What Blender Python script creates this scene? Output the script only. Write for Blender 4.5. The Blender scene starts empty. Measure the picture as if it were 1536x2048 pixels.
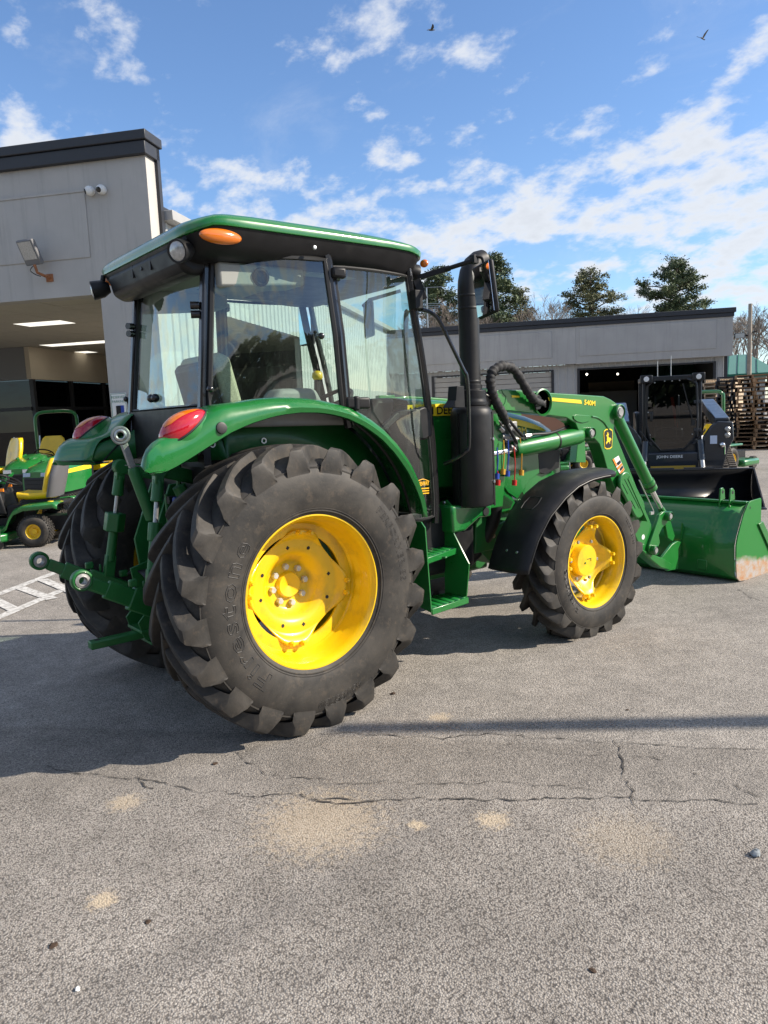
import bpy, bmesh, math, random
from mathutils import Vector, Matrix
from math import sin, cos, tan, pi, radians, sqrt, atan2, hypot
random.seed(7)
S = bpy.context.scene
COL = S.collection
# ------------------------------------------------------------------ camera
PW, PH, FL = 1536.0, 2048.0, 1515.0
CAM = Vector((-2.077, -4.1984, 1.6397))
def _axes(yaw=0.90444, pitch=0.12943, roll=-0.04473):
    f = Vector((cos(yaw)*cos(pitch), sin(yaw)*cos(pitch), -sin(pitch)))
    r = Vector((sin(yaw), -cos(yaw), 0)); u = r.cross(f)
    c, s = cos(roll), sin(roll)
    return c*r + s*u, -s*r + c*u, f
CR, CU, CF = _axes()
cam = bpy.data.cameras.new('camera'); co = bpy.data.objects.new('camera', cam); COL.objects.link(co)
cam.sensor_fit = 'HORIZONTAL'; cam.sensor_width = 36.0; cam.lens = 36.0*FL/PW
cam.clip_start = 0.05; cam.clip_end = 2000
m = Matrix((CR, CU, -CF)).transposed().to_4x4(); m.translation = CAM; co.matrix_world = m
S.camera = co
# ------------------------------------------------------------------ light
SUN_AZ, SUN_EL = radians(-42), radians(34)
SUNV = Vector((cos(SUN_EL)*cos(SUN_AZ), cos(SUN_EL)*sin(SUN_AZ), sin(SUN_EL)))
sl = bpy.data.lights.new('sun', 'SUN'); sl.energy = 5.0; sl.angle = radians(0.53); sl.color = (1.0, 0.90, 0.77)
so = bpy.data.objects.new('sun', sl); COL.objects.link(so)
so.rotation_euler = SUNV.to_track_quat('Z', 'Y').to_euler(); so.location = SUNV*60
S.view_settings.view_transform = 'Standard'; S.view_settings.look = 'None'
S.view_settings.exposure = 0.68; S.view_settings.gamma = 1.0
def N(nt, t, **kw):
    n = nt.nodes.new(t)
    for k, v in kw.items():
        if k == 'inp':
            for a, b in v.items(): n.inputs[a].default_value = b
        else: setattr(n, k, v)
    return n
def L(nt, a, b): nt.links.new(a, b)
def make_world():
    w = bpy.data.worlds.new('World'); S.world = w; w.use_nodes = True
    nt = w.node_tree; nt.nodes.clear()
    out = N(nt, 'ShaderNodeOutputWorld'); bg = N(nt, 'ShaderNodeBackground', inp={'Strength': 0.115})
    sky = N(nt, 'ShaderNodeTexSky'); sky.sky_type = 'NISHITA'; sky.sun_disc = False
    sky.sun_elevation = SUN_EL; sky.sun_rotation = pi/2 - SUN_AZ
    sky.air_density = 1.0; sky.dust_density = 0.2; sky.ozone_density = 4.0
    tc = N(nt, 'ShaderNodeTexCoord'); sep = N(nt, 'ShaderNodeSeparateXYZ'); L(nt, tc.outputs['Generated'], sep.inputs[0])
    # cloud layer: project the direction on a flat sheet above
    mx = N(nt, 'ShaderNodeMath', operation='MAXIMUM'); L(nt, sep.outputs['Z'], mx.inputs[0]); mx.inputs[1].default_value = 0.015
    ad = N(nt, 'ShaderNodeMath', operation='ADD'); L(nt, mx.outputs[0], ad.inputs[0]); ad.inputs[1].default_value = 0.34
    dx = N(nt, 'ShaderNodeMath', operation='DIVIDE'); L(nt, sep.outputs['X'], dx.inputs[0]); L(nt, ad.outputs[0], dx.inputs[1])
    dy = N(nt, 'ShaderNodeMath', operation='DIVIDE'); L(nt, sep.outputs['Y'], dy.inputs[0]); L(nt, ad.outputs[0], dy.inputs[1])
    cb = N(nt, 'ShaderNodeCombineXYZ'); L(nt, dx.outputs[0], cb.inputs[0]); L(nt, dy.outputs[0], cb.inputs[1])
    cb.inputs[2].default_value = CLOUD_SEED
    mp = N(nt, 'ShaderNodeMapping'); L(nt, cb.outputs[0], mp.inputs[0]); mp.inputs['Rotation'].default_value = (0, 0, radians(20)); mp.inputs['Scale'].default_value = (1.0, 0.8, 1)
    n1 = N(nt, 'ShaderNodeTexNoise', inp={'Scale': 10.5, 'Detail': 10, 'Roughness': 0.58, 'Distortion': 0.08}); L(nt, mp.outputs[0], n1.inputs['Vector'])
    n2 = N(nt, 'ShaderNodeTexNoise', inp={'Scale': 1.5, 'Detail': 2, 'Roughness': 0.5}); L(nt, mp.outputs[0], n2.inputs['Vector'])
    n3 = N(nt, 'ShaderNodeTexNoise', inp={'Scale': 3.4, 'Detail': 10, 'Roughness': 0.65, 'Distortion': 0.6}); L(nt, mp.outputs[0], n3.inputs['Vector'])
    a1 = N(nt, 'ShaderNodeMath', operation='MULTIPLY'); L(nt, n2.outputs['Fac'], a1.inputs[0]); a1.inputs[1].default_value = 0.72
    a2 = N(nt, 'ShaderNodeMath', operation='ADD'); L(nt, n1.outputs['Fac'], a2.inputs[0]); L(nt, a1.outputs[0], a2.inputs[1])
    rp = N(nt, 'ShaderNodeMapRange', inp={'From Min': CLOUD_LO, 'From Max': CLOUD_HI, 'To Min': 0, 'To Max': 1}); rp.interpolation_type = 'SMOOTHSTEP'
    L(nt, a2.outputs[0], rp.inputs['Value'])
    wisp = N(nt, 'ShaderNodeMapRange', inp={'From Min': 0.52, 'From Max': 0.80, 'To Min': 0, 'To Max': 0.30}); wisp.interpolation_type = 'SMOOTHSTEP'
    L(nt, n3.outputs['Fac'], wisp.inputs['Value'])
    mxx = N(nt, 'ShaderNodeMath', operation='MAXIMUM'); L(nt, rp.outputs[0], mxx.inputs[0]); L(nt, wisp.outputs[0], mxx.inputs[1])
    # fade to thin white near the horizon
    cov = N(nt, 'ShaderNodeMath', operation='MULTIPLY'); L(nt, mxx.outputs[0], cov.inputs[0]); cov.inputs[1].default_value = 0.9
    up = N(nt, 'ShaderNodeMapRange', inp={'From Min': -0.005, 'From Max': 0.03}); L(nt, sep.outputs['Z'], up.inputs['Value']); cv2 = N(nt, 'ShaderNodeMath', operation='MULTIPLY'); L(nt, cov.outputs[0], cv2.inputs[0]); L(nt, up.outputs[0], cv2.inputs[1]); cov = cv2
    # soft grey bases from a finer density
    shade = N(nt, 'ShaderNodeMapRange', inp={'From Min': CLOUD_LO+0.08, 'From Max': CLOUD_HI+0.30, 'To Min': 1.0, 'To Max': 0.72}); L(nt, a2.outputs[0], shade.inputs['Value'])
    cc = N(nt, 'ShaderNodeMix', data_type='RGBA', blend_type='MULTIPLY'); cc.inputs[0].default_value = 1
    cc.inputs[6].default_value = (5.0, 5.15, 5.4, 1)
    L(nt, shade.outputs[0], cc.inputs[7])
    tint = N(nt, 'ShaderNodeMix', data_type='RGBA', blend_type='MULTIPLY'); tint.inputs[0].default_value = 1; L(nt, sky.outputs[0], tint.inputs[6]); tint.inputs[7].default_value = (0.94, 1.0, 1.08, 1)
    mix = N(nt, 'ShaderNodeMix', data_type='RGBA'); L(nt, cov.outputs[0], mix.inputs[0]); L(nt, tint.outputs[2], mix.inputs[6]); L(nt, cc.outputs[2], mix.inputs[7])
    L(nt, mix.outputs[2], bg.inputs['Color']); L(nt, bg.outputs[0], out.inputs[0])
CLOUD_SEED, CLOUD_LO, CLOUD_HI = 11.46, 0.79, 1.0
make_world()
# ------------------------------------------------------------------ pixel helpers (photo pixels -> directions, cut by a known plane)
def ray(x, y): return CF + CR*((x-PW/2)/FL) - CU*((y-PH/2)/FL)
def gpt(x, y, z=0.0):
    d = ray(x, y); return CAM + d*((z-CAM.z)/d.z)
def P(x, y, Y):
    d = ray(x, y); return CAM + d*((Y-CAM.y)/d.y)
def PX(x, y, X):
    d = ray(x, y); return CAM + d*((X-CAM.x)/d.x)
def PD(x, y, D): return CAM + ray(x, y)*D
def PP(x, y, o, n):
    d = ray(x, y); return CAM + d*((o-CAM).dot(n)/d.dot(n))
# ------------------------------------------------------------------ mesh helpers
V = Vector
def comb(*parts):
    vs, fs = [], []
    for v, f in parts:
        o = len(vs); vs += [tuple(p) for p in v]; fs += [tuple(i+o for i in q) for q in f]
    return vs, fs
def box(a, b):
    (x0, y0, z0), (x1, y1, z1) = a, b
    x0, x1 = min(x0, x1), max(x0, x1); y0, y1 = min(y0, y1), max(y0, y1); z0, z1 = min(z0, z1), max(z0, z1)
    v = [(x0,y0,z0),(x1,y0,z0),(x1,y1,z0),(x0,y1,z0),(x0,y0,z1),(x1,y0,z1),(x1,y1,z1),(x0,y1,z1)]
    return v, [(3,2,1,0),(4,5,6,7),(0,1,5,4),(1,2,6,5),(2,3,7,6),(3,0,4,7)]
def cbox(c, s): return box((c[0]-s[0]/2, c[1]-s[1]/2, c[2]-s[2]/2), (c[0]+s[0]/2, c[1]+s[1]/2, c[2]+s[2]/2))
def frame(d, up=V((0,0,1))):
    d = V(d).normalized()
    if abs(d.dot(up)) > 0.98: up = V((1,0,0)) if abs(d.x) < 0.9 else V((0,1,0))
    s = d.cross(up).normalized(); return d, s, s.cross(d).normalized()
def bar(p, q, w, h, up=(0,0,1)):
    p, q = V(p), V(q); d, s, t = frame(q-p, V(up)); v = []
    for c in (p, q):
        for a, b in ((-1,-1),(1,-1),(1,1),(-1,1)): v.append(c + s*(a*w/2) + t*(b*h/2))
    return v, [(0,1,2,3),(7,6,5,4),(4,5,1,0),(5,6,2,1),(6,7,3,2),(7,4,0,3)]
def tube(pts, r, n=10, closed=False):
    pts = [V(p) for p in pts]; k = len(pts)
    rs = r if isinstance(r, (list, tuple)) else [r]*k
    v, f = [], []; ref = None
    for i, p in enumerate(pts):
        if closed: d = pts[(i+1) % k]-pts[i-1]
        else: d = pts[min(i+1, k-1)]-pts[max(i-1, 0)]
        d.normalize()
        if ref is None: _, s, t = frame(d); ref = t
        t = ref - d*ref.dot(d)
        if t.length < 1e-6: _, s, t = frame(d)
        t.normalize(); s = d.cross(t); ref = t
        for j in range(n):
            a = 2*pi*j/n; v.append(p + (s*cos(a)+t*sin(a))*rs[i])
    for i in range(k if closed else k-1):
        for j in range(n):
            a, b = i*n+j, i*n+(j+1) % n; c, e = ((i+1) % k)*n+(j+1) % n, ((i+1) % k)*n+j
            f.append((a, b, c, e))
    if not closed: f.append(tuple(range(n-1, -1, -1))); f.append(tuple(range((k-1)*n, k*n)))
    return v, f
def smooth_path(pts, k=6):
    pts = [V(p) for p in pts]; out = []
    for i in range(len(pts)-1):
        p0, p1, p2, p3 = pts[max(i-1, 0)], pts[i], pts[i+1], pts[min(i+2, len(pts)-1)]
        for j in range(k):
            t = j/k
            out.append(0.5*((2*p1)+(p2-p0)*t+(2*p0-5*p1+4*p2-p3)*t*t+(3*p1-p0-3*p2+p3)*t**3))
    out.append(pts[-1]); return out
def lathe(prof, o=(0,0,0), ax=(0,1,0), n=32, caps=True, up=(0,0,1)):
    """prof: list of (radius, distance along axis)"""
    o = V(o); d, s, t = frame(V(ax), V(up)); v, f = [], []; k = len(prof)
    for (r, a) in prof:
        for j in range(n):
            th = 2*pi*j/n; v.append(o + d*a + (s*cos(th)+t*sin(th))*r)
    for i in range(k-1):
        for j in range(n):
            f.append((i*n+j, (i+1)*n+j, (i+1)*n+(j+1) % n, i*n+(j+1) % n))
    if caps:
        if prof[0][0] > 1e-5: f.append(tuple(range(n)))
        if prof[-1][0] > 1e-5: f.append(tuple(range(k*n-1, (k-1)*n-1, -1)))
    return v, f
def cyl(p, q, r, n=16, r2=None):
    p, q = V(p), V(q); return lathe([(r, 0), (r if r2 is None else r2, (q-p).length)], p, q-p, n)
def prism(poly, vec):
    poly = [V(p) for p in poly]; vec = V(vec); k = len(poly)
    v = poly + [p+vec for p in poly]
    f = [tuple(range(k)), tuple(range(2*k-1, k-1, -1))]
    for i in range(k): f.append((i, i+k, (i+1) % k+k, (i+1) % k))
    return v, f
def grid(rows, closed=False):
    v, f = [], []; k = len(rows[0])
    for r in rows: v += [V(p) for p in r]
    for i in range(len(rows)-1):
        for j in range(k if closed else k-1):
            j2 = (j+1) % k; f.append((i*k+j, (i+1)*k+j, (i+1)*k+j2, i*k+j2))
    return v, f
def ball(c, r, n=16, m=10):
    c = V(c); rr = r if isinstance(r, (tuple, list)) else (r, r, r)
    rows = []
    for i in range(m+1):
        a = pi*i/m
        rows.append([c+V((rr[0]*sin(a)*cos(2*pi*j/n), rr[1]*sin(a)*sin(2*pi*j/n), rr[2]*cos(a))) for j in range(n)])
    return grid(rows, True)
def mesh_from(name, vf):
    me = bpy.data.meshes.new(name); v, f = vf; me.from_pydata([tuple(p) for p in v], [], [tuple(q) for q in f]); me.update(); return me
def obj(name, vf, mat, parent=None, bevel=0, smooth=35, solid=0, subsurf=0, loc=None, fix=True, segs=2):
    if isinstance(vf, list): vf = comb(*vf)
    me = mesh_from(name, vf)
    if fix:
        bm = bmesh.new(); bm.from_mesh(me); bmesh.ops.remove_doubles(bm, verts=bm.verts, dist=1e-5)
        bmesh.ops.recalc_face_normals(bm, faces=bm.faces); bm.to_mesh(me); bm.free()
    for mm in (mat if isinstance(mat, (list, tuple)) else [mat]): me.materials.append(mm)
    if smooth:
        me.polygons.foreach_set('use_smooth', [True]*len(me.polygons)); me.set_sharp_from_angle(angle=radians(smooth))
    o = bpy.data.objects.new(name, me); COL.objects.link(o)
    if parent: o.parent = parent
    if loc is not None: o.location = loc
    if solid: md = o.modifiers.new('s', 'SOLIDIFY'); md.thickness = solid; md.offset = 0
    if subsurf: md = o.modifiers.new('u', 'SUBSURF'); md.levels = subsurf; md.render_levels = subsurf
    if bevel: md = o.modifiers.new('b', 'BEVEL'); md.width = bevel; md.segments = segs; md.limit_method = 'ANGLE'; md.angle_limit = radians(32)
    return o
def thing(name, label, cat, loc=(0,0,0), group=None, rotz=0):
    o = bpy.data.objects.new(name, None); COL.objects.link(o); o.location = loc; o.rotation_euler = (0, 0, rotz)
    o.empty_display_size = 0.2
    tag(o, label, cat, group); return o
def tag(o, label, cat, group=None):
    o['label'] = label; o['category'] = cat
    if group: o['group'] = group
    return o
def struct(o): o['kind'] = 'structure'; return o
def copy_tree(o, parent=None):
    c = o.copy(); COL.objects.link(c); c.parent = parent
    if parent is not None: c.matrix_parent_inverse = o.matrix_parent_inverse.copy()
    for ch in o.children: copy_tree(ch, c)
    return c
def text_mesh(s, size, font_scale=1.0, extrude=0.0, bold=0.0, spacing=1.0, align='LEFT', outline=0.0):
    """returns verts (u,v,w), faces of a piece of lettering"""
    cu = bpy.data.curves.new('t', 'FONT'); cu.body = s; cu.size = size; cu.extrude = extrude; cu.offset = bold
    cu.space_character = spacing; cu.align_x = align; cu.resolution_u = 3
    if outline: cu.fill_mode = 'NONE'; cu.bevel_depth = outline; cu.bevel_resolution = 0; cu.resolution_u = 2
    o = bpy.data.objects.new('t', cu); COL.objects.link(o)
    dg = bpy.context.evaluated_depsgraph_get(); dg.update()
    me = o.evaluated_get(dg).to_mesh()
    v = [tuple(p.co) for p in me.vertices]; f = [tuple(q.vertices) for q in me.polygons]
    o.evaluated_get(dg).to_mesh_clear(); bpy.data.objects.remove(o); bpy.data.curves.remove(cu)
    return [(a*font_scale, b, c) for a, b, c in v], f
def text_on(s, size, o, ux, uy, off=0.002, font_scale=1.0, bold=0.0, extrude=0.0, spacing=1.0, align='LEFT'):
    v, f = text_mesh(s, size, font_scale, extrude, bold, spacing, align); ux = V(ux).normalized(); uy = V(uy).normalized(); n = ux.cross(uy)
    return [V(o)+ux*a+uy*b+n*(off+c) for a, b, c in v], f
# ------------------------------------------------------------------ materials
def mat(name, col, rough=0.5, metal=0.0, coat=0.0, coat_rough=0.05, spec=0.5, noise=None, bump=None, dirt=None, emit=None):
    """noise=(scale, amount) value variation; bump=(scale, strength); dirt=(colour, scale, lo, hi)"""
    m_ = bpy.data.materials.new(name); m_.use_nodes = True; nt = m_.node_tree
    b = nt.nodes['Principled BSDF']
    b.inputs['Base Color'].default_value = (*col, 1); b.inputs['Roughness'].default_value = rough; b.inputs['Metallic'].default_value = metal
    b.inputs['Coat Weight'].default_value = coat; b.inputs['Coat Roughness'].default_value = coat_rough; b.inputs['Specular IOR Level'].default_value = spec
    geo = N(nt, 'ShaderNodeNewGeometry'); last = None
    if noise:
        n = N(nt, 'ShaderNodeTexNoise', inp={'Scale': noise[0], 'Detail': 6, 'Roughness': 0.6}); L(nt, geo.outputs['Position'], n.inputs['Vector'])
        mr = N(nt, 'ShaderNodeMapRange', inp={'From Min': 0.25, 'From Max': 0.75, 'To Min': 1-noise[1], 'To Max': 1+noise[1]}); L(nt, n.outputs['Fac'], mr.inputs['Value'])
        mx = N(nt, 'ShaderNodeMix', data_type='RGBA', blend_type='MULTIPLY'); mx.inputs[0].default_value = 1; mx.inputs[6].default_value = (*col, 1); L(nt, mr.outputs[0], mx.inputs[7])
        L(nt, mx.outputs[2], b.inputs['Base Color']); last = mx.outputs[2]
        rr = N(nt, 'ShaderNodeMapRange', inp={'From Min': 0.3, 'From Max': 0.7, 'To Min': max(0, rough-0.08), 'To Max': min(1, rough+0.08)}); L(nt, n.outputs['Fac'], rr.inputs['Value']); L(nt, rr.outputs[0], b.inputs['Roughness'])
    if dirt:
        dc, sc, lo, hi = dirt
        n = N(nt, 'ShaderNodeTexNoise', inp={'Scale': sc, 'Detail': 8, 'Roughness': 0.65}); L(nt, geo.outputs['Position'], n.inputs['Vector'])
        mr = N(nt, 'ShaderNodeMapRange', inp={'From Min': lo, 'From Max': hi}); L(nt, n.outputs['Fac'], mr.inputs['Value'])
        mx = N(nt, 'ShaderNodeMix', data_type='RGBA'); L(nt, mr.outputs[0], mx.inputs[0]); mx.inputs[7].default_value = (*dc, 1)
        if last: L(nt, last, mx.inputs[6])
        else: mx.inputs[6].default_value = (*col, 1)
        L(nt, mx.outputs[2], b.inputs['Base Color'])
    if bump:
        n = N(nt, 'ShaderNodeTexNoise', inp={'Scale': bump[0], 'Detail': 6}); L(nt, geo.outputs['Position'], n.inputs['Vector'])
        bp = N(nt, 'ShaderNodeBump', inp={'Strength': bump[1], 'Distance': 0.01}); L(nt, n.outputs['Fac'], bp.inputs['Height']); L(nt, bp.outputs[0], b.inputs['Normal'])
    if emit: b.inputs['Emission Color'].default_value = (*emit[0], 1); b.inputs['Emission Strength'].default_value = emit[1]
    return m_
def glass(name, tint, refl=1.0, rough=0.0, ior=1.45, haze=0.0):
    m_ = bpy.data.materials.new(name); m_.use_nodes = True; nt = m_.node_tree; nt.nodes.clear()
    out = N(nt, 'ShaderNodeOutputMaterial'); tr = N(nt, 'ShaderNodeBsdfTransparent', inp={'Color': (*tint, 1)})
    gl = N(nt, 'ShaderNodeBsdfGlossy', inp={'Roughness': rough, 'Color': (1, 1, 1, 1)})
    # Schlick reflectance, the same from both faces of the pane
    f0 = ((ior-1)/(ior+1))**2*1.8; ge = N(nt, 'ShaderNodeNewGeometry'); dt = N(nt, 'ShaderNodeVectorMath', operation='DOT_PRODUCT'); L(nt, ge.outputs['Normal'], dt.inputs[0]); L(nt, ge.outputs['Incoming'], dt.inputs[1])
    ab = N(nt, 'ShaderNodeMath', operation='ABSOLUTE'); L(nt, dt.outputs['Value'], ab.inputs[0]); om = N(nt, 'ShaderNodeMath', operation='SUBTRACT'); om.inputs[0].default_value = 1; L(nt, ab.outputs[0], om.inputs[1]); om.use_clamp = True
    pw = N(nt, 'ShaderNodeMath', operation='POWER'); L(nt, om.outputs[0], pw.inputs[0]); pw.inputs[1].default_value = 5
    mm = N(nt, 'ShaderNodeMath', operation='MULTIPLY_ADD'); L(nt, pw.outputs[0], mm.inputs[0]); mm.inputs[1].default_value = (1-f0)*refl; mm.inputs[2].default_value = f0*refl
    mx = N(nt, 'ShaderNodeMixShader'); L(nt, mm.outputs[0], mx.inputs[0])
    if haze:      # a film of dust on the pane
        geo = N(nt, 'ShaderNodeNewGeometry'); df = N(nt, 'ShaderNodeBsdfDiffuse', inp={'Color': (0.6, 0.62, 0.6, 1)})
        n = N(nt, 'ShaderNodeTexNoise', inp={'Scale': 5.0, 'Detail': 7, 'Roughness': 0.6, 'Distortion': 0.8}); mpn = N(nt, 'ShaderNodeMapping'); mpn.inputs['Scale'].default_value = (1, 1, 0.35)
        L(nt, geo.outputs['Position'], mpn.inputs[0]); L(nt, mpn.outputs[0], n.inputs['Vector'])
        mr = N(nt, 'ShaderNodeMapRange', inp={'From Min': 0.42, 'From Max': 0.75, 'To Min': haze*0.25, 'To Max': haze}); L(nt, n.outputs['Fac'], mr.inputs['Value'])
        m2 = N(nt, 'ShaderNodeMixShader'); L(nt, mr.outputs[0], m2.inputs[0]); L(nt, tr.outputs[0], m2.inputs[1]); L(nt, df.outputs[0], m2.inputs[2])
        L(nt, m2.outputs[0], mx.inputs[1])
    else: L(nt, tr.outputs[0], mx.inputs[1])
    L(nt, gl.outputs[0], mx.inputs[2]); L(nt, mx.outputs[0], out.inputs[0]); return m_
M = {}
M['green'] = mat('green_paint', (0.008, 0.145, 0.024), 0.30, coat=0.7, coat_rough=0.04, noise=(3, 0.12), bump=(9, 0.035), dirt=((0.045, 0.15, 0.05), 4, 0.60, 0.90))
M['green_cast'] = mat('green_cast_paint', (0.008, 0.115, 0.022), 0.5, coat=0.15, noise=(8, 0.15), bump=(60, 0.12), dirt=((0.05, 0.045, 0.035), 6, 0.62, 0.8))
M['yellow'] = mat('yellow_paint', (0.80, 0.515, 0.004), 0.36, coat=0.35, noise=(5, 0.08), dirt=((0.36, 0.23, 0.03), 6, 0.54, 0.84), bump=(18, 0.03))
M['decal_yellow'] = mat('yellow_decal', (0.85, 0.62, 0.02), 0.4)
M['black'] = mat('black_plastic', (0.011, 0.011, 0.012), 0.46, spec=0.3, noise=(12, 0.25), dirt=((0.035, 0.033, 0.03), 5, 0.58, 0.85), bump=(300, 0.05))
M['black_gloss'] = mat('black_paint', (0.010, 0.010, 0.011), 0.22, coat=0.3)
M['rubber_seal'] = mat('black_rubber_seal', (0.012, 0.012, 0.012), 0.5)
M['soot'] = mat('heat_black', (0.012, 0.012, 0.0125), 0.48, spec=0.35, noise=(9, 0.3), dirt=((0.04, 0.037, 0.033), 6, 0.6, 0.85))
M['steel'] = mat('bare_steel', (0.45, 0.45, 0.44), 0.38, 0.9, noise=(20, 0.15))
M['cast'] = mat('cast_steel', (0.30, 0.30, 0.29), 0.55, 0.55, noise=(30, 0.2), bump=(80, 0.15))
M['nut'] = mat('zinc_nut', (0.52, 0.52, 0.50), 0.4, 0.25, noise=(40, 0.15))
M['chrome'] = mat('chrome', (0.75, 0.75, 0.75), 0.12, 1.0)
M['red_lens'] = mat('red_lens', (0.42, 0.008, 0.02), 0.12, coat=1.0)
M['amber'] = mat('amber_lens', (0.62, 0.15, 0.006), 0.15, coat=1.0)
M['lamp_glass'] = mat('lamp_glass', (0.40, 0.40, 0.385), 0.2, 0.2, coat=1.0, noise=(60, 0.3))
M['glass'] = glass('green_tinted_glass', (0.74, 0.86, 0.80), 1.0, ior=1.6, haze=0.02)
M['clear'] = glass('clear_glass', (0.9, 0.93, 0.92), 1.0)
M['darkglass'] = glass('dark_window_glass', (0.05, 0.06, 0.065), 0.55)
M['mirror'] = mat('mirror', (0.8, 0.8, 0.8), 0.02, 1.0)
M['grey_trim'] = mat('grey_trim', (0.28, 0.285, 0.28), 0.6, noise=(20, 0.1))
M['liner'] = mat('roof_lining', (0.28, 0.29, 0.27), 0.8)
M['white'] = mat('white_paint', (0.75, 0.75, 0.73), 0.5)
def rubber():
    m_ = bpy.data.materials.new('tyre_rubber'); m_.use_nodes = True; nt = m_.node_tree; b = nt.nodes['Principled BSDF']
    geo = N(nt, 'ShaderNodeNewGeometry')
    n = N(nt, 'ShaderNodeTexNoise', inp={'Scale': 5, 'Detail': 9, 'Roughness': 0.65, 'Distortion': 0.4}); L(nt, geo.outputs['Position'], n.inputs['Vector'])
    n2 = N(nt, 'ShaderNodeTexNoise', inp={'Scale': 22, 'Detail': 8, 'Roughness': 0.7}); L(nt, geo.outputs['Position'], n2.inputs['Vector'])
    r1 = N(nt, 'ShaderNodeValToRGB'); e = r1.color_ramp.elements
    e[0].position = 0.30; e[0].color = (0.018, 0.0178, 0.0175, 1); e[1].position = 0.70; e[1].color = (0.070, 0.063, 0.054, 1); L(nt, n.outputs['Fac'], r1.inputs[0])
    mr = N(nt, 'ShaderNodeMapRange', inp={'From Min': 0.54, 'From Max': 0.76, 'To Max': 0.62}); L(nt, n2.outputs['Fac'], mr.inputs['Value'])
    mx = N(nt, 'ShaderNodeMix', data_type='RGBA'); L(nt, mr.outputs[0], mx.inputs[0]); L(nt, r1.outputs[0], mx.inputs[6]); mx.inputs[7].default_value = (0.12, 0.095, 0.07, 1)
    L(nt, mx.outputs[2], b.inputs['Base Color']); b.inputs['Roughness'].default_value = 0.6; b.inputs['Specular IOR Level'].default_value = 0.28
    n3 = N(nt, 'ShaderNodeTexNoise', inp={'Scale': 120, 'Detail': 4}); L(nt, geo.outputs['Position'], n3.inputs['Vector'])
    bp = N(nt, 'ShaderNodeBump', inp={'Strength': 0.12, 'Distance': 0.004}); L(nt, n3.outputs['Fac'], bp.inputs['Height']); L(nt, bp.outputs[0], b.inputs['Normal'])
    return m_
M['rubber'] = rubber()
M['rubber_letter'] = mat('tyre_lettering', (0.028, 0.027, 0.026), 0.55)
# ================================================================== GROUND
def line_nodes(nt, pos, a, b, w, noise_amt=0.08, nscale=3.0):
    """0 on the left, 1 on the right of the ground line a->b, with a wobbly edge"""
    d = (b-a).normalized(); n = V((d.y, -d.x, 0)); off = n.dot(a)
    dp = N(nt, 'ShaderNodeVectorMath', operation='DOT_PRODUCT'); L(nt, pos, dp.inputs[0]); dp.inputs[1].default_value = n
    ns = N(nt, 'ShaderNodeTexNoise', inp={'Scale': nscale, 'Detail': 5}); L(nt, pos, ns.inputs['Vector'])
    ma = N(nt, 'ShaderNodeMath', operation='MULTIPLY_ADD'); L(nt, ns.outputs['Fac'], ma.inputs[0]); ma.inputs[1].default_value = noise_amt*2; L(nt, dp.outputs['Value'], ma.inputs[2])
    mr = N(nt, 'ShaderNodeMapRange', inp={'From Min': off-w+noise_amt, 'From Max': off+w+noise_amt}); mr.interpolation_type = 'SMOOTHSTEP'; L(nt, ma.outputs[0], mr.inputs['Value'])
    return mr.outputs[0]
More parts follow.
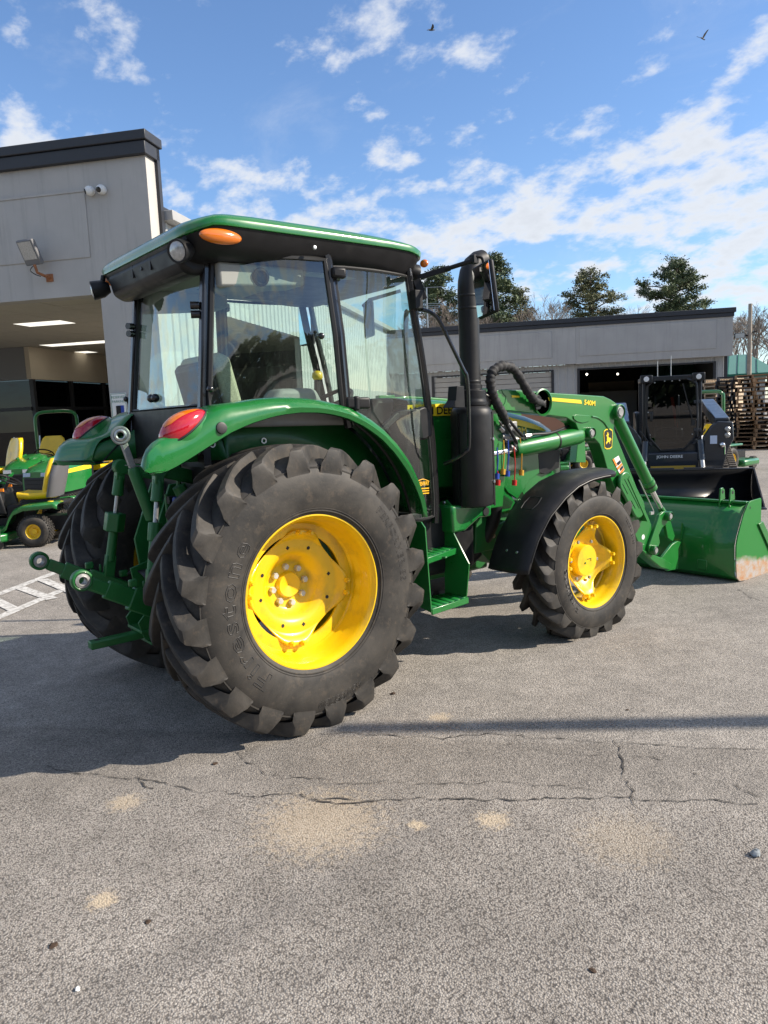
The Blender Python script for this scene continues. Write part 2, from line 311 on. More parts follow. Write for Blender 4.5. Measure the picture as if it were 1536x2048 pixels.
def asphalt():
    m_ = bpy.data.materials.new('weathered_asphalt'); m_.use_nodes = True; nt = m_.node_tree; b = nt.nodes['Principled BSDF']
    geo = N(nt, 'ShaderNodeNewGeometry'); pos = geo.outputs['Position']
    near = line_nodes(nt, pos, gpt(100, 1560), gpt(1500, 1606), 0.10, 0.12, 2.0)     # 1 = coarse worn chip seal
    fine = line_nodes(nt, pos, gpt(500, 1466), gpt(1500, 1497), 0.02, 0.03, 2.0)
    vo = N(nt, 'ShaderNodeTexVoronoi', inp={'Scale': 150.0, 'Randomness': 1.0}); L(nt, pos, vo.inputs['Vector'])
    vf = N(nt, 'ShaderNodeTexVoronoi', inp={'Scale': 170.0, 'Randomness': 1.0}); L(nt, pos, vf.inputs['Vector'])
    # stone colour from the cell, dark binder between the cells
    sx = N(nt, 'ShaderNodeSeparateColor'); L(nt, vo.outputs['Color'], sx.inputs[0])
    st = N(nt, 'ShaderNodeValToRGB'); e = st.color_ramp.elements; e[0].position = 0; e[0].color = (0.265, 0.24, 0.212, 1); e[1].position = 1; e[1].color = (0.47, 0.43, 0.375, 1)
    ne = e.new(0.5); ne.color = (0.36, 0.327, 0.288, 1); ne = e.new(0.93); ne.color = (0.39, 0.365, 0.33, 1); L(nt, sx.outputs[0], st.inputs[0])
    bi = N(nt, 'ShaderNodeMapRange', inp={'From Min': 0.45, 'From Max': 0.80, 'To Min': 0, 'To Max': 1}); L(nt, vo.outputs['Distance'], bi.inputs['Value'])
    pitn = N(nt, 'ShaderNodeTexNoise', inp={'Scale': 62, 'Detail': 4, 'Roughness': 0.6}); L(nt, pos, pitn.inputs['Vector'])
    pit = N(nt, 'ShaderNodeMapRange', inp={'From Min': 0.575, 'From Max': 0.66, 'To Min': 0, 'To Max': 1}); L(nt, pitn.outputs['Fac'], pit.inputs['Value'])
    pm = N(nt, 'ShaderNodeMath', operation='MULTIPLY'); L(nt, pit.outputs[0], pm.inputs[0]); L(nt, near, pm.inputs[1])
    bmx = N(nt, 'ShaderNodeMath', operation='MAXIMUM'); L(nt, bi.outputs[0], bmx.inputs[0])
    pm2 = N(nt, 'ShaderNodeMath', operation='MULTIPLY'); L(nt, pm.outputs[0], pm2.inputs[0]); pm2.inputs[1].default_value = 1.25; L(nt, pm2.outputs[0], bmx.inputs[1])
    c1 = N(nt, 'ShaderNodeMix', data_type='RGBA'); L(nt, bmx.outputs[0], c1.inputs[0]); L(nt, st.outputs[0], c1.inputs[6]); c1.inputs[7].default_value = (0.14, 0.126, 0.113, 1)
    # fine old asphalt
    sf = N(nt, 'ShaderNodeSeparateColor'); L(nt, vf.outputs['Color'], sf.inputs[0])
    s2 = N(nt, 'ShaderNodeValToRGB'); e = s2.color_ramp.elements; e[0].color = (0.155, 0.143, 0.13, 1); e[1].color = (0.43, 0.395, 0.35, 1); L(nt, sf.outputs[0], s2.inputs[0])
    cm = N(nt, 'ShaderNodeMix', data_type='RGBA'); L(nt, near, cm.inputs[0]); L(nt, s2.outputs[0], cm.inputs[6]); L(nt, c1.outputs[2], cm.inputs[7])
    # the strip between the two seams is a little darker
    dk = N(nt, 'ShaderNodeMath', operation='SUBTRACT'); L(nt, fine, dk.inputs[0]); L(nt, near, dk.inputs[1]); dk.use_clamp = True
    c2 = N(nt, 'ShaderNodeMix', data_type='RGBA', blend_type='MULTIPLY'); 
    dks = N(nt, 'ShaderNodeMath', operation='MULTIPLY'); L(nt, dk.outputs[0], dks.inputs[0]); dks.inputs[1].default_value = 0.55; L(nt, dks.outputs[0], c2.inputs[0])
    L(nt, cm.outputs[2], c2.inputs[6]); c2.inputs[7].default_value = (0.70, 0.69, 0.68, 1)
    # broad staining
    big = N(nt, 'ShaderNodeTexNoise', inp={'Scale': 0.9, 'Detail': 8, 'Roughness': 0.6}); L(nt, pos, big.inputs['Vector'])
    bm_ = N(nt, 'ShaderNodeMapRange', inp={'From Min': 0.3, 'From Max': 0.7, 'To Min': 0.70, 'To Max': 1.04}); L(nt, big.outputs['Fac'], bm_.inputs['Value'])
    c3 = N(nt, 'ShaderNodeMix', data_type='RGBA', blend_type='MULTIPLY'); c3.inputs[0].default_value = 1; L(nt, c2.outputs[2], c3.inputs[6]); L(nt, bm_.outputs[0], c3.inputs[7])
    md = N(nt, 'ShaderNodeTexNoise', inp={'Scale': 7.0, 'Detail': 7, 'Roughness': 0.65}); L(nt, pos, md.inputs['Vector'])
    mm_ = N(nt, 'ShaderNodeMapRange', inp={'From Min': 0.3, 'From Max': 0.7, 'To Min': 0.84, 'To Max': 1.14}); L(nt, md.outputs['Fac'], mm_.inputs['Value'])
    c3b = N(nt, 'ShaderNodeMix', data_type='RGBA', blend_type='MULTIPLY'); c3b.inputs[0].default_value = 1; L(nt, c3.outputs[2], c3b.inputs[6]); L(nt, mm_.outputs[0], c3b.inputs[7])
    mpS = N(nt, 'ShaderNodeMapping'); mpS.inputs['Rotation'].default_value = (0, 0, radians(-28)); mpS.inputs['Scale'].default_value = (0.22, 2.6, 1); L(nt, pos, mpS.inputs[0])
    sk = N(nt, 'ShaderNodeTexNoise', inp={'Scale': 1.2, 'Detail': 6, 'Roughness': 0.6}); L(nt, mpS.outputs[0], sk.inputs['Vector'])
    skm = N(nt, 'ShaderNodeMapRange', inp={'From Min': 0.56, 'From Max': 0.72, 'To Max': 0.28}); L(nt, sk.outputs['Fac'], skm.inputs['Value'])
    c3c = N(nt, 'ShaderNodeMix', data_type='RGBA'); L(nt, skm.outputs[0], c3c.inputs[0]); L(nt, c3b.outputs[2], c3c.inputs[6]); c3c.inputs[7].default_value = (0.12, 0.113, 0.107, 1)
    cur = c3c.outputs[2]
    oil = N(nt, 'ShaderNodeTexNoise', inp={'Scale': 2.3, 'Detail': 6, 'Roughness': 0.55}); L(nt, pos, oil.inputs['Vector'])
    om = N(nt, 'ShaderNodeMapRange', inp={'From Min': 0.66, 'From Max': 0.76, 'To Max': 0.45}); L(nt, oil.outputs['Fac'], om.inputs['Value'])
    c4 = N(nt, 'ShaderNodeMix', data_type='RGBA'); L(nt, om.outputs[0], c4.inputs[0]); L(nt, cur, c4.inputs[6]); c4.inputs[7].default_value = (0.06, 0.057, 0.055, 1); cur = c4.outputs[2]
    # patches of spilt sand
    sn = N(nt, 'ShaderNodeTexNoise', inp={'Scale': 34, 'Detail': 9, 'Roughness': 0.75}); L(nt, pos, sn.inputs['Vector'])
    for (px, py, rad, amt) in ((640, 1645, 0.42, 0.42), (205, 1800, 0.085, 0.7), (985, 1640, 0.11, 0.6), (836, 1650, 0.06, 0.7), (1250, 1680, 0.30, 0.22), (880, 1435, 0.10, 0.5), (250, 1605, 0.12, 0.5)):
        g = gpt(px, py); ds = N(nt, 'ShaderNodeVectorMath', operation='DISTANCE'); L(nt, pos, ds.inputs[0]); ds.inputs[1].default_value = g
        mr = N(nt, 'ShaderNodeMapRange', inp={'From Min': 0.0, 'From Max': rad*1.5, 'To Min': 0.5, 'To Max': -0.12}); L(nt, ds.outputs['Value'], mr.inputs['Value'])
        ad = N(nt, 'ShaderNodeMath', operation='ADD'); L(nt, mr.outputs[0], ad.inputs[0]); L(nt, sn.outputs['Fac'], ad.inputs[1])
        m2 = N(nt, 'ShaderNodeMapRange', inp={'From Min': 0.70, 'From Max': 0.86, 'To Max': amt}); L(nt, ad.outputs[0], m2.inputs['Value'])
        cx = N(nt, 'ShaderNodeMix', data_type='RGBA'); L(nt, m2.outputs[0], cx.inputs[0]); L(nt, cur, cx.inputs[6]); cx.inputs[7].default_value = (0.52, 0.42, 0.29, 1); cur = cx.outputs[2]
    L(nt, cur, b.inputs['Base Color']); b.inputs['Roughness'].default_value = 0.85; b.inputs['Specular IOR Level'].default_value = 0.25
    h1 = N(nt, 'ShaderNodeMath', operation='MULTIPLY_ADD'); L(nt, vo.outputs['Distance'], h1.inputs[0]); h1.inputs[1].default_value = -0.8
    hp = N(nt, 'ShaderNodeMath', operation='MULTIPLY'); L(nt, pm.outputs[0], hp.inputs[0]); hp.inputs[1].default_value = -0.9; L(nt, hp.outputs[0], h1.inputs[2])
    bp = N(nt, 'ShaderNodeBump', inp={'Strength': 0.75, 'Distance': 0.006}); L(nt, h1.outputs[0], bp.inputs['Height']); L(nt, bp.outputs[0], b.inputs['Normal'])
    return m_
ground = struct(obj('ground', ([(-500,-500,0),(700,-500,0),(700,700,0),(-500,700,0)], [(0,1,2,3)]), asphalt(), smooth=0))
M['crack'] = mat('asphalt_crack', (0.055, 0.05, 0.045), 0.95)
def crack(pts, w, seed):
    rnd = random.Random(seed); c = []
    g = [gpt(*p) for p in pts]
    path = []
    for a, b in zip(g, g[1:]):
        n = max(2, int((b-a).length/0.025))
        for i in range(n): path.append(a.lerp(b, i/n))
    l, r = [], []; off = 0
    for i, p in enumerate(path):
        d = (path[min(i+1, len(path)-1)]-path[max(i-1, 0)]).normalized(); n = V((-d.y, d.x, 0))
        off = off*0.88 + rnd.gauss(0, 0.009); ww = 0.72*w*(0.12+abs(rnd.gauss(0, 0.55)))
        q = p+n*off+V((0, 0, 0.004)); l.append(q+n*ww/2); r.append(q-n*ww/2)
    obj('crack', grid([l, r]), M['crack'], ground, smooth=0)
crack([(90,1535),(210,1555),(285,1565),(370,1582),(480,1585),(600,1590),(740,1605),(850,1600),(1020,1603),(1240,1597),(1536,1618)], 0.012, 1)
crack([(275,1553),(300,1575),(312,1583)], 0.016, 11)
crack([(455,1505),(540,1545),(700,1556),(900,1566),(1090,1578),(1240,1590)], 0.008, 2)
crack([(640,1468),(800,1470),(1000,1473),(1120,1478),(1200,1483),(1380,1490),(1536,1500)], 0.010, 3)
crack([(1228,1480),(1240,1530),(1255,1570),(1268,1622)], 0.014, 4)
crack([(1300,1512),(1420,1560),(1536,1602)], 0.006, 5)
crack([(600,1590),(640,1600),(760,1608)], 0.016, 6)
crack([(1475,1180),(1500,1195),(1536,1205)], 0.012, 8)
crack([(1010,1488),(1060,1500),(1240,1510),(1300,1512)], 0.005, 9)
# painted bay markings in front of the showroom
M['paint'] = mat('road_paint', (0.54, 0.53, 0.50), 0.85, noise=(25, 0.15), dirt=((0.25, 0.235, 0.215), 22, 0.46, 0.62))
stripe_n = [0]
def stripe(a, b, w):
    stripe_n[0] += 1; a, b = gpt(*a), gpt(*b); d = (b-a).normalized(); n = V((-d.y, d.x, 0))*w/2; z = V((0, 0, 0.004+0.0008*stripe_n[0]))
    return [a-n+z, b-n+z, b+n+z, a+n+z], [(0,1,2,3)]
for a, b in (((-160,1249),(118,1143)), ((-160,1304),(140,1174)), ((40,1176),(105,1199)), ((-20,1196),(32,1222)), ((85,1160),(150,1187)), ((-110,1216),(-40,1250))):
    obj('painted_line', stripe(a, b, 0.11), M['paint'], ground, smooth=0)
# ================================================================== BUILDINGS
E1 = V((cos(radians(-50)), sin(radians(-50)), 0)); E2 = V((-E1.y, E1.x, 0))
A0 = V((3.601, 9.449, 0)); B0 = V((29.823, 12.785, 0)); BROT = radians(-50)
def stucco(name, col):
    m_ = mat(name, col, 0.85, noise=(1.2, 0.10), bump=(90, 0.12)); nt = m_.node_tree; b = nt.nodes['Principled BSDF']
    # vertical rain streaks
    src = b.inputs['Base Color'].links[0].from_socket
    geo = N(nt, 'ShaderNodeNewGeometry'); mp = N(nt, 'ShaderNodeMapping'); mp.inputs['Scale'].default_value = (7, 7, 0.35); L(nt, geo.outputs['Position'], mp.inputs[0])
    n = N(nt, 'ShaderNodeTexNoise', inp={'Scale': 1.0, 'Detail': 6, 'Roughness': 0.7}); L(nt, mp.outputs[0], n.inputs['Vector'])
    mr = N(nt, 'ShaderNodeMapRange', inp={'From Min': 0.52, 'From Max': 0.78, 'To Max': 0.5}); L(nt, n.outputs['Fac'], mr.inputs['Value'])
    mx = N(nt, 'ShaderNodeMix', data_type='RGBA'); L(nt, mr.outputs[0], mx.inputs[0]); L(nt, src, mx.inputs[6]); mx.inputs[7].default_value = (col[0]*0.55, col[1]*0.55, col[2]*0.55, 1)
    L(nt, mx.outputs[2], b.inputs['Base Color']); return m_
M['stucco'] = stucco('grey_stucco', (0.43, 0.412, 0.385))
M['stucco_b'] = stucco('grey_stucco_far', (0.37, 0.362, 0.348))
M['cap'] = mat('dark_metal_coping', (0.022, 0.024, 0.03), 0.5, noise=(6, 0.2))
M['siding'] = mat('pale_metal_siding', (0.44, 0.45, 0.44), 0.5, noise=(3, 0.06))
M['siding_grey'] = mat('grey_metal_siding', (0.34, 0.34, 0.335), 0.5, noise=(3, 0.06))
M['tile'] = mat('ceiling_tile', (0.46, 0.43, 0.35), 0.9, noise=(9, 0.08))
M['beige'] = mat('beige_plaster', (0.50, 0.43, 0.33), 0.9, noise=(2, 0.06))
M['shade_wall'] = mat('shaded_plaster', (0.20, 0.20, 0.20), 0.9)  # same beige wall, porch shade put into its colour as dark grey
M['dark_frame'] = mat('dark_window_frame', (0.02, 0.02, 0.022), 0.5)
M['tube_light'] = mat('light_panel', (0.8, 0.8, 0.75), 0.5, emit=((1.0, 0.96, 0.85), 0.75))
M['door'] = mat('rollup_door', (0.36, 0.34, 0.305), 0.6, noise=(3, 0.08))
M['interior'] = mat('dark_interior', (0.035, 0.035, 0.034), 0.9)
M['concrete'] = mat('concrete_floor', (0.28, 0.27, 0.25), 0.7, noise=(2, 0.15))
def ribbed(x0, x1, z0, z1, y, pitch, depth, vertical=True, axis='x', rib=0.3):
    """a sheet of box-ribbed metal in local coordinates, facing -y (axis x) or +x (axis y)"""
    pts = []; x = x0
    while x < x1-1e-4:
        e = min(x+pitch, x1)
        pts += [(x, 0), (x+pitch*(1-rib)*1.0, 0), (x+pitch*(1-rib*0.75), -depth), (x+pitch*(1-rib*0.25), -depth)]
        x += pitch
    pts.append((x1, 0)); pts = [(min(a, x1), b) for a, b in pts]
    if axis == 'x': r0 = [(a, y+b, z0) for a, b in pts]; r1 = [(a, y+b, z1) for a, b in pts]
    else: r0 = [(y-b, a, z0) for a, b in pts]; r1 = [(y-b, a, z1) for a, b in pts]
    return grid([r0, r1])
# --- showroom with deep drive-through porch
bA = thing('showroom_building', 'grey stucco showroom with dark roof band and a deep covered porch', 'building', A0, rotz=BROT)
obj('wall', [box((-14, 0, 4.06), (0, 0.33, 6.40)), box((-1.12, 0.001, 0), (-0.001, 0.33, 4.058))], M['stucco'], bA)
obj('recessed_panel', box((-13.9, -0.018, 4.73), (-1.244, -0.001, 5.89)), M['stucco'], bA, bevel=0.012)
obj('panel_trim', [box((-13.9, -0.035, 5.885), (-1.244, -0.001, 5.925))], M['stucco'], bA)
obj('roof_coping', [box((-14.2, -0.10, 6.39), (0.06, 0.45, 6.62)), box((-14.2, -0.14, 6.622), (0.10, 0.49, 6.79))], M['cap'], bA, bevel=0.015)
obj('side_trim', box((0.0, 0.332, 5.10), (0.06, 0.44, 6.60)), M['cap'], bA)
obj('side_wall', [ribbed(0.345, 2.9, 0.0, 5.36, -0.012, 0.30, 0.03, axis='y', rib=0.35), ribbed(2.902, 8.6, 3.95, 5.36, -0.012, 0.30, 0.03, axis='y', rib=0.35), ribbed(8.602, 24.5, 0, 5.36, -0.012, 0.30, 0.03, axis='y', rib=0.35)], M['siding'], bA, smooth=0, fix=False)
obj('wall_core', [box((-0.20, 0.34, 3.96), (-0.045, 24.5, 5.35)), box((-0.20, 8.62, 0), (-0.045, 24.5, 3.95)), box((-0.20, 0.34, 0), (-0.045, 2.88, 3.95))], M['stucco'], bA)
obj('eave', box((-0.25, 0.46, 5.37), (0.22, 24.6, 5.55)), M['siding_grey'], bA, bevel=0.01)
obj('roof_deck', box((-14, 0.46, 5.552), (-0.1, 24.5, 5.70)), M['cap'], bA)
obj('porch_ceiling', box((-14, 0.34, 4.10), (-0.21, 24.4, 4.16)), M['dark_frame'], bA)
t0 = mesh_from('ceiling_tile', box((0, 0, 0), (1.205, 0.60, 0.02))); t0.materials.append(M['tile'])
lights = {(3, 4), (4, 11), (7, 7), (6, 15), (5, 11), (2, 8)}
for i in range(11):
    for j in range(22):
        if (i, j) in ((8, 3), (8, 4)): continue      # the missing tiles
        x, y = -1.45-i*1.22, 0.36+j*0.615
        lit = (i, j) in lights
        o = bpy.data.objects.new('light_panel' if lit else 'ceiling_tile', t0); COL.objects.link(o); o.parent = bA; o.location = (x, y, 4.072+random.uniform(0, 0.004))
        if lit:
            o.data = t0.copy(); o.data.materials[0] = M['tube_light']
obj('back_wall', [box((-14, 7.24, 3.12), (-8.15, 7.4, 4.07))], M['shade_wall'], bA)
obj('inner_wall', [box((-8.16, 7.24, 3.12), (-8.0, 24, 4.068))], M['beige'], bA)
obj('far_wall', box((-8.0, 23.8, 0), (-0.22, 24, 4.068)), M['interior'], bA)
gl = obj('shop_glazing', [([(-14,7.3,0),(-8.08,7.3,0),(-8.08,7.3,3.12),(-14,7.3,3.12)], [(0,1,2,3)]), ([(-8.08,7.3,0),(-8.08,23.8,0),(-8.08,23.8,3.12),(-8.08,7.3,3.12)], [(0,1,2,3)])], M['darkglass'], bA, smooth=0)
for k in range(8): obj('mullion', box((-8.12, 7.28+k*1.9, 0), (-7.99, 7.40+k*1.9, 3.118)), M['dark_frame'], bA)
for k in range(3): obj('mullion', box((-10.2-k*2, 7.22, 0), (-10.08-k*2, 7.34, 3.118)), M['dark_frame'], bA)
obj('transom', [box((-14, 7.225, 2.2), (-8.1, 7.335, 2.3)), box((-8.125, 7.3, 2.2), (-7.985, 23.7, 2.3))], M['dark_frame'], bA)
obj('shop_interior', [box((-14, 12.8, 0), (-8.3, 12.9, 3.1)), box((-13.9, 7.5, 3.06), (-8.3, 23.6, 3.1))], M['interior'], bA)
# cameras, floodlight and sign on the showroom
def wallpt(x, z, y=0): return A0 + E1*x + E2*y + V((0, 0, z))
for nm, x, lab, face in (('security_camera', -1.104, 'white dome camera on the grey wall, beside the end of the raised panel line', (-0.75, -0.6, -0.25)), ('security_camera', -0.872, 'white dome camera on the grey wall, closer to the lit corner of the building', (-0.1, -0.95, -0.3))):
    t = thing(nm, lab, 'camera', wallpt(x, 5.87), rotz=BROT, group='cameras on the showroom wall')
    f = V(face).normalized()
    obj('base', lathe([(0.055, 0.0), (0.075, 0.01), (0.082, 0.04), (0.078, 0.055)], (0, -0.001, 0), (0, -1, 0), 24), M['white'], t)
    c = V((0, -0.085, 0.0))
    obj('ball_housing', ball(c, 0.085, 24, 14), M['white'], t)
    obj('lens', lathe([(0.05, 0.0), (0.048, 0.012), (0.03, 0.016), (0.0, 0.02)], c+f*0.072, f, 20), M['black_gloss'], t)
fl = thing('flood_light', 'square floodlight on a rusty bracket, mounted on the grey wall under the raised panel', 'light', wallpt(-2.128, 4.428), rotz=BROT)
M['rust'] = mat('rusty_steel', (0.30, 0.12, 0.05), 0.85, noise=(15, 0.3)); M['lamp_grey'] = mat('grey_lamp_casing', (0.16, 0.16, 0.165), 0.5)
obj('wall_plate', box((-0.07, -0.02, -0.07), (0.07, -0.001, 0.07)), M['rust'], fl)
obj('arm', [tube([(0, -0.01, 0), (0, -0.20, 0.02), (-0.07, -0.26, 0.06), (-0.10, -0.28, 0.20)], 0.028, 8)], M['rust'], fl)
hd = V((-0.16, -0.30, 0.42)); nrm = V((-0.10, -0.80, -0.42)).normalized(); _, sx, tx = frame(nrm); sx = -sx
def on_head(a, b, c): return hd + sx*a + tx*b + nrm*c
def oriented(c, sx, sy, sz, hx, hy, hz):
    v = []
    for k in (-1, 1):
        for a, b in ((-1,-1),(1,-1),(1,1),(-1,1)): v.append(c+sx*a*hx+sy*b*hy+sz*k*hz)
    return v, [(3,2,1,0),(4,5,6,7),(0,1,5,4),(1,2,6,5),(2,3,7,6),(3,0,4,7)]
obj('head', oriented(hd, sx, tx, nrm, 0.18, 0.23, 0.035), M['lamp_grey'], fl, bevel=0.02)
obj('diffuser', oriented(hd+nrm*0.037+tx*0.04, sx, tx, nrm, 0.145, 0.16, 0.006), M['lamp_glass'], fl)
for k in range(12): obj('cooling_fin', oriented(hd-nrm*0.05+sx*(-0.16+k*0.029), sx, tx, nrm, 0.004, 0.2, 0.02), M['lamp_grey'], fl)
obj('cable', tube(smooth_path([V((-0.1, -0.28, 0.2)), V((-0.16, -0.33, 0.1)), V((-0.10, -0.3, 0.03)), V((-0.05, -0.2, 0.0))]), 0.008, 6), M['black'], fl)
sg = thing('parking_sign', 'white reserved parking sign with green lettering on the pillar', 'sign', wallpt(-0.923, 1.765, -0.03), rotz=BROT)
obj('plate', box((-0.163, -0.004, 0), (0.163, 0.004, 0.472)), M['white'], sg, bevel=0.003)
M['sign_green'] = mat('sign_green', (0.01, 0.16, 0.10), 0.5); M['sign_blue'] = mat('sign_blue', (0.01, 0.05, 0.35), 0.5)
obj('border', [box((-0.15, -0.0065, 0.01), (0.15, -0.0045, 0.018)), box((-0.15, -0.0065, 0.454), (0.15, -0.0045, 0.462)), box((-0.152, -0.0065, 0.012), (-0.144, -0.0046, 0.46)), box((0.144, -0.0065, 0.012), (0.152, -0.0046, 0.46))], M['sign_green'], sg)
obj('lettering', [text_on('RESERVED', 0.064, (0, -0.0045, 0.375), (1,0,0), (0,0,1), align='CENTER'), text_on('PARKING', 0.064, (0, -0.0045, 0.295), (1,0,0), (0,0,1), align='CENTER')], M['sign_green'], sg, smooth=0, fix=False)
obj('blue_panel', box((-0.03, -0.008, 0.05), (0.10, -0.0045, 0.24)), M['sign_blue'], sg)
obj('dark_emblem', [box((-0.06, -0.012, 0.03), (0.035, -0.0085, 0.235)), prism([(-0.09, -0.012, 0.0), (0.0, -0.012, 0.0), (0.03, -0.012, 0.08), (-0.06, -0.012, 0.09)], (0, 0.003, 0))], M['black'], sg)
pp_ = bpy.data.materials
obj('post', box((-0.02, 0.004, -1.76), (0.02, 0.028, 0.46)), M['siding_grey'], sg)
# two short white aerials on the showroom roof edge
for px in (209, 224):
    q = PP(px, 272, A0+E2*0.8, E2); tag(obj('roof_aerial', cyl((0, 0, 0), (0, 0, 0.5), 0.018, 6), M['white'], loc=V((q.x, q.y, 6.55))), 'thin white aerial rod standing on the showroom roof edge', 'aerial', 'white rods on the showroom roof')
# --- workshop with roll-up door and open bay
bB = thing('workshop_building', 'long grey workshop with a shut roll-up door and an open service bay', 'building', B0, rotz=BROT)
XL = -26
obj('fascia', [box((XL, -0.35, 3.43), (-5.875, -0.05, 5.03)), box((-5.868, -0.355, 3.415), (0.56, -0.05, 5.035))], M['stucco_b'], bB)
obj('fascia_panel', box((-12.9, -0.375, 3.74), (-6.905, -0.351, 4.89)), M['stucco_b'], bB, bevel=0.012)
obj('fascia_panel', box((-5.72, -0.38, 3.745), (-0.10, -0.356, 4.93)), M['stucco_b'], bB, bevel=0.012)
obj('roof_coping', [box((XL, -0.42, 5.036), (0.60, 0.3, 5.20)), box((XL, -0.48, 5.202), (0.66, 0.4, 5.40))], M['cap'], bB, bevel=0.015)
obj('roof', box((XL, 0.4, 5.0), (0.5, 14, 5.15)), M['cap'], bB)
obj('wall', [ribbed(XL, -12.3, 0, 3.42, 0, 0.33, 0.025), ribbed(-12.3, -6.89, 3.21, 3.42, 0, 0.33, 0.025), ribbed(-6.89, -5.76, 0, 3.42, 0, 0.33, 0.025), ribbed(-5.76, -0.08, 3.21, 3.42, 0, 0.33, 0.025), ribbed(-0.08, 0.30, 0, 3.42, 0, 0.19, 0.025)], M['siding_grey'], bB, smooth=0, fix=False)
obj('side_wall', box((0.29, 0.01, 0), (0.44, 14, 5.0)), M['cap'], bB)
for x0, x1 in ((-12.3, -6.89), (-5.76, -0.08)):
    obj('door_frame', [box((x0-0.06, -0.04, 0), (x0+0.05, 0.08, 3.23)), box((x1-0.05, -0.04, 0), (x1+0.06, 0.08, 3.23)), box((x0+0.05, -0.04, 3.16), (x1-0.05, 0.08, 3.23))], M['dark_frame'], bB)
for k in range(14): obj('door_slat', box((-12.25, 0.03, k*0.225+0.006), (-6.94, 0.07, k*0.225+0.216)), M['door'], bB, bevel=0.012)
obj('door_backing', box((-12.26, 0.075, 0), (-6.93, 0.10, 3.15)), M['dark_frame'], bB)
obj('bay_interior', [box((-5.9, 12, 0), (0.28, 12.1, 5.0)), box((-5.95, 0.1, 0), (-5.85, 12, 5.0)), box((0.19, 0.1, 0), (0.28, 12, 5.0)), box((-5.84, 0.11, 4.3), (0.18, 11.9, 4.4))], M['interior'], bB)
obj('bay_shelf', [box((-5.2, 9.0, 0), (-2.2, 9.6, 2.3))], M['grey_trim'], bB)
obj('bay_panel', [box((-4.6, 11.8, 0.5), (-2.0, 11.9, 2.9))], M['beige'], bB)
for x, y in ((-5.1, 5.0), (-3.4, 7.0)): obj('bay_lamp', ball((x, y, 3.15), 0.05, 10, 6), mat('bay_lamp_glow', (1, 1, 1), emit=((1, 0.93, 0.8), 5)), bB)
obj('raised_door', box((-5.7, 0.2, 3.3), (-0.14, 3.6, 3.36)), M['door'], bB)
# ================================================================== TRACTOR
T = thing('tractor', 'green cab tractor with yellow wheels and a front loader', 'tractor')
def O(name, vf, m_, parent=None, **kw): return obj(name, vf, M[m_] if isinstance(m_, str) else m_, parent or T, **kw)
def clampz(vf, z0, k=0.15):
    v, f = vf; out = []
    for p in v:
        p = V(p)
        if p.z < z0: p.y *= 1+k*(z0-p.z); p.z = z0
        out.append(p)
    return out, f
def tyre_mesh(prof, R, Rbase, hw, nl, sweep, tw, bw, foot, floor):
    """prof: half section (r, y) from bead to crown; lugs in two staggered rows, centre leading"""
    full = [(r, -y) for r, y in prof] + [(r, y) for r, y in reversed(prof)]
    parts = [lathe(full, (0,0,0), (0,1,0), 96, caps=False)]
    for side in (-1, 1):
        for k in range(nl):
            p0 = 2*pi*(k+(0.5 if side > 0 else 0))/nl
            st = []
            for s in (-0.06, 0.0, 0.2, 0.4, 0.6, 0.8, 0.93, 1.0):
                y = s*hw; a = p0 + sweep*(max(s, -0.06)**1 if s < 0 else s**0.82)
                rt = R - 0.012*s*s; rb = Rbase - 0.005 - (0.03*max(0, s-0.55)**2*4); w = 1+0.55*max(0, s-0.45); wb = 1+0.15*max(0, s-0.62)
                if s == 1.0: rt -= 0.010
                st.append((y*side, a, rt, rb, tw*w, bw*w*wb))
            st.append((hw*1.03*side, a+0.01, foot[0]+0.012, foot[0]-0.04, tw*1.42, bw*1.35))
            st.append((foot[2]*side, a+0.012, foot[1]+0.012, foot[1]-0.02, tw*1.62, bw*1.38)); st.append((foot[2]*0.985*side, a+0.012, foot[1]-0.012, foot[1]-0.03, tw*1.75, bw*1.35))
            rows = []
            for (y, a, rt, rb, t_, b_) in st:
                ht, hb = t_/2/rt, b_/2/rb
                row = []
                for (r, da) in ((rb, hb), ((rb+rt)/2+0.004, ht+(hb-ht)*0.30), (rt-0.006, ht), (rt, ht-0.010), (rt, -ht+0.010), (rt-0.006, -ht), ((rb+rt)/2+0.004, -ht-(hb-ht)*0.30), (rb, -hb)):
                    row.append(V((r*cos(a+da), y, r*sin(a+da))))
                rows.append(row)
            v, f = grid(rows); n = len(rows[0])
            f.append(tuple(range(n))); f.append(tuple(range((len(rows)-1)*n, len(rows)*n)))
            parts.append((v, f))
    vs, fs = comb(*parts)
    return clampz((vs, fs), -floor, 0.25)
def sidewall_y(prof, r):
    for (r0, y0), (r1, y1) in zip(prof, prof[1:]):
        if r0 <= r <= r1: return y0+(y1-y0)*(r-r0)/(r1-r0)
    return prof[-1][1]
def ring_text(s, size, r0, a0, prof, ext=0.0, sx=1.0, spacing=1.0, bold=0.0):
    v, f = text_mesh(s, size, sx, ext, bold, spacing, outline=0.0017 if size > 0.07 else 0.0008); out = []
    for (u, w, c) in v:
        r = r0+w; a = a0-u/(r0+size*0.35); out.append(V((r*cos(a), -(sidewall_y(prof, r)+0.0005+c), r*sin(a))))
    return out, f
def ring_at(prof, r, w, h=0.003, n=120):
    y = -sidewall_y(prof, r); return lathe([(r-w, y+0.001), (r-w*0.6, y-h), (r+w*0.6, y-h), (r+w, y+0.001)], (0,0,0), (0,1,0), n, caps=False)
RP = [(0.394, 0.188), (0.402, 0.205), (0.425, 0.220), (0.47, 0.234), (0.53, 0.240), (0.585, 0.236), (0.63, 0.224), (0.66, 0.206), (0.682, 0.175), (0.695, 0.12), (0.700, 0.05), (0.701, 0.0)]
